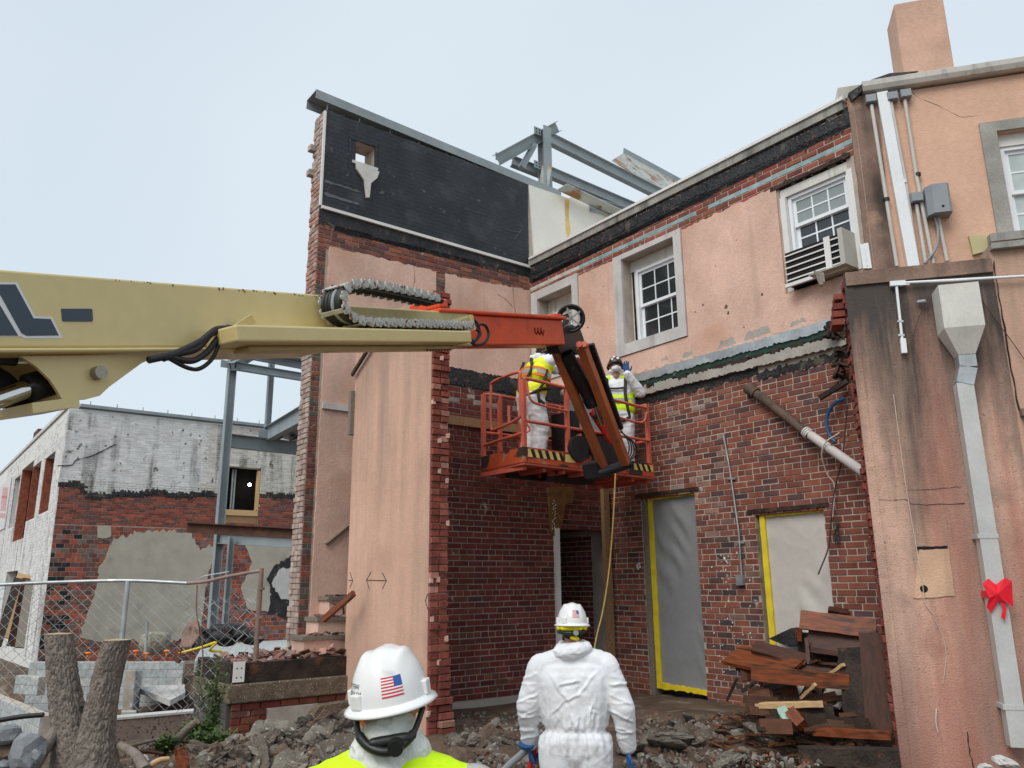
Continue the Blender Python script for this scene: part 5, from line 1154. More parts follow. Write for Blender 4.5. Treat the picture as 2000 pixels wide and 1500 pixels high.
# weeds
def weed(x, y, zf, h, n, sp, label):
    o = thing('weed', label, 'weed', at(x, y, zf)); b = at(x, y, zf); ml = MB(); ms = MB()
    for i in range(n):
        tip = b + V((rnd.gauss(0, sp), rnd.gauss(0, sp * .6), h * rnd.uniform(.55, 1))); mid = b.lerp(tip, .5) + V((rnd.gauss(0, .03), 0, .03)); pa = smooth_path([b, mid, tip], 6); ms.tube(pa, .004, 4, cap=False)
        for q in pa[2:]:
            for k in range(9):
                a = rnd.uniform(0, 6.28); l_ = rnd.uniform(.03, .075); d = V((math.cos(a), math.sin(a), rnd.uniform(-.2, .8))).normalized(); s = d.cross(Z).normalized() * l_ * .22; c = q + V((rnd.gauss(0, .03), rnd.gauss(0, .03), rnd.gauss(0, .03)))
                ml.add([c, c + d * l_ * .5 + s, c + d * l_, c + d * l_ * .5 - s], [(0, 1, 2, 3)])
    ms.build('stem', m_leaf, o); stuff(ml.build('leaves', m_leaf, o))
weed(415, 1445, 9.0, .86, 9, .13, 'tall feathery green weed growing against the stoop corner')
weed(405, 1478, 8.4, .22, 14, .10, 'low bushy green weed at the foot of the stoop')
weed(385, 1440, 9.1, .14, 8, .08, 'small weed tuft between the sticks and the stoop')
weed(322, 1478, 8.3, .16, 7, .05, 'little green shoot among the sticks beside the stump')
# rocks at bottom left
for k, (x, y, s, lab) in enumerate(((12, 1432, .16, 'blue-grey rock at the left edge above the others'), (50, 1462, .2, 'largest blue-grey rock left of the stump root'), (20, 1468, .18, 'brownish rock half hidden at the left edge'), (8, 1495, .14, 'blue-grey rock in the bottom left corner'), (40, 1492, .12, 'small dark rock below the largest rock'), (68, 1480, .09, 'small round rock right beside the stump root'))):
    p = at(x, y, 7.2); o = bpy.data.objects.new('rock', GV[k % 4] if k != 2 else VAR[12]); C0.objects.link(o); o.location = p; o.scale = (s * .9, s * .8, s * .75); o.rotation_euler = (k, k * 2, k * 3); tag(o, lab, 'rock', 'rocks at bottom left')
p = fz(0, 0)
tag(MB().poly(Frame(at(24, 1425, 7.3), (1, 0, 0), (0, -1, 0)), fpx(Frame(at(24, 1425, 7.3), (1, 0, 0), (0, -1, 0)), [(15, 1430), (22, 1422), (36, 1414), (33, 1428), (24, 1440), (17, 1446)]), 0, .01).build('yellow_scrap', m_tape), 'crumpled yellow plastic scrap lying by the rocks', 'scrap')
# sticks and roots on the ground beside the stump
for k, (a, b, r, m_, lab) in enumerate((((240, 1462, 8.4), (350, 1440, 8.6), .02, m_wood_g, 'long grey stick lying from the stump towards the stoop'), ((345, 1448, 8.4), (386, 1408, 8.3), .045, m_wood_g, 'thick weathered stick leaning on the stoop corner'), ((255, 1472, 8.2), (320, 1472, 8.2), .025, m_wood_d, 'brown stick lying level right of the stump'), ((290, 1498, 7.8), (330, 1482, 7.9), .03, m_wood_p, 'pale stick beside the little plastic bottle'), ((310, 1452, 8.5), (385, 1452, 8.6), .02, m_wood_d, 'reddish stick lying by the stoop foot'))):
    tag(MB().tube(smooth_path([at(*a), (at(*a) + at(*b)) / 2 + V((0, 0, .02)), at(*b)], 4), [r * (1 - .04 * i) for i in range(9)], 8).build('stick', m_), lab, 'stick')
bq = thing('plastic_bottle', 'tiny white plastic bottle with a blue cap lying by the sticks', 'bottle', at(285, 1480, 7.9)); a = at(279, 1476, 7.9); b = at(290, 1485, 7.9)
MB().tube([a, a.lerp(b, .6), a.lerp(b, .75), b], [.018, .022, .012, .012], 10).build('bottle', m_cast, bq); MB().tube([b, b + (b - a).normalized() * .03], .016, 10).build('cap', m_glove, bq)
tag(MB().bar(at(352, 1462, 8.2), at(362, 1520, 8.1), .09, .07).build('split_stump', m_wood_o), 'split orange-brown wood stub standing among the sticks', 'wood stub')

# ================================================================ dug-out foundation of concrete blocks
def blockwall(label, a, b, zt, rows, th=.2, skip=None, mat=m_cmu, n_max=60):
    a = V(a); b = V(b); d = (b - a); ln = d.length; d.normalize(); n = V((d.y, -d.x, 0))
    if n.dot(CAM - a) < 0: n = -n
    f = Frame((a.x, a.y, 0), d, n); o = thing('block_wall', label, 'wall', (a.x, a.y, zt - rows * .2))
    MB().fbox(f, 0, ln, zt - rows * .2, zt - .004, -th, -.012).build('core', m_mortar, o)
    for j in range(rows):
        u = -.2 if j % 2 else 0
        while u < ln:
            s, e = max(0, u + .005), min(ln, u + .395)
            if e - s > .05: inst('block', brick_mesh(pick([(.42, .45, .45), (.39, .42, .42), (.45, .47, .46)], .06), m_brick_c), f.mat((s + e) / 2, zt - j * .2 - .1, -.03, e - s, .19, .06), o)
            u += .4
    return o
def pz(x, y, z): p = atz(x, y, z); return V((p.x, p.y, 0))
blockwall('long grey concrete block wall at the back of the foundation pit', at(60, 1275, 21.5) * 1, at(360, 1275, 22) * 1, .02, 7)
blockwall('block pier wall coming forward in the middle of the pit', at(268, 1278, 19.5) * 1, at(282, 1280, 21.5) * 1, -.02, 6)
blockwall('short concrete block pier standing right of the forked stump', at(243, 1330, 15.5) * 1, at(272, 1330, 15.6) * 1, -.34, 5)
blockwall('low concrete block wall crossing the left of the pit', at(-20, 1312, 19) * 1, at(85, 1345, 15) * 1, -.42, 4)
blockwall('front concrete block wall slanting under the fence at left', at(-30, 1340, 16.5) * 1, at(150, 1405, 13.2) * 1, -.75, 3)
blockwall('block wall stub behind the forked stump', at(170, 1320, 16.5) * 1, at(186, 1318, 18.5) * 1, -.3, 5)
blockwall('lone grey block wall piece at the back left of the pit', at(35, 1285, 19.5) * 1, at(80, 1288, 19.2) * 1, -.1, 2)
for k, (pts, z, lab) in enumerate((([(275, 1345), (300, 1325), (360, 1330), (362, 1352), (332, 1368)], -.62, 'pale concrete slab lying over the pit at right'), ([(-10, 1345), (70, 1385), (75, 1402), (-10, 1402)], -1.0, 'pale concrete footing slab at the left of the pit'))):
    q = [atz(x, y, z) for x, y in pts]; n = len(q)
    tag(MB().add(q + [p - Z * .12 for p in q], [tuple(range(n - 1, -1, -1)), tuple(range(n, 2 * n))] + [(i, (i + 1) % n, n + (i + 1) % n, n + i) for i in range(n)]).build('concrete_slab', m_cast), lab, 'slab')
blockwall('short block pier under the pale slab next to the stoop', at(332, 1352, 14.2) * 1, at(356, 1352, 14.2) * 1, -.52, 4)
for k, (x0, y0, x1, y1, lab) in enumerate(((0, 1376, 28, 1372, 'upper brown board lying on the pit footing'), (0, 1386, 54, 1388, 'lower brown board lying on the pit footing'))):
    tag(MB().bar(atz(x0, y0, -.86), atz(x1, y1, -.86), .25, .05).build('pit_board', m_wood_d), lab, 'board')
tag(MB().tube(smooth_path([at(-20, 1410, 10.6), at(40, 1400, 10.6), at(85, 1396, 10.6)], 5), .03, 8).build('black_pipe', m_rubber), 'black pipe running along the ground by the stump', 'pipe')
ft = Frame(at(240, 1402, 11.2) * 1, (at(358, 1387, 11.6) - at(240, 1402, 11.2)).normalized(), (0, -1, 0)); ft.v = Z; ft.u.z = 0; ft.u.normalize(); ft.n = V((ft.u.y, -ft.u.x, 0))
zt_ = ft.o.z; ft.o.z = 0
ob = thing('aggregate_kerb', 'low pinkish speckled concrete kerb wall between stump and stoop', 'kerb', ft.w(.4, 0, 0))
MB().fbox(ft, -.3, 1.05, -.3, zt_ - .02, -.2, 0).build('wall', M('speckled_concrete', (.25, .19, .16), .93, .15, 6, .6, 60, spots=((.06, .045, .04), 28, .58, .06)), ob); MB().fbox(ft, -.3, 1.06, zt_ - .018, zt_ + .01, -.22, .015).build('cap', m_cast, ob)
# exposed-aggregate round planter and pipe behind the fence
pl = thing('round_planter', 'round pebble-faced concrete planter on the block wall behind the fence', 'planter', at(303, 1270, 20)); c = at(303, 1256, 20)
prf = [(.18, -.26), (.31, -.22), (.36, 0), (.33, .18), (.22, .25), (.0, .26)]
vs = [c + V((r * math.cos(2 * math.pi * k / 18), r * math.sin(2 * math.pi * k / 18), z)) for r, z in prf for k in range(18)]
MB().add(vs, [(j * 18 + k, j * 18 + (k + 1) % 18, (j + 1) * 18 + (k + 1) % 18, (j + 1) * 18 + k) for j in range(5) for k in range(18)], None, True).build('bowl', M('pebble_concrete', (.30, .27, .21), .9, .3, 12, .8, 50, spots=((.13, .11, .08), 18, .55, .08)), pl)
tag(MB().tube([at(288, 1214, 19.5), at(284, 1274, 19.5)], .035, 10).build('steel_pipe', m_galv), 'short upright grey pipe before the round planter', 'pipe')
for k, (x, y) in enumerate(((266, 1272), (286, 1277), (326, 1272), (172, 1276))):
    o = thing('rebar_cap', ['orange rebar cap nearest the forked stump on its right', 'orange rebar cap below the short upright grey pipe', 'orange rebar cap right of the round planter', 'orange rebar cap seen between the two stump trunks'][k], 'cap', at(x, y, 19.3), 'orange rebar caps'); c = at(x, y, 19.3)
    MB().tube([c, c + Z * .02, c + Z * .03], [.07, .07, .03], 10).build('top', m_hiorange, o); MB().tube([c - Z * .08, c], .03, 8).build('sleeve', m_hiorange, o)
tag(MB().tube(smooth_path([at(350, 1276, 18.5), at(380, 1268, 18.5), at(400, 1262, 18.4), at(422, 1255, 18.3), at(410, 1270, 18.4), at(435, 1272, 18.5)], 6), [.03] * 31, 5).build('caution_tape', m_tape), 'yellow caution tape straggling along the slab edge', 'tape')
q = at(448, 1238, 20.3)
mb = MB()
for i in range(16): c = q + V((rnd.uniform(-.75, .75), rnd.uniform(-.2, .2), rnd.uniform(-.2, .12))); mb.ball(c, rnd.uniform(.12, .24), 8, 5, (1.3, 1, .7))
tag(mb.build('black_tarp', m_tar), 'crumpled black tarp heaped between the steel posts', 'tarp')
sl_ = [atz(x, y, -.02) for x, y in ((395, 1262), (565, 1246), (580, 1262), (580, 1282), (380, 1290))]; n = 5
tag(MB().add(sl_ + [p - Z * .3 for p in sl_], [tuple(range(n - 1, -1, -1)), tuple(range(n, 2 * n))] + [(i, (i + 1) % n, n + (i + 1) % n, n + i) for i in range(n)]).build('concrete_ledge', m_cmu), 'pale concrete ledge below the steel posts', 'ledge')

# ================================================================ far building of white painted brick
wb = thing('white_brick_building', 'two-storey building of peeling white painted brick with bared red brick below', 'building', (-11, 26, 0))
BT = 7.45; BW = 8.6
door = (FB.px(443, 910)[0], FB.px(506, 985)[0], FB.px(450, 1022)[1], FB.px(470, 912)[1])
wallgrid(FB, .03, BW, -.8, BT, -.4, -.012, [door]).build('front_wall', m_mortar, wb); wallgrid(FB, .03, BW, 5.2, BT - .01, -.011, -.006, [door]).build('paint_coat', m_white, wb)
split = lambda u: 4.72 + .16 * noise.noise(V((u * 1.2, 0, 0))) + .05 * noise.noise(V((u * 6, 2, 0))) + (.02 + .05 * u if u < 6 else .35) + (.25 if u < .7 else 0)
WHT = [(.70, .70, .68), (.73, .73, .71), (.67, .66, .64), (.62, .61, .59)]
RD = [(.30, .075, .045), (.22, .06, .045), (.15, .05, .045), (.26, .07, .04), (.13, .065, .06), (.34, .09, .05)]
def colW(u, z):
    s = split(u)
    if z > s + .03: return pick(WHT if u < 4.4 else [(.60, .57, .51), (.54, .51, .45), (.65, .62, .56)], .06)
    if z > s - .13: return pick([(.03, .025, .024), (.05, .03, .026)], .2)
    return pick(RD, .2)
bw_ = lay(FB, 0, BW, 3.78, BT - .05, [door], colW, course=.0762, ln=.235, hdr=0, joint=.010, dj=.003)
inp = lambda u, z: True
bw2 = lay(FB, .0, BW, -.5, 3.78, [door], lambda u, z: (.012, .010, .009) if u < .75 and rnd.random() < .5 - u * .5 else pick(RD + [(.20, .12, .11), (.17, .10, .10)], .2), course=.142, ln=.235, hdr=0, joint=.014)  # near-black bricks paint the darkness of holes where bricks are missing
emit(FB, bw2, wb, m_brick, .06); 
mbw = MB()
for b in bw_: m4 = FB.mat((b[0] + b[1]) / 2, (b[2] + b[3]) / 2, b[5] - .03, b[1] - b[0], b[3] - b[2], .06); mbw.add([m4 @ V(p) for p in UB.v], UB.f, b[4])
stuff(mbw.build('painted_bricks', m_white_b, wb))
# tarry ragged band
for k in range(22):
    u = k * .4 - .05; s = split(u + .2)
    if door[0] - .4 < u < door[1]: continue
    MB().poly(FB, jagpoly([(u, s - .12), (u + .42, split(u + .42) - .12), (u + .42, split(u + .42) + .04), (u, s + .05)], [.08, 0, .07, 0], .035), .0, rnd.uniform(.008, .03)).build('torn_flashing', m_tar, wb)
# render patches
pp_ = fpx(FB, [(155, 1245), (185, 1160), (195, 1105), (208, 1085), (222, 1050), (260, 1045), (262, 1036), (300, 1038), (330, 1035), (372, 1040), (392, 1075), (410, 1062), (418, 1075), (405, 1130), (395, 1200), (388, 1248), (200, 1255)])
MB().poly(FB, jagpoly(pp_, [.07] * 16 + [0], .07), -.005, .014).build('render_patch', m_plaster, wb)
MB().poly(FB, jagpoly(fpx(FB, [(190, 1027), (216, 1028), (216, 1048), (200, 1052), (190, 1050)]), [.03] * 5, .1), -.005, .02).build('render_patch', m_plaster, wb)
MB().poly(FB, jagpoly(fpx(FB, [(478, 1060), (575, 1062), (572, 1205), (485, 1190), (470, 1150), (492, 1100)]), [.06] * 6, .14), -.005, .02).build('render_patch', m_plaster, wb)
MB().poly(FB, jagpoly(fpx(FB, [(572, 1082), (575, 1215), (540, 1198), (520, 1200), (530, 1160), (520, 1130), (535, 1105)]), [.08] * 7, .10), -.004, .028).build('tar_blot', m_tar, wb)
MB().poly(FB, jagpoly(fpx(FB, [(575, 1105), (575, 1175), (548, 1170), (530, 1140), (545, 1112)]), [.06] * 5, .10), -.004, .033).build('white_blot', m_cast, wb)
# doorway with boards and lamp
MB().fbox(FB, door[0] - .5, door[1] + .5, door[2] - .2, door[3] + .3, -2.5, -.9).build('room', m_dark, wb)
MB().fbox(FB, door[0] + .01, door[1] - .01, door[2], door[2] + .28, -.2, -.08).build('door_board', m_wood, wb); MB().fbox(FB, door[0] + .01, door[1] - .01, door[2] + .285, door[2] + .48, -.15, -.03).build('door_board', m_wood_p, wb); MB().fbox(FB, door[1] - .10, door[1] - .01, door[2] + .49, door[3] - .1, -.2, -.02).build('door_post', m_wood_p, wb)
MB().ball(FB.w(*FB.px(497, 944), -.5), .06, 10, 7).build('bulb', m_lamp, wb)
for x in (455, 465, 470): u = FB.px(x, 940)[0]; MB().fbox(FB, u, u + .06, door[2] + .5, door[3], -.75, -.7).build('stud', m_galv, wb)
# roof edge channel
MB().fbox(FB, .3, BW, BT + .06, BT + .16, -.3, .10).build('roof_channel', m_steel, wb)
for i in range(10): u = .6 + i * .8; MB().cyl(FB.w(u, BT + .16, -.05), FB.w(u, BT + .30, -.05), .015, 6).build('anchor_bolt', m_steel, wb)
crack(FB, [(112, 910), (140, 908), (150, 898), (180, 890), (205, 878), (225, 868)], .018, wb, d=.01)
# left flank
def flh(x0, x1, y0, y1): a = FBL.px(x1, (y0 + y1) / 2)[0]; b = FBL.px(x0, (y0 + y1) / 2)[0]; m_ = (x0 + x1) / 2; return (a, b, FBL.px(m_, y1)[1], FBL.px(m_, y0)[1])
HL = [flh(82, 100, 894, 998), flh(57, 73, 912, 1012), flh(34, 55, 915, 1052), flh(23, 33, 936, 1028), flh(4, 26, 1116, 1250)]
wallgrid(FBL, .03, 22, -.8, BT, -.35, -.006, HL).build('side_wall', m_white, wb)
mbw = MB()
for b in lay(FBL, .02, 16, -.3, BT - .1, HL, lambda u, z: pick(WHT, .06), hdr=0, ln=.3, course=.10, dj=.003):
    m4 = FBL.mat((b[0] + b[1]) / 2, (b[2] + b[3]) / 2, b[5] - .03, b[1] - b[0], b[3] - b[2], .06); mbw.add([m4 @ V(p) for p in UB.v], UB.f, b[4])
stuff(mbw.build('painted_bricks', m_white_b, wb))
for k, h in enumerate(HL):
    MB().fbox(FBL, h[0] - .3, h[1] + .3, h[2] - .2, h[3] + .2, -1.6, -.37).build('room', m_dark if k != 2 else m_rust, wb)
    if k < 3: MB().fbox(FBL, h[1] - .08, h[1] - .002, h[2], h[3], -.34, -.02).build('brick_jamb', M('raw_brick_jamb', (.30, .09, .05), .9, .3, 8, .4, 30) if k == 0 else bpy.data.materials['raw_brick_jamb'], wb)
MB().fbox(FBL, .3, 20, BT + .02, BT + .14, -.3, .06).build('roof_edge', m_flash, wb)
MB().fbox(FBL, 8, 9.2, BT + .14, BT + .6, -.9, -.1).build('chimney', m_rust, wb)
mb = MB(); mb.add([FB.w(0, BT, -.38), FB.w(BW, BT, -.38), FB.w(BW, BT - .4, -15), FB.w(0, BT - .4, -15), FB.w(0, BT - .8, -.38), FB.w(BW, BT - .8, -.38), FB.w(BW, BT - .8, -15), FB.w(0, BT - .8, -15)], [(0, 1, 2, 3), (7, 6, 5, 4), (0, 4, 5, 1), (1, 5, 6, 2), (2, 6, 7, 3), (3, 7, 4, 0)]); mb.build('roof', m_whmemb, wb)
sg = thing('wall_sign', 'faded white sign with red lettering on the far side wall', 'sign', FBL.w(*FBL.px(10, 980), .05))
s0, s1 = FBL.px(23, 940), FBL.px(-14, 1022)
MB().fbox(FBL, s0[0], s1[0], s1[1] - .6, s0[1] + .2, .01, .04).build('board', m_sign, sg)
def text_mesh(body, size):
    cu = bpy.data.curves.new('lettering', 'FONT'); cu.body = body; cu.size = size; cu.align_x = 'CENTER'; o = bpy.data.objects.new('tmp', cu); C0.objects.link(o)
    me = bpy.data.meshes.new_from_object(o.evaluated_get(bpy.context.evaluated_depsgraph_get())); bpy.data.objects.remove(o); bpy.data.curves.remove(cu); return me
for k in range(4):                                       # four lines of faded, unreadable red letters
    y_ = 962 + k * 15; h_ = (.5, .42, .26, .22)[k]; mb = MB()
    for j in range(7):
        u, v = FBL.px(17 - k * 1.6 - j * 1.6, y_); mb.fbox(FBL, u, u + .10, v - h_ / 2, v + h_ / 2, .041, .045); mb.fbox(FBL, u + .12, u + .22, v - h_ / 2 + (j % 3) * h_ * .35, v - h_ / 2 + (j % 3) * h_ * .35 + h_ * .22, .041, .045)
    mb.build('faded_lettering', m_signr, sg)
# boards leaning on the flank
for k, (a, b, m_, lab) in enumerate((((5, 1245, 24), (48, 1122, 25.2), m_wood_p, 'broad pale plywood board leaning on the white flank'), ((22, 1262, 23.5), (52, 1130, 25.0), m_wood_d, 'dark narrow board leaning right behind the plywood'), ((38, 1265, 23.0), (58, 1135, 24.8), m_wood_g, 'grey board leaning nearest the building corner'), ((-6, 1262, 23), (36, 1130, 24.6), m_wood_b, 'blackish board leaning in front of the plywood'))):
    tag(MB().bar(at(*a), at(*b), .38 if k == 0 else .22, .04, V((.6, -.8, 0))).build('leaning_board', m_), lab, 'board', 'boards leaning on the white building')

# ================================================================ steel frame beside it
sf = thing('steel_structure', 'grey primed steel posts and beams beside the white brick building', 'steel frame', at(410, 1254, 21))
ZP = 21.0
def sp(x, y, dz=0): return at(x, y, ZP + dz)
b0 = sp(412, 1254); b1 = sp(460, 640); MB().ibeam(b0, V((b0.x, b0.y, b1.z)), .20, .20, .016, eL).build('post', m_steel, sf)
c0 = sp(437, 1252, -.3); c1 = sp(452, 1048, -.3); MB().ibeam(c0, V((c0.x, c0.y, c1.z)), .13, .13, .012, eL).build('post', m_steel, sf)
h0 = sp(521, 858, 1.5); h1 = sp(530, 708, 1.5); MB().ibeam(V((h0.x, h0.y, h0.z)), V((h0.x, h0.y, h1.z)), .15, .14, .012, eL).build('hanger', m_steel, sf)
p0 = sp(572, 1258, -1.5); p1 = sp(573, 1045, -1.5); MB().tube([p0, V((p0.x, p0.y, p1.z))], .06, 10).build('pipe_post', m_galv, sf)
def bm_(a, b, h, wd, nm='beam'): MB().ibeam(a, b, h, wd, .016).build(nm, m_steel, sf)
bm_(sp(455, 714, .0), sp(600, 738, 1.5), .22, .15); bm_(sp(490, 694, .4), sp(600, 715, 2.0), .22, .15); bm_(sp(520, 684, .4), sp(610, 700, 2), .2, .2)
bm_(sp(452, 716, -.2), sp(500, 690, 1.2), .22, .2)
bm_(sp(520, 850, 1.5), sp(600, 805, -2.5), .42, .2); bm_(sp(450, 861, .2), sp(600, 878, 2.2), .36, .2)
for x in (500, 535, 565): bm_(sp(x, 858, 1.2), sp(x + 40, 838, 4), .12, .1, 'joist')
bm_(sp(424, 1050, .0), sp(575, 1058, -.5), .30, .2, 'header')
for (x, y) in ((440, 711), (468, 694), (514, 846)):
    f_ = Frame(sp(x, y, -.2), eL, eR); MB().fbox(f_, -.12, .12, -.1, .1, -.01, .01).build('splice_plate', m_steel, sf)
dk = MB(); dq = [sp(535, 850, 2), sp(600, 815, -1), sp(640, 850, 1), sp(600, 872, 4)]; dk.add(dq + [p + Z * .05 for p in dq], [(0, 1, 2, 3), (7, 6, 5, 4), (0, 4, 5, 1), (1, 5, 6, 2), (2, 6, 7, 3), (3, 7, 4, 0)]); dk.build('deck', m_steel, sf)
rb = thing('rusty_beam', 'dark rusty steel beam lying level across the grey posts', 'beam', sp(470, 1032, -.6))
MB().ibeam(sp(365, 1030, -1.2), sp(578, 1042, -1.4), .25, .22, .025).build('beam', m_rust, rb)

# ================================================================ boom lift
LB_ = thing('boom_lift', 'boom lift with cream boom, orange fly section and orange work basket', 'boom lift', CAM + ray(1000, 900) * 9.5)
Pt = CAM + ray(1100, 645) * 9.0; P0 = CAM + ray(0, 607) * 3.8
e1 = (Pt - P0).normalized(); nB = e1.cross(Z).normalized()
if nB.dot(CAM - Pt) < 0: nB = -nB
e3 = nB.cross(e1); e3 = e3 if e3.z > 0 else -e3
BO = Frame(P0, e1, nB, e3)                # axis frame; near face at d = +.17
HWb = .17
FBm = Frame(P0 + nB * HWb, e1, nB, e3)
def bpx(pts): return fpx(FBm, pts)
def bw(x, y, d=0): u, v = FBm.px(x, y, d); return FBm.w(u, v, d)
tb0, tb1 = FBm.px(0, 525), FBm.px(632, 576)
lb0 = FBm.px(0, 688); ue = FBm.px(640, 600)[0]; um_ = FBm.px(925, 640)[0]; uf0 = FBm.px(862, 600)[0]; uf1 = FBm.px(1112, 640)[0]
vt0 = tb0[1]; vt1 = tb1[1]; vb = lb0[1]; us_ = -1.6
print('boom', tb0, tb1, lb0, ue, um_, uf0, uf1, FBm.px(600, 680), FBm.px(1000, 610), FBm.px(1000, 672))
def bbox(u0, u1, v0, v1, d0, d1, mat, nm, par=LB_, v0b=None, v1b=None, bev=.012):
    v0b = v0 if v0b is None else v0b; v1b = v1 if v1b is None else v1b
    P = lambda u, v, d: BO.w(u, v, d)
    o = MB().hexa([P(u0, v0, d0), P(u1, v0b, d0), P(u1, v0b, d1), P(u0, v0, d1), P(u0, v1, d0), P(u1, v1b, d0), P(u1, v1b, d1), P(u0, v1, d1)]).build(nm, mat, par)
    if bev: b_ = o.modifiers.new('bevel', 'BEVEL'); b_.width = bev; b_.segments = 2
    return o
bbox(us_, ue, vb + .02, vt0 + (vt0 - vt1) * .3, -HWb, HWb, m_cream, 'base_boom', v1b=vt1)
bbox(us_, ue, vb - .005, vb + .018, -HWb - .03, HWb + .02, m_cream, 'bottom_flange')
vm1 = FBm.px(800, 602)[1]
bbox(ue + .001, um_, vb + .03, vm1, -HWb + .03, HWb - .03, m_cream_d, 'mid_boom')
# tray
ut0 = FBm.px(447, 660, .2)[0]; ut1 = FBm.px(921, 655, .27)[0]; vtr1, vtr0 = FBm.px(700, 640, .27)[1], FBm.px(700, 668, .27)[1]
bbox(ut0, ut1, vtr0, vtr1, HWb + .001, HWb + .27, m_cream, 'hose_tray'); bbox(ut0 + .2, ut1 - .05, vtr0 - .03, vtr0 - .001, HWb - .02, HWb + .13, m_cream_d, 'tray_lip')
mb = MB()
for i in range(9): u = ut1 - .40 + i * .04; mb.ball(BO.w(u, vtr0 - .03, HWb + .1), .012, 6, 4)
mb.build('tray_bolts', m_rust, LB_)
for x in (487, 690, 822):
    u = FBm.px(x, 636, .16)[0]; MB().bar(BO.w(u - .03, vtr1 + .004, HWb + .08), BO.w(u + .05, vtr1 + .06, HWb + .15), .06, .01, nB).build('tray_tab', m_cream_d, LB_)
# fly
vf1, vf0 = FBm.px(1000, 612)[1], FBm.px(1000, 672)[1]
bbox(uf0, uf1 - .05, vf0, vf1 - .025, -.12, .12, m_orange, 'fly_boom'); bbox(uf0 + .0, uf1, vf1 - .024, vf1 + .012, -.16, .16, m_orange, 'fly_top_plate')
bbox(uf0, uf0 + .12, vf1 + .013, vf1 + .09, -.16, .16, m_orange, 'chain_anchor'); bbox(uf1 - .18, uf1, vf1 + .0125, vf1 + .05, -.10, .10, m_orange, 'nose_plate')
mb = MB()
for k in range(3): x = 1044 + k * 6; mb.tube([BO.w(*FBm.px(x, 640, -.05), .1225), BO.w(*FBm.px(x + 1, 650, -.05), .1225), BO.w(*FBm.px(x + 4, 653 + k, -.05), .1225), BO.w(*FBm.px(x + 6, 645, -.05), .1225)], .006, 5)
mb.build('scribble', m_dark, LB_)
# decals
def decal(pts, mat, d, nm): MB().poly(FBm, bpx(pts), -.002, d).build(nm, mat, LB_)
zz = lambda pts: [(x * .35, 480 + y * .35) for x, y in pts]
decal(zz([(-60, 203), (95, 205), (195, 393), (290, 398), (348, 516), (140, 517), (112, 505), (-60, 505)]), m_decalw, .0015, 'logo_outline')
decal(zz([(-60, 216), (84, 216), (186, 405), (281, 409), (327, 501), (148, 503), (118, 488), (0, 275), (-60, 275)]), m_navy, .0030, 'logo_letter')
decal(zz([(-60, 320), (-10, 318), (100, 502), (-60, 502)]), m_navy, .0030, 'logo_letter')
decal([(119, 603), (177, 603), (180, 605), (181, 626), (179, 628), (124, 628), (121, 626)], m_navy, .003, 'dark_label')
for i in range(26):
    x = rnd.uniform(200, 625); y = 525 + x * .0805 + rnd.uniform(1, 5); s = rnd.uniform(1.2, 5); decal([(x, y), (x + s, y + .4), (x + s * .7, y + rnd.uniform(1, 6)), (x + s * .2, y + 1.5)], m_rust, .0012, 'rust_fleck')
for x in (482, 488, 690, 825): decal([(x, 640), (x + 6, 640), (x + 5, 656), (x + 2, 664), (x + 1, 650)], m_rust, HWb * 0 + .162, 'rust_run') if False else None
# cylinder bracket
br = zz([(150, 606), (930, 600), (822, 648), (640, 782), (590, 830), (515, 850), (380, 850), (352, 800), (312, 740), (240, 668)])
for d in (-.05, -.31): MB().poly(FBm, bpx(br), d - .02, d).build('cylinder_bracket', m_cream, LB_)
MB().poly(FBm, bpx(zz([(352, 852), (460, 832), (466, 893), (205, 930), (198, 872)])), -.36, -.03).build('bracket_foot', m_cream, LB_)
pc = FBm.px(535 * .35, 480 + 713 * .35, -.05); MB().cyl(FBm.w(*pc, -.06), FBm.w(*pc, .0), .034, 20).build('pivot_pin', m_pin, LB_)
MB().cyl(bw(-60, 800, -.18), bw(75, 752, -.18), .045, 20).build('piston_rod', m_chrome, LB_); MB().cyl(bw(55, 758, -.18), bw(110, 742, -.18), .07, 20).build('rod_eye', m_black, LB_)
MB().cyl(bw(-60, 698, -.18), bw(30, 703, -.18), .03, 12).build('hydraulic_tube', m_black, LB_)
MB().poly(FBm, bpx(zz([(30, 612), (150, 612), (240, 668), (312, 740), (352, 800), (372, 852), (205, 868), (150, 740), (80, 680)])), -.30, -.28).build('inner_plate', m_black, LB_)
# hoses out of the tray
for k, pts in enumerate(([(448, 645), (415, 650), (385, 680), (350, 690), (290, 703)], [(446, 650), (425, 662), (402, 690), (372, 705), (325, 696)], [(447, 655), (430, 668), (415, 700), (390, 720), (365, 718), (330, 700)], [(447, 642), (420, 645), (390, 668), (340, 692), (318, 700)])):
    MB().tube(smooth_path([bw(x, y, .10) for x, y in pts], 6), [.020, .018, .012, .020][k], 8).build('hydraulic_hose', m_rubber, LB_)
MB().cyl(bw(445, 652, .02), bw(470, 654, .02), .055, 14).build('hose_gland', m_black, LB_)
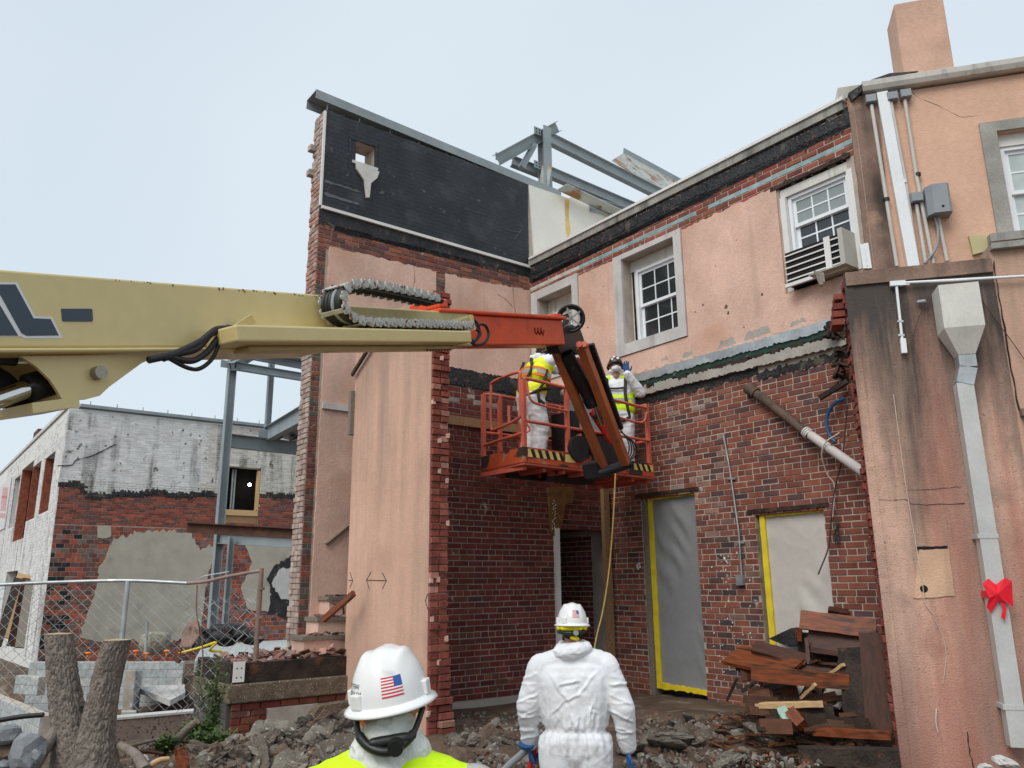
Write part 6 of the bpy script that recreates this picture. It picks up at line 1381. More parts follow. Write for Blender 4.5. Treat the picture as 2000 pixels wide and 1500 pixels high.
# cable carrier
cc = MB(); path = smooth_path([bw(x, y, .22) for x, y in ((922, 636), (850, 633), (780, 631), (720, 629), (690, 622), (672, 604), (668, 586), (673, 567), (690, 556), (730, 557), (790, 568), (830, 577), (868, 587))], 10)
L_s = [0]
for i in range(1, len(path)): L_s.append(L_s[-1] + (path[i] - path[i - 1]).length)
def along(t):
    for i in range(1, len(path)):
        if L_s[i] >= t: k = (t - L_s[i - 1]) / (L_s[i] - L_s[i - 1] + 1e-9); return path[i - 1].lerp(path[i], k), (path[i] - path[i - 1]).normalized()
    return path[-1], (path[-1] - path[-2]).normalized()
carrier = MB().tube([p - nB * .03 for p in path], .022, 6).build('cable_carrier', m_rubber, LB_)
pit = .085; nl = int(L_s[-1] / pit); LW = .16
for i in range(nl):
    p, t = along((i + .5) * pit); s = t.cross(nB).normalized()
    for d in (.02, .02 - LW - .04):
        mb = MB(); f_ = Frame(p + nB * d, t, nB, s)
        pl_ = [(-.034, -.024), (-.022, -.036), (-.006, -.034), (.0, -.024), (.010, -.030), (.026, -.028), (.036, -.016), (.036, .016), (.026, .028), (.010, .030), (0, .024), (-.006, .034), (-.022, .036), (-.034, .024)]
        mb.poly(f_, pl_, -.006, .006)
        if d > 0:
            mb.cyl(f_.w(-.018, 0, .004), f_.w(-.018, 0, .012), .022, 10)
        mb.build('link', m_chain, carrier)
    if i % 2 == 0: MB().bar(p - s * .026 + nB * .014, p - s * .026 - nB * (LW + .014), .03, .008, s).build('crossbar', m_chain, carrier)
for k in range(6): MB().tube([p - nB * (.02 + .03 * k) for p in path], .018, 6).build('hose', m_rubber if k != 2 else m_box, carrier)
MB().bar(bw(795 + 85, 628, .1), bw(918, 617, .14), .03, .02, e3).build('guide_arm', m_cream, LB_); MB().bar(bw(919, 615, .16), bw(925, 645, .16), .03, .03, nB).build('guide_arm', m_cream, LB_)
for k, pts in enumerate(([(922, 622), (932, 632), (936, 650), (926, 668), (918, 660)], [(924, 636), (945, 634), (954, 650), (948, 668), (930, 674), (920, 668)], [(924, 640), (938, 650), (930, 664), (920, 666)])):
    MB().tube(smooth_path([bw(x, y, .14) for x, y in pts], 6), .013, 8).build('hose_loop', m_rubber, LB_)

# jib
def jp(x, y, dp=9.0): return CAM + ray(x, y) * dp
JT = 9.0; JB = 9.75
MB().poly(Frame(jp(1105, 650, 8.9), e1, nB, e3), fpx(Frame(jp(1105, 650, 8.9), e1, nB, e3), [(1098, 640), (1112, 634), (1130, 642), (1138, 665), (1136, 690), (1122, 694), (1112, 682), (1092, 690), (1085, 674), (1092, 660)]), -.12, .02).build('jib_knuckle', m_black, LB_)
whl = jp(1115, 622, 8.95); wn = (CAM - whl).normalized(); wx = wn.cross(Z).normalized(); wy = wx.cross(wn)
tw = [whl + (wx * math.cos(a) + wy * math.sin(a)) * .145 for a in [2 * math.pi * k / 28 for k in range(29)]]
wl = MB().tube(tw, .018, 8, cap=False).build('hose_sheave', m_rubber, LB_)
for k in range(5): a = 2 * math.pi * k / 5; MB().bar(whl, whl + (wx * math.cos(a) + wy * math.sin(a)) * .14, .02, .02, wn).build('spoke', m_galv, wl)
MB().tube([whl + (wx * math.cos(a) + wy * math.sin(a)) * .12 - wn * .04 for a in [2 * math.pi * k / 28 for k in range(29)]], .016, 6, cap=False).build('hose_coil', m_rubber, wl)
def jbar(a, b, wx_, wy_, mat, nm, upd=None):
    o = MB().bar(a, b, wx_, wy_, upd or nB).build(nm, mat, LB_); b_ = o.modifiers.new('bevel', 'BEVEL'); b_.width = .006; return o
jbar(jp(1076, 660, 8.9), jp(1181, 918, JB - .1), .10, .09, m_orange_b, 'jib_arm'); jbar(jp(1136, 676, 8.85), jp(1222, 905, JB - .15), .11, .10, m_orange_b, 'jib_arm')
jbar(jp(1152, 672, 9.1), jp(1210, 838, 9.6), .05, .10, m_black, 'jib_side_plate')
MB().cyl(jp(1075, 655, 8.83), jp(1078, 665, 8.83), .05, 14).build('jib_pin', m_orange_b, LB_)
for d in (0, 9): MB().cyl(jp(1131 + d, 672, 8.76), jp(1135 + d, 676, 8.82), .035, 12).build('jib_pin', m_orange_f, LB_)
MB().cyl(jp(1104, 690, 8.98), jp(1157, 785, 9.3), .085, 20).build('jib_cylinder', m_black, LB_); MB().cyl(jp(1151, 774, 9.27), jp(1160, 789, 9.31), .10, 20).build('cylinder_gland', m_black, LB_); MB().cyl(jp(1160, 788, 9.32), jp(1175, 828, 9.45), .035, 14).build('cylinder_rod', m_chrome, LB_)
jbar(jp(1155, 800, 9.5), jp(1196, 862, 9.6), .16, .03, m_red, 'jib_red_plate'); jbar(jp(1126, 700, 9.25), jp(1190, 800, 9.45), .06, .04, m_red, 'jib_red_link')
jbar(jp(1158, 816, 9.42), jp(1180, 814, 9.42), .06, .06, m_black, 'jib_cross_pin')
# basket
zb = jp(1023, 907, 9.75).z
def bz(x, y): return atz(x, y, zb)
bA, bB, bD = bz(1023, 907), bz(1277, 936), bz(941, 925)
ex = (bB - bA); LX_ = ex.length; ex.normalize(); ey = V((-ex.y, ex.x, 0)); 
print('basket', bA, bB, bD, LX_, (bD - bA).length, (bD - bA).dot(ex), (bD - bA).dot(ey))
FK = Frame(bA, ex, -ey); DK = .95
bx_ = (bD - bA).dot(ex); by_ = (bD - bA).dot(ey)
def kp(u, h, d): return bA + ex * u + Z * h + ey * d          # u along, h up, d away from viewer
outl = [(0, 0), (LX_, 0), (LX_, DK), (bx_ + .25, DK), (bx_, max(.35, by_))]
def prism(h0, h1, pts): 
    n = len(pts); mb = MB(); mb.add([kp(u, h0, d) for u, d in pts] + [kp(u, h1, d) for u, d in pts], [tuple(range(n - 1, -1, -1)), tuple(range(n, 2 * n))] + [(i, (i + 1) % n, n + (i + 1) % n, n + i) for i in range(n)]); return mb
prism(0, .03, outl).build('basket_floor', m_orange_f, LB_)
for u in [bx_ * .6 + i * (LX_ - bx_) / 7 for i in range(8)]: MB().bar(kp(max(u, .02), -.03, .06), kp(max(u, .02), -.03, DK - .05), .05, .05).build('floor_rib', m_orange_f, LB_)
ptk = outl + [outl[0]]
rag = M('chipped_orange_paint', (.52, .085, .03), .6, .15, 3, .2, 30, spots=[((.05, .035, .028), 3.2, .50, .03), ((.40, .20, .14), 8, .60, .05)])
for i in range(5):
    a, b = ptk[i], ptk[i + 1]; MB().bar(kp(a[0], .125, a[1]), kp(b[0], .125, b[1]), .02, .19).build('toe_board', rag, LB_)
# hazard stripes and label on near toe board
def stripes(u0, u1, h0, h1):
    n = int((u1 - u0) / .055); f_ = Frame(bA - ey * .012, ex, -ey)
    MB().fbox(f_, u0, u1, h0, h1, .0, .0015).build('hazard_strip', m_hazy, LB_)
    for i in range(n):
        if i % 2: a = u0 + (u1 - u0) * i / n; s = (u1 - u0) / n; MB().poly(f_, [(a - .02, h1), (a + s - .02, h1), (a + s + .02, h0), (a + .02, h0)], .0, .003).build('hazard_stripe', m_black, LB_)
stripes(.06, .66, .10, .20); stripes(LX_ - .42, LX_ - .02, .10, .19)
f_ = Frame(bA - ey * .012, ex, -ey); MB().fbox(f_, .70, .88, .09, .19, 0, .003).build('label', m_hazy, LB_)
TR = 1.08; R_ = .022
def rail(pts, r=R_, nm='rail', mat=m_orange_f): return MB().tube(smooth_path([kp(*p) for p in pts], 4) if len(pts) > 2 else [kp(*p) for p in pts], r, 8).build(nm, mat, LB_)
def post(u, d, h=TR): MB().bar(kp(u, .03, d), kp(u, h, d), .05, .05, ex).build('rail_post', m_orange_f, LB_)
for (u, d) in ((.03, .02), (.78, .02), (LX_ - .03, .04), (LX_ - .03, DK - .04), (.75, DK - .04), (1.5, DK - .04), (bx_ + .27, DK - .04), (bx_ + .03, by_)): post(u, d)
rail([(bx_ + .03, TR, by_), (bx_ + .27, TR, DK - .04), (LX_ * .5, TR, DK - .04), (LX_ - .03, TR, DK - .04)]); rail([(LX_ - .03, TR, DK - .04), (LX_ - .03, TR, .04)])
rail([(.03, TR, .02), (.12, TR + .02, .02), (.78, TR - .0, .02), (.95, TR - .02, .03)]); rail([(.80, TR, .02), (LX_ - .3, TR - .05, .02), (LX_ - .03, TR - .05, .04)])
rail([(.06, TR - .02, .0), (.10, TR - .24, -.02), (.25, TR - .3, -.02), (.78, TR - .32, .0)], .016); rail([(1.5, TR - .25, .0), (LX_ - .25, TR - .3, -.02), (LX_ - .05, TR - .12, .02)], .018)
for d_, u0, u1 in ((.02, .03, LX_ - .03), (DK - .04, bx_ + .27, LX_ - .03)): rail([(u0, .55, d_), (u1, .55, d_)])
rail([(LX_ - .03, .55, .04), (LX_ - .03, .55, DK - .04)]); rail([(bx_ + .03, .55, by_), (bx_ + .27, .55, DK - .04)]); rail([(bx_ + .03, .38, by_), (.03, .40, .02)])
gx = lambda t, h: (.03 + (bx_) * t, h, .02 + (by_ - .02) * t)
rail([gx(.08, 1.12), gx(.12, 1.2), gx(.72, 1.2), gx(.8, 1.1), gx(.8, .62), gx(.7, .55), gx(.12, .60), gx(.08, .7), gx(.08, 1.12)], .02, 'gate'); rail([gx(.35, .58), gx(.35, .8)], .02)
rail([(.05, .52, .0), (.09, .44, -.02), (.05, .40, .0)], .012, 'hook')
# console, rotator
MB().fbox(FK, 1.05, 1.75, .55, 1.02, -.35, -.05).build('control_console', m_box, LB_); MB().fbox(FK, .90, 1.62, .06, .80, -.45, -.06).build('console_cabinet', m_black, LB_)
mb = MB(); 
for k in range(4): mb.cyl(kp(1.15 + .14 * k, 1.02, .2), kp(1.15 + .14 * k, 1.10, .2), .018, 8)
mb.build('joysticks', m_black, LB_)
MB().cyl(kp(.92, .28, -.0), kp(.92, .28, -.06), .17, 24).build('rotator_disc', m_black, LB_); MB().fbox(FK, 1.18, 1.55, .02, .46, .01, .16).build('rotator_box', m_black, LB_)
MB().cyl(jp(1168, 925, 9.6), jp(1232, 905, 9.65), .06, 16).build('pivot_tube', m_black, LB_)
MB().poly(Frame(jp(1165, 925, 9.55), ex, -ey), fpx(Frame(jp(1165, 925, 9.55), ex, -ey), [(1160, 905), (1175, 896), (1196, 905), (1203, 922), (1185, 934), (1165, 932)]), -.2, .02).build('pivot_bracket', m_black, LB_)
MB().bar(kp(.7, -.06, .4), kp(1.5, -.06, .3), .12, .10).build('floor_beam', m_black, LB_); MB().bar(kp(.2, -.06, .55), kp(1.6, -.06, .55), .06, .06).build('floor_beam', m_black, LB_)
for k in range(4): MB().tube(smooth_path([kp(1.72, .62 - k * .01, -.06), kp(1.80 + .04 * k, .45, -.12), kp(1.82 + .05 * k, .30, -.10), kp(1.74 + .03 * k, .18, -.08)], 5), .009, 6).build('control_cable', m_rubber, LB_)
MB().poly(FK, [(.85, .42), (1.02, .5), (1.02, .36), (.88, .2)], -.03, .0).build('gusset', m_orange_f, LB_)
tb_ = thing('material_bundle', 'crumpled pale cloth bundle lying behind the basket console', 'bundle', kp(1.2, 1.03, .25)); mb = MB()
for k in range(5): mb.ball(kp(1.02 + .1 * k, 1.06 + rnd.uniform(0, .04), .26), rnd.uniform(.06, .09), 10, 6, (1.2, 1, .8))
mb.build('cloth', m_cast, tb_)

# ================================================================ people
def capsule(mb, a, ra, b, rb, n=14):
    a, b = V(a), V(b); t = b - a
    if t.length < 1e-5: return mb.ball(a, max(ra, rb), n, 8)
    t.normalize(); x = t.orthogonal().normalized(); y = t.cross(x); rows = []
    for k in range(4): ph = -math.pi / 2 * (1 - (k + .35) / 4.35); rows.append((a + t * ra * math.sin(ph), ra * math.cos(ph)))
    rows.append((a, ra)); rows.append((b, rb))
    for k in range(4): ph = math.pi / 2 * (k + 1) / 4.35; rows.append((b + t * rb * math.sin(ph), rb * math.cos(ph)))
    vs = []
    for c, r in rows: vs += [c + (x * math.cos(2 * math.pi * i / n) + y * math.sin(2 * math.pi * i / n)) * r for i in range(n)]
    m = len(rows)
    mb.add(vs, [(j * n + i, j * n + (i + 1) % n, (j + 1) * n + (i + 1) % n, (j + 1) * n + i) for j in range(m - 1) for i in range(n)] + [tuple(range(n - 1, -1, -1)), tuple((m - 1) * n + i for i in range(n))])
def blob(caps, voxel, sm=6, wr=None):
    """one continuous skin over a set of tapered limbs"""
    mb = MB()
    for c in caps: capsule(mb, *c)
    o = bpy.data.objects.new('tmp', mb.mesh('tmp')); C0.objects.link(o)
    r = o.modifiers.new('r', 'REMESH'); r.mode = 'VOXEL'; r.voxel_size = voxel; s = o.modifiers.new('s', 'SMOOTH'); s.iterations = sm; s.factor = .5
    me = bpy.data.meshes.new_from_object(o.evaluated_get(bpy.context.evaluated_depsgraph_get())); bpy.data.objects.remove(o)
    if wr:
        nrm = [v.normal.copy() for v in me.vertices]
        for v, n_ in zip(me.vertices, nrm): v.co += n_ * wr(v.co)
    me.polygons.foreach_set('use_smooth', [True] * len(me.polygons)); me.update(); return me
def put(name, me, mat, parent, M4, label=None):
    me.materials.clear(); me.materials.append(mat); me.transform(M4); o = bpy.data.objects.new(name, me); C0.objects.link(o); adopt(o, parent)
    if label: o['label'] = label
    return o
def wrinkle(amp, sc=1., seed=0.):
    def f(p):
        q = p * sc + V((seed, 0, 0)); w_ = V((noise.noise(q * 3), noise.noise(q * 3 + V((5, 1, 2))), noise.noise(q * 3 + V((2, 7, 1))))) * .35
        a = 1 - abs(noise.noise(V((q.x * 5, q.y * 5, q.z * 9)) + w_ * 3)) * 2; b = 1 - abs(noise.noise(V((q.x * 11, q.y * 11, q.z * 16)) + w_ * 4)) * 2
        return amp * (.65 * a + .35 * b - .45)
    return f
def crease(amp, seed=0., sc=1.):
    """sharp cloth folds running at slants"""
    def f(p):
        q = p * sc; s_ = V((seed, seed * .3, 0)); wv = noise.noise(q * 4 + s_) * .5
        a = noise.noise(V(((q.x + q.z * .6) * 3.2 + wv, q.y * 3, (q.z - q.x * .5) * 11 + wv * 2)) + s_); b = noise.noise(V(((q.x - q.z * .7) * 4 + wv, q.y * 4, (q.z + q.x * .6) * 15 + wv * 2)) - s_); c = noise.noise(q * 22 + s_)
        m_ = max(0, noise.noise(q * 2.3 + s_ * 2) + .25); return amp * (.55 * m_ * max(0, 1 - abs(a) / .16) + .45 * m_ * max(0, 1 - abs(b) / .16) + .9 * noise.noise(q * 3.1 - s_) + .5 * noise.noise(V((q.x * 6 + q.z * 3, q.y * 6, q.z * 7 - q.x * 4)) + s_) + .08 * c - .2)
    return f
def hand_caps(wr, d, side, up, L_=.19, curl=.25, spread=.03):
    """palm, four fingers of unequal length with knuckle bends, thumb off the side of the palm"""
    d = V(d).normalized(); s = V(side); s = (s - d * s.dot(d)).normalized(); n_ = d.cross(s); wr = V(wr); c = []
    pl = L_ * .5
    for k in (-.032, -.011, .011, .032): c.append((wr + s * k * .8, .017, wr + d * pl + s * k, .0145))
    for k, ln in ((-.034, .070), (-.012, .082), (.011, .076), (.033, .058)):
        b = wr + d * pl + s * k; m1 = b + (d * math.cos(curl) + n_ * math.sin(curl)) * ln * .5 + s * k * spread * 10 * .1; m2 = m1 + (d * math.cos(curl * 2.4) + n_ * math.sin(curl * 2.4)) * ln * .32 + s * k * spread; e = m2 + (d * math.cos(curl * 3.4) + n_ * math.sin(curl * 3.4)) * ln * .25
        c += [(b, .0105, m1, .0098), (m1, .0098, m2, .009), (m2, .009, e, .0078)]
    t0 = wr + d * pl * .25 - s * .030; t1 = t0 - s * .035 + d * .03 + n_ * .012; t2 = t1 - s * .012 + d * .032 + n_ * .012
    c += [(t0, .016, t1, .012), (t1, .012, t2, .0095)]
    return c
def helmet(parent, M4, mat, flag=False, sy=1.0, ridges=True, name='hard_hat'):
    """shell with brim and ridges; local origin at brim level, front along +y"""
    nT, nP = 64, 26; R = .114; Hh = .137; vs = []; fs = []
    def shell(th, ph, off=0.):                        # ph 0 brim .. pi/2 crown
        cp_ = max(0., math.cos(ph)) ** .70; cx, cy = cp_ * math.sin(th), cp_ * math.cos(th)
        z = Hh * max(0., math.sin(ph)) ** .95; k = 1.
        p = V((cx * R * .93, cy * R * 1.14, z))
        if ridges:
            for a0, wd in ((0, .032), (-.058, .014), (.058, .014)):
                q = math.exp(-((p.x - a0) / wd) ** 2) * min(1, max(0, (ph - .55) * 2.2)); p.z += .010 * q
        nn = V((cx, cy, math.sin(ph))).normalized(); return p + nn * off
    for j in range(nP + 1):
        for i in range(nT): vs.append(shell(2 * math.pi * i / nT, math.pi / 2 * j / nP))
    fs = [(j * nT + i, j * nT + (i + 1) % nT, (j + 1) * nT + (i + 1) % nT, (j + 1) * nT + i) for j in range(nP) for i in range(nT)]
    o = MB().add(vs, [f[::-1] for f in fs], None, True); 
    hat = put(name, o.mesh('shell'), mat, parent, M4)
    b = MB(); prf = [(.0, .004), (.010, .000), (.020, -.008), (.024, -.014), (.020, -.017), (.008, -.010), (-.006, -.006)]; bv = []
    for d, z in prf:
        for i in range(nT):
            th = 2 * math.pi * i / nT; p = shell(th, 0); o_ = V((math.sin(th), math.cos(th), 0)); ex_ = d * (1 + 1.3 * max(0, math.cos(th)) ** 3) if d > 0 else d; bv.append(p + o_ * ex_ + V((0, 0, z - (.008 * max(0, math.cos(th)) if d > 0 else 0))))
    m = len(prf); b.add(bv, [((j + 1) * nT + i, (j + 1) * nT + (i + 1) % nT, j * nT + (i + 1) % nT, j * nT + i) for j in range(m - 1) for i in range(nT)], None, True); put('brim', b.mesh('brim'), mat, hat, M4)
    for th in (-1.62, 1.62, math.pi * 1.2):
        p = shell(th, .08); o_ = V((math.sin(th), math.cos(th), 0)); f_ = Frame(p, (o_.y, -o_.x, 0), o_); x = MB().fbox(f_, -.020, .020, -.010, .030, -.012, .010); me = x.mesh('slot'); q = put('accessory_slot', me, mat, hat, M4); bb = q.modifiers.new('b', 'BEVEL'); bb.width = .004; bb.segments = 2
    if flag:
        t0, t1, p0, p1 = flag; n_ = 13; w_ = 16
        fr_, fw_c, fb_ = flag_mats
        for r in range(n_):
            a, b_ = p0 + (p1 - p0) * r / n_, p0 + (p1 - p0) * (r + 1) / n_; g = MB()
            segs = [(0, 1.0, fr_ if r % 2 == 0 else fw_c)] if r < 6 else [(0, .6, fr_ if r % 2 == 0 else fw_c), (.6, 1.0, fb_)]
            for (s0, s1, mt_) in segs:
                g = MB(); vs = []
                for k in range(w_ + 1): th = t0 + (t1 - t0) * (s0 + (s1 - s0) * k / w_); vs += [shell(th, a, .0008), shell(th, b_, .0008)]
                g.add(vs, [(2 * k, 2 * k + 1, 2 * k + 3, 2 * k + 2) for k in range(w_)] , None, True); put('flag_stripe' if mt_ != fb_ else 'flag_canton', g.mesh('stripe'), mt_, hat, M4)
    return hat, shell
flag_mats = (flat('flag_red', (.62, .03, .05), .45), flat('flag_white', (.78, .77, .75), .45), flat('flag_blue', (.035, .10, .36), .45))
def head_parts(parent, M4, face=True, hair=True, skin=None):
    c = [((0, .0, .03), .086, (0, .01, .075), .088), ((0, .03, -.03), .066, (0, .02, .05), .08), ((0, .055, -.055), .04, (0, .04, -.02), .055), ((0, -.01, -.13), .052, (0, .0, -.02), .056)]
    c += [((0, .098, .0), .010, (0, .108, -.022), .015)] + [((s * .082, -.005, .0), .012, (s * .088, -.012, .022), .016) for s in (-1, 1)]
    h = put('head', blob(c, .008, 4), skin or m_skin, parent, M4)
    for s in (-1, 1): put('eye', MB().ball((s * .032, .083, .018), .0125, 10, 7).mesh('eye'), m_cast, h, M4)
    put('mouth', MB().ball((0, .089, -.046), .02, 10, 6, (1, .35, .22)).mesh('mouth'), flat('lips', (.30, .12, .10)), h, M4)
    if hair: put('hair', blob([((0, -.035, .02), .082, (0, -.02, .07), .09), ((-.04, -.055, -.03), .03, (.04, -.055, -.03), .03)], .01, 3), m_hair, h, M4)
    return h
def basis(loc, yaw, scale=1.): return Matrix.Translation(V(loc)) @ Matrix.Rotation(yaw, 4, 'Z') @ Matrix.Scale(scale, 4)
def HM(M4, p, yaw=0, pitch=0, roll=0): return M4 @ Matrix.Translation(V(p)) @ Euler((pitch, roll, yaw)).to_matrix().to_4x4()

# --- worker in white coveralls seen from behind (standing on the rubble)
htop = CAM + ray(1111, 1176) * 5.9
gB = gz(htop.x, htop.y) - .02; scB = (htop.z - gB) / 1.83
pB = thing('person', 'person in white coveralls and white hard hat seen from behind, gripping a red-handled tool', 'person', (htop.x, htop.y, gB), 'workers on site')
MBm = basis((htop.x + .02, htop.y, gB), math.radians(-7), scB)
torso = lambda wch=.125, rch=.150, rw=.145, rh=.165: [((-wch, 0, 1.34), rch * .88, (wch, 0, 1.34), rch * .88), ((-.10, .0, 1.22), rch, (.10, 0, 1.22), rch), ((-.085, .01, 1.06), rw, (.085, .01, 1.06), rw), ((-.08, .0, .92), rh, (.08, .0, .92), rh), ((-.09, 0, 1.1), rw, (-.11, 0, 1.3), rch), ((.09, 0, 1.1), rw, (.11, 0, 1.3), rch), ((0, 0, .9), rh, (0, 0, 1.3), rch)]
capsB = torso() + [((-.17, .0, 1.42), .092, (0, -.005, 1.48), .085), ((.17, .0, 1.42), .092, (0, -.005, 1.48), .085),
    ((-.215, .0, 1.40), .098, (-.315, -.02, 1.15), .088), ((-.315, -.02, 1.15), .086, (-.315, .12, .905), .064), ((.215, .0, 1.40), .098, (.325, -.02, 1.14), .088), ((.325, -.02, 1.14), .086, (.345, .06, .90), .064),
    ((-.10, .0, .90), .155, (-.12, .02, .5), .115), ((-.12, .02, .5), .115, (-.125, -.02, .10), .095), ((.10, .0, .90), .155, (.12, .02, .5), .115), ((.12, .02, .5), .115, (.125, -.02, .10), .095),
    ((-.125, -.02, .06), .06, (-.135, .14, .045), .05), ((.125, -.02, .06), .06, (.135, .14, .045), .05)]
FOLDS = [(-.17, 1.38, .0, 1.16), (.17, 1.40, .03, 1.22), (-.14, 1.18, .04, 1.03), (.13, 1.22, .09, 1.02), (-.06, 1.20, .05, 1.25), (.05, 1.25, .085, 1.10), (-.10, 1.30, .06, 1.33), (-.16, 1.10, -.04, 1.22), (.17, 1.12, .08, 1.16), (-.02, 1.12, .02, 1.01), (.14, 1.36, .15, 1.12), (-.19, 1.28, -.16, 1.02)]
FOLDS += [(x, .985, x * 1.15 + .02, .985 - l_) for x, l_ in ((-.16, .12), (-.11, .2), (-.06, .13), (-.02, .26), (.03, .18), (.07, .28), (.12, .14), (.17, .2))] + [(x, 1.025, x + .015, 1.025 + l_) for x, l_ in ((-.13, .06), (-.08, .09), (-.03, .05), (.02, .08), (.07, .06), (.12, .10))]
for s_ in (-1, 1): FOLDS += [(s_ * .23, z_ + .03, s_ * .40, z_ - dz) for z_, dz in ((1.34, .03), (1.27, -.03), (1.21, .04), (1.16, -.02), (1.11, .05), (1.06, -.03), (1.01, .03), (.97, -.02), (.94, .02))]
def folds(p, amp):
    k = 0.
    for i, (x0, z0, x1, z1) in enumerate(FOLDS):
        dx, dz = x1 - x0, z1 - z0; L2 = dx * dx + dz * dz; t = ((p.x - x0) * dx + (p.z - z0) * dz) / L2
        if -.15 < t < 1.15:
            d = ((p.x - x0) * dz - (p.z - z0) * dx) / math.sqrt(L2) + .012 * noise.noise(V((t * 3, i * 1.7, 0)))
            if abs(d) < .06: f = max(0, 1 - abs(2 * t - 1) ** 3) if 0 < t < 1 else 0; k += f * (math.exp(-(d / .008) ** 2) - .6 * math.exp(-((d - .017) / .013) ** 2)) * (.6 + .4 * math.sin(i * 2.3))
    return amp * k
def wrB(p):
    k = crease(.009, 3)(p) + folds(p, .011); z = p.z
    k += -.016 * math.exp(-((z - 1.005) / .018) ** 2) if abs(p.x) < .27 else 0                      # gathered waist
    if .9 < z < 1.0 or 1.01 < z < 1.1: k += .008 * math.sin(p.x * 120 + 4 * noise.noise(p * 6)) * math.exp(-(abs(z - 1.005) / .07)) * (abs(p.x) < .27)
    return k
put('coverall', blob(capsB, .008, 6, wrB), m_tyvek, pB, MBm)
put('hood', blob([((-.085, -.05, 1.505), .050, (.085, -.05, 1.525), .050), ((-.09, -.05, 1.50), .046, (-.07, .05, 1.54), .035), ((.09, -.05, 1.52), .046, (.07, .05, 1.55), .035), ((-.04, -.085, 1.50), .05, (.05, -.08, 1.52), .052)], .008, 4, wrinkle(.010, 2.2, 8)), m_tyvek, pB, MBm)
hdB = HM(MBm, (0, .02, 1.645), .12)
head_parts(pB, hdB)
hatB, _ = helmet(pB, HM(MBm, (0, .015, 1.685), .12, -.03, .02) @ Matrix.Scale(.97, 4), m_hat, flag=(math.pi * 1.02, math.pi * .86, .30, .70))
put('bandana', blob([((-.085, -.05, 1.665), .020, (.085, -.05, 1.665), .020), ((-.06, -.09, 1.66), .018, (.06, -.09, 1.66), .018), ((-.09, .0, 1.665), .018, (-.085, -.06, 1.66), .02), ((.09, .0, 1.665), .018, (.085, -.06, 1.66), .02), ((.0, -.088, 1.60), .014, (.035, -.085, 1.592), .016)], .006, 3), m_bandana, pB, MBm)
put('suspension_band', MB().tube(smooth_path([(-.092, .0, 1.652), (-.085, -.07, 1.635), (-.03, -.107, 1.63), (.04, -.105, 1.63), (.088, -.06, 1.638), (.092, 0, 1.652)], 6), .013, 8).mesh('band'), m_strap, pB, MBm); put('adjuster_knob', MB().cyl((.03, -.118, 1.632), (.032, -.136, 1.632), .018, 14).mesh('knob'), m_box, pB, MBm)
put('glasses_arm', MB().bar((-.094, .08, 1.645), (-.092, -.02, 1.65), .006, .03).mesh('g'), m_cream_d, pB, MBm)
put('glove', blob(hand_caps((-.318, .13, .885), (.02, .35, -.9), (0, 1, .3), 0, curl=.9), .0055, 2), m_glove, pB, MBm, 'left blue glove gripping the red tool handle')
put('glove', blob(hand_caps((.347, .065, .885), (.02, .1, -1), (0, 1, .0), 0, curl=.35), .0055, 2), m_glove, pB, MBm, 'right blue glove hanging open')
for s in (-1, 1): put('cuff', MB().tube([(s * .337, .07, .895), (s * .339, .076, .87)], [.058, .045], 14).mesh('cuff'), m_glove, pB, MBm)
# red-handled tool and grey pipe it holds
hp = MBm @ V((-.325, .14, .80))
t1 = thing('red_handled_tool', 'tool with a red handle held in the worker\'s left hand', 'tool', hp - Z * .6)
MB().cyl(hp + V((.05, .03, .09)), hp + V((-.16, .05, -.62)), .020, 12).build('handle', m_red, t1); MB().bar(hp + V((-.15, .05, -.6)), hp + V((-.20, .06, -.78)), .16, .02).build('blade', m_galv, t1)
tag(MB().tube(smooth_path([MBm @ V((-.35, .16, .84)), MBm @ V((-.55, .22, .66)), MBm @ V((-.85, .3, .30)), MBm @ V((-1.0, .3, .0))], 5), .026, 10).build('grey_hose', m_box), 'thick grey hose running down left beside the red tool', 'hose')

# --- near worker, head and shoulders
hA = CAM + ray(765, 1253) * 2.33; gA = -.16; scA = (hA.z - gA) / 1.815
pA = thing('person', 'person in lime hi-vis vest and white hard hat, nearest the camera, seen from behind', 'person', (hA.x, hA.y, gA), 'workers on site')
MA = basis((hA.x, hA.y - .0, gA), math.radians(3), scA)
capsA = torso() + [((-.17, .0, 1.41), .085, (0, -.005, 1.46), .08), ((.17, .0, 1.41), .085, (0, -.005, 1.46), .08), ((-.21, .0, 1.39), .088, (-.30, -.02, 1.13), .078), ((-.30, -.02, 1.13), .078, (-.31, .08, .90), .06), ((.21, .0, 1.39), .088, (.30, -.02, 1.13), .078), ((.30, -.02, 1.13), .078, (.31, .08, .90), .06),
    ((-.10, .0, .90), .14, (-.12, .02, .5), .105), ((-.12, .02, .5), .105, (-.125, -.02, .10), .085), ((.10, .0, .90), .14, (.12, .02, .5), .105), ((.12, .02, .5), .105, (.125, -.02, .10), .085), ((-.125, -.02, .06), .06, (-.135, .14, .045), .05), ((.125, -.02, .06), .06, (.135, .14, .045), .05)]
put('coverall', blob(capsA, .012, 5, wrinkle(.012, 1.2, 21)), m_tyvek, pA, MA)
vest = [((-.14, 0, 1.36), .142, (.14, 0, 1.36), .142), ((-.10, .0, 1.22), .165, (.10, 0, 1.22), .165), ((-.085, .01, 1.0), .165, (.085, .01, 1.0), .165), ((-.19, .0, 1.405), .088, (-.055, -.02, 1.475), .074), ((.19, .0, 1.405), .088, (.055, -.02, 1.475), .074), ((-.06, -.03, 1.455), .085, (.06, -.03, 1.455), .085), ((0, 0, 1.0), .16, (0, 0, 1.36), .15)]
put('vest', blob(vest, .009, 5, wrinkle(.006, 1.6, 31)), m_hivis, pA, MA)
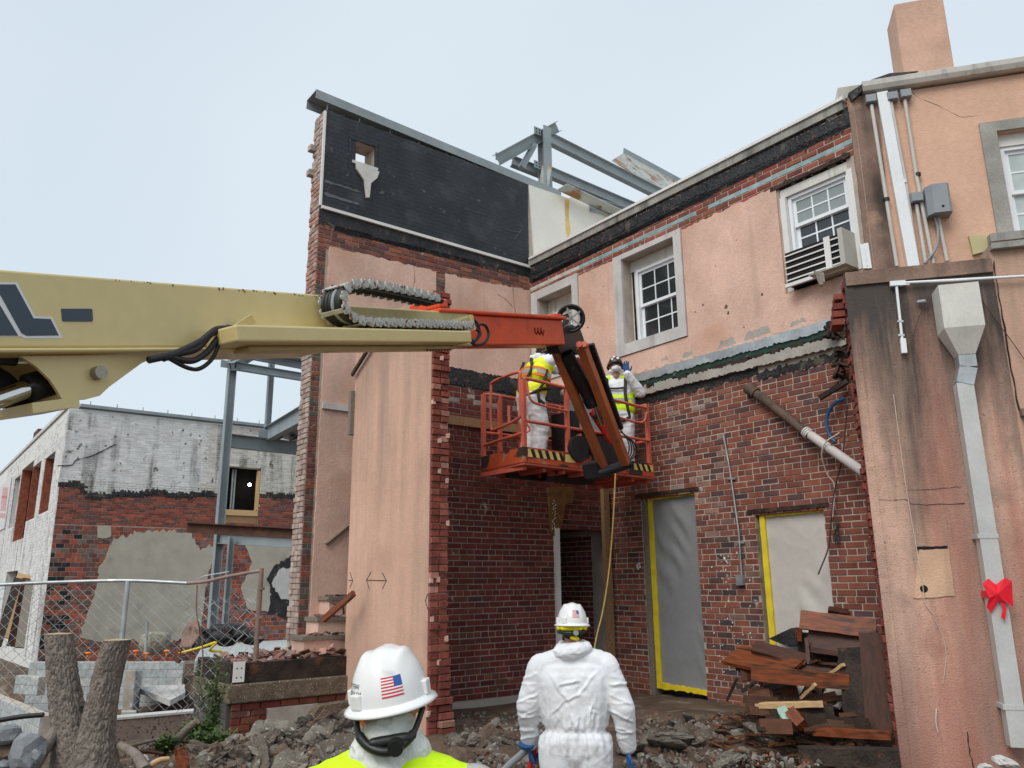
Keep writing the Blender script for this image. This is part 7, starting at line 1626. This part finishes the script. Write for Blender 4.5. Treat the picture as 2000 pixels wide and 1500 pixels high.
put('sleeve_stripe', blob([((.235, .0, 1.40), .090, (.268, -.008, 1.30), .092)], .01, 3), m_reflect, pA, MA)
put('hood', blob([((0, -.015, 1.56), .086, (0, -.02, 1.50), .096), ((-.04, -.03, 1.46), .080, (.04, -.03, 1.46), .080), ((-.04, -.025, 1.52), .070, (.04, -.025, 1.52), .072)], .005, 3, crease(.012, 41, 2.2)), m_hood, pA, MA)
MAo = MA; MA = MA @ Matrix.Translation(V((0, 0, -.012)))
hdA = HM(MA, (0, .03, 1.645), -.15)
head_parts(pA, hdA, hair=False)
HAm = HM(MA, (0, .01, 1.672), -.18, .10, -.13)
hatA, shA = helmet(pA, HAm, m_hat, flag=(math.pi * .955, math.pi * .775, .18, .58))
for k, tx in enumerate(('SAFETY FIRST', 'NO ACCIDENTS')):
    me = text_mesh(tx, .0165); g = MB()
    g.add([shA(math.pi * 1.30 + v.co.x / .125 * 1.0, .40 - k * .15 + v.co.y / .125, .0009) for v in me.vertices], [tuple(p.vertices) for p in me.polygons]); put('lettering', g.mesh('lettering'), m_dark, hatA, HAm)
put('suspension_band', MB().tube(smooth_path([(-.088, -.03, 1.652), (-.075, -.085, 1.60), (-.035, -.125, 1.568), (.02, -.135, 1.562), (.07, -.10, 1.595), (.095, -.04, 1.655)], 6), [.006] * 3 + [.008] * 4 + [.013] * 18 + [.008] * 6, 10).mesh('band'), m_strap, pA, MA)
put('suspension_band', blob([((-.03, -.122, 1.578), .016, (.055, -.112, 1.588), .017)], .005, 3), m_strap, pA, MA); put('adjuster_knob', MB().tube([(.03, -.128, 1.573), (.031, -.156, 1.570)], [.023, .020], 20).mesh('knob'), m_strap, pA, MA)
put('orange_strap', MB().bar((-.088, -.035, 1.650), (-.060, -.10, 1.622), .004, .018).mesh('g'), m_hiorange, pA, MA)
MA = MAo
lb = Frame(MA @ V((-.035, -.150, 1.452)), MA.to_3x3() @ V((1, 0, 0)), MA.to_3x3() @ V((0, -.86, .5)), MA.to_3x3() @ V((0, .5, .86)))
lab_ = MB().fbox(lb, -.030, .030, -.034, .034, -.004, .004).build('care_label', m_decalw, pA)
for k in range(5): MB().fbox(lb, -.022, .020 - .006 * (k % 3), .022 - k * .010, .025 - k * .010, .0041, .0046).build('printed_line', m_box, lab_)

# --- two workers in the basket
fl = zb + .03
def hv(parent, M4, caps, trim=True, mat=m_hivis_y): return put('vest', blob(caps, .012, 4, wrinkle(.006, 1.6, 51)), mat, parent, M4)
def ring_strap(parent, M4, pts, wd=.022, nm='harness_strap'): return put(nm, MB().tube(smooth_path(pts, 6), wd, 6).mesh('strap'), m_harness, parent, M4)
# left one, bending forward to the right with arms up
posC = kp(.50, .03, .42); pC = thing('person', 'person in yellow vest with orange trim at the left of the basket, reaching up', 'person', posC, 'workers in the basket')
MC = basis(posC, math.radians(-62), 1.03)
capsC = [((-.09, .0, .92), .150, (.09, .0, .92), .150), ((-.085, .02, 1.05), .14, (.085, .02, 1.05), .14), ((-.11, .08, 1.22), .145, (.11, .08, 1.22), .145), ((-.13, .15, 1.35), .125, (.13, .15, 1.35), .125), ((0, 0, .95), .15, (0, .12, 1.3), .14),
    ((-.10, .0, .90), .14, (-.11, .05, .48), .105), ((-.11, .05, .48), .105, (-.11, -.02, .10), .085), ((.10, .0, .90), .14, (.12, .09, .50), .105), ((.12, .09, .50), .105, (.12, .03, .10), .085), ((-.11, -.02, .06), .055, (-.12, .13, .045), .045), ((.12, .03, .06), .055, (.13, .18, .045), .045),
    ((.20, .16, 1.38), .088, (.24, .36, 1.50), .078), ((.24, .36, 1.50), .076, (.20, .55, 1.58), .058), ((-.20, .16, 1.38), .088, (-.24, .34, 1.44), .078), ((-.24, .34, 1.44), .076, (-.20, .52, 1.40), .058), ((0, .16, 1.40), .08, (0, .20, 1.50), .075)]
put('coverall', blob(capsC, .014, 4, wrinkle(.012, 1.2, 61)), m_tyvek, pC, MC)
vc = [((-.09, .02, 1.0), .158, (.09, .02, 1.0), .158), ((-.115, .08, 1.22), .158, (.115, .08, 1.22), .158), ((-.13, .14, 1.33), .136, (.13, .14, 1.33), .136), ((0, .02, .95), .16, (0, .12, 1.3), .15)]
hv(pC, MC, vc)
def band(pts_z, r, mat, parent, M4, nm):
    c, hgt = pts_z; put(nm, blob([((-.10, c[0], c[1]), r, (.10, c[0], c[1]), r)], .014, 2), mat, parent, M4)
def hoop(parent, M4, cy, cz, rx, ry, tilt, h, mat, nm):
    n = 36; vs = []
    for k in range(n):
        a = 2 * math.pi * k / n; x, y = rx * math.cos(a), ry * math.sin(a)
        for s in (-1, 1): vs.append((x, cy + y, cz + y * tilt + s * h / 2))
    me = MB().add(vs, [(2 * k, 2 * ((k + 1) % n), 2 * ((k + 1) % n) + 1, 2 * k + 1) for k in range(n)], None, True).mesh(nm); return put(nm, me, mat, parent, M4)
hoop(pC, MC, .075, 1.20, .283, .172, -.35, .055, m_reflect, 'reflective_band'); hoop(pC, MC, .077, 1.245, .281, .170, -.35, .028, m_hiorange, 'orange_band'); hoop(pC, MC, .072, 1.155, .280, .172, -.35, .028, m_hiorange, 'orange_band')
ring_strap(pC, MC, [(.10, -.03, 1.42), (.16, -.07, 1.25), (.10, -.16, 1.02), (.20, -.02, .88), (.23, .08, .80)]); ring_strap(pC, MC, [(-.10, -.03, 1.42), (-.12, -.08, 1.25), (-.02, -.16, 1.02), (.14, -.12, .92), (.26, .0, .98), (.20, .17, 1.02)]); ring_strap(pC, MC, [(.27, .10, 1.25), (.275, .05, 1.08), (.25, -.02, .95), (.24, .0, .80)], .02)
hC = HM(MC, (0, .27, 1.565), .0, .45); head_parts(pC, hC); helmet(pC, HM(MC, (0, .25, 1.60), 0, .45), m_hat_b, ridges=False)
put('hood', blob([((-.06, .10, 1.475), .05, (.06, .10, 1.475), .05), ((0, .07, 1.46), .05, (0, .03, 1.47), .03)], .01, 2, wrinkle(.008, 2, 4)), m_tyvek, pC, MC)
put('glove', blob(hand_caps((.20, .55, 1.58), (-.1, 1, .3), (0, -.3, 1), 0, curl=.5), .006, 2), m_glove, pC, MC); put('glove', blob(hand_caps((-.20, .52, 1.40), (.1, 1, .1), (0, -.2, 1), 0, curl=.5), .006, 2), m_glove, pC, MC)
# right one, facing the camera with one palm raised
posD = kp(LX_ - .20, .03, .45); pD = thing('person', 'person in lime vest at the right of the basket, raising a blue-gloved palm', 'person', posD, 'workers in the basket')
MD = basis(posD, math.radians(172), 1.03)
capsD = torso(.115, .135, .135, .15) + [((-.16, .0, 1.41), .082, (0, 0, 1.46), .078), ((.16, .0, 1.41), .082, (0, 0, 1.46), .078),
    ((-.20, .0, 1.39), .085, (-.335, .06, 1.22), .078), ((-.335, .06, 1.22), .078, (-.165, .20, 1.46), .056),
    ((.20, .0, 1.39), .085, (.28, .06, 1.16), .075), ((.28, .06, 1.16), .075, (.27, .30, 1.22), .056),
    ((-.10, .0, .90), .14, (-.12, .03, .5), .105), ((-.12, .03, .5), .105, (-.125, -.02, .10), .085), ((.10, .0, .90), .14, (.12, .03, .5), .105), ((.12, .03, .5), .105, (.125, -.02, .10), .085), ((-.125, -.02, .06), .055, (-.135, .13, .045), .045), ((.125, -.02, .06), .055, (.135, .13, .045), .045)]
put('coverall', blob(capsD, .014, 4, wrinkle(.012, 1.2, 71)), m_tyvek, pD, MD)
vd = [((-.13, -.02, 1.34), .128, (-.10, .0, 1.0), .155), ((.13, -.02, 1.34), .128, (.10, .0, 1.0), .155), ((-.09, .0, 1.0), .155, (.09, .0, 1.0), .155), ((-.09, .0, 1.12), .15, (.09, .0, 1.12), .15), ((-.17, .0, 1.39), .088, (-.09, .0, 1.43), .085), ((.17, .0, 1.39), .088, (.09, .0, 1.43), .085)]
hv(pD, MD, vd, mat=m_hivis); hoop(pD, MD, .0, 1.10, .262, .168, 0, .06, m_reflect, 'reflective_band')
for s in (-1, 1): ring_strap(pD, MD, [(s * .12, -.02, 1.50), (s * .13, .12, 1.38), (s * .12, .158, 1.2), (s * .14, .15, 1.02), (s * .17, .10, .85)])
ring_strap(pD, MD, [(-.13, .155, 1.28), (0, .165, 1.27), (.13, .155, 1.28)], .016); ring_strap(pD, MD, [(-.17, .12, .86), (-.05, .16, .80), (.1, .15, .84), (.2, .05, .9)])
hD = HM(MD, (0, .03, 1.60), .1, .25); hd_ = head_parts(pD, hD); helmet(pD, HM(MD, (0, .02, 1.635), .1, .25), m_hat_b, ridges=False)
put('respirator', blob([((-.03, .085, -.05), .04, (.03, .085, -.05), .04), ((0, .11, -.055), .04, (0, .115, -.05), .035), ((-.07, .02, -.06), .035, (.07, .02, -.06), .035)], .008, 3), m_tyvek, hd_, hD)
for (x, y, z) in ((-.03, .118, .10), (.045, .105, .09), (.02, .10, .13)): put('hat_sticker', MB().ball((x, y, z), .022, 10, 6, (1, .35, 1)).mesh('s'), m_decalw, hd_, hD)
put('glove', blob(hand_caps((-.16, .205, 1.47), (.12, .15, 1), (1, 0, -.2), 0, curl=.08, spread=.12, L_=.19), .006, 2), m_glove, pD, MD, 'raised open blue glove')
put('glove', blob(hand_caps((.27, .30, 1.22), (0, .8, .35), (-1, 0, 0), 0, curl=.8), .006, 2), m_glove, pD, MD, 'blue glove resting on the rail')
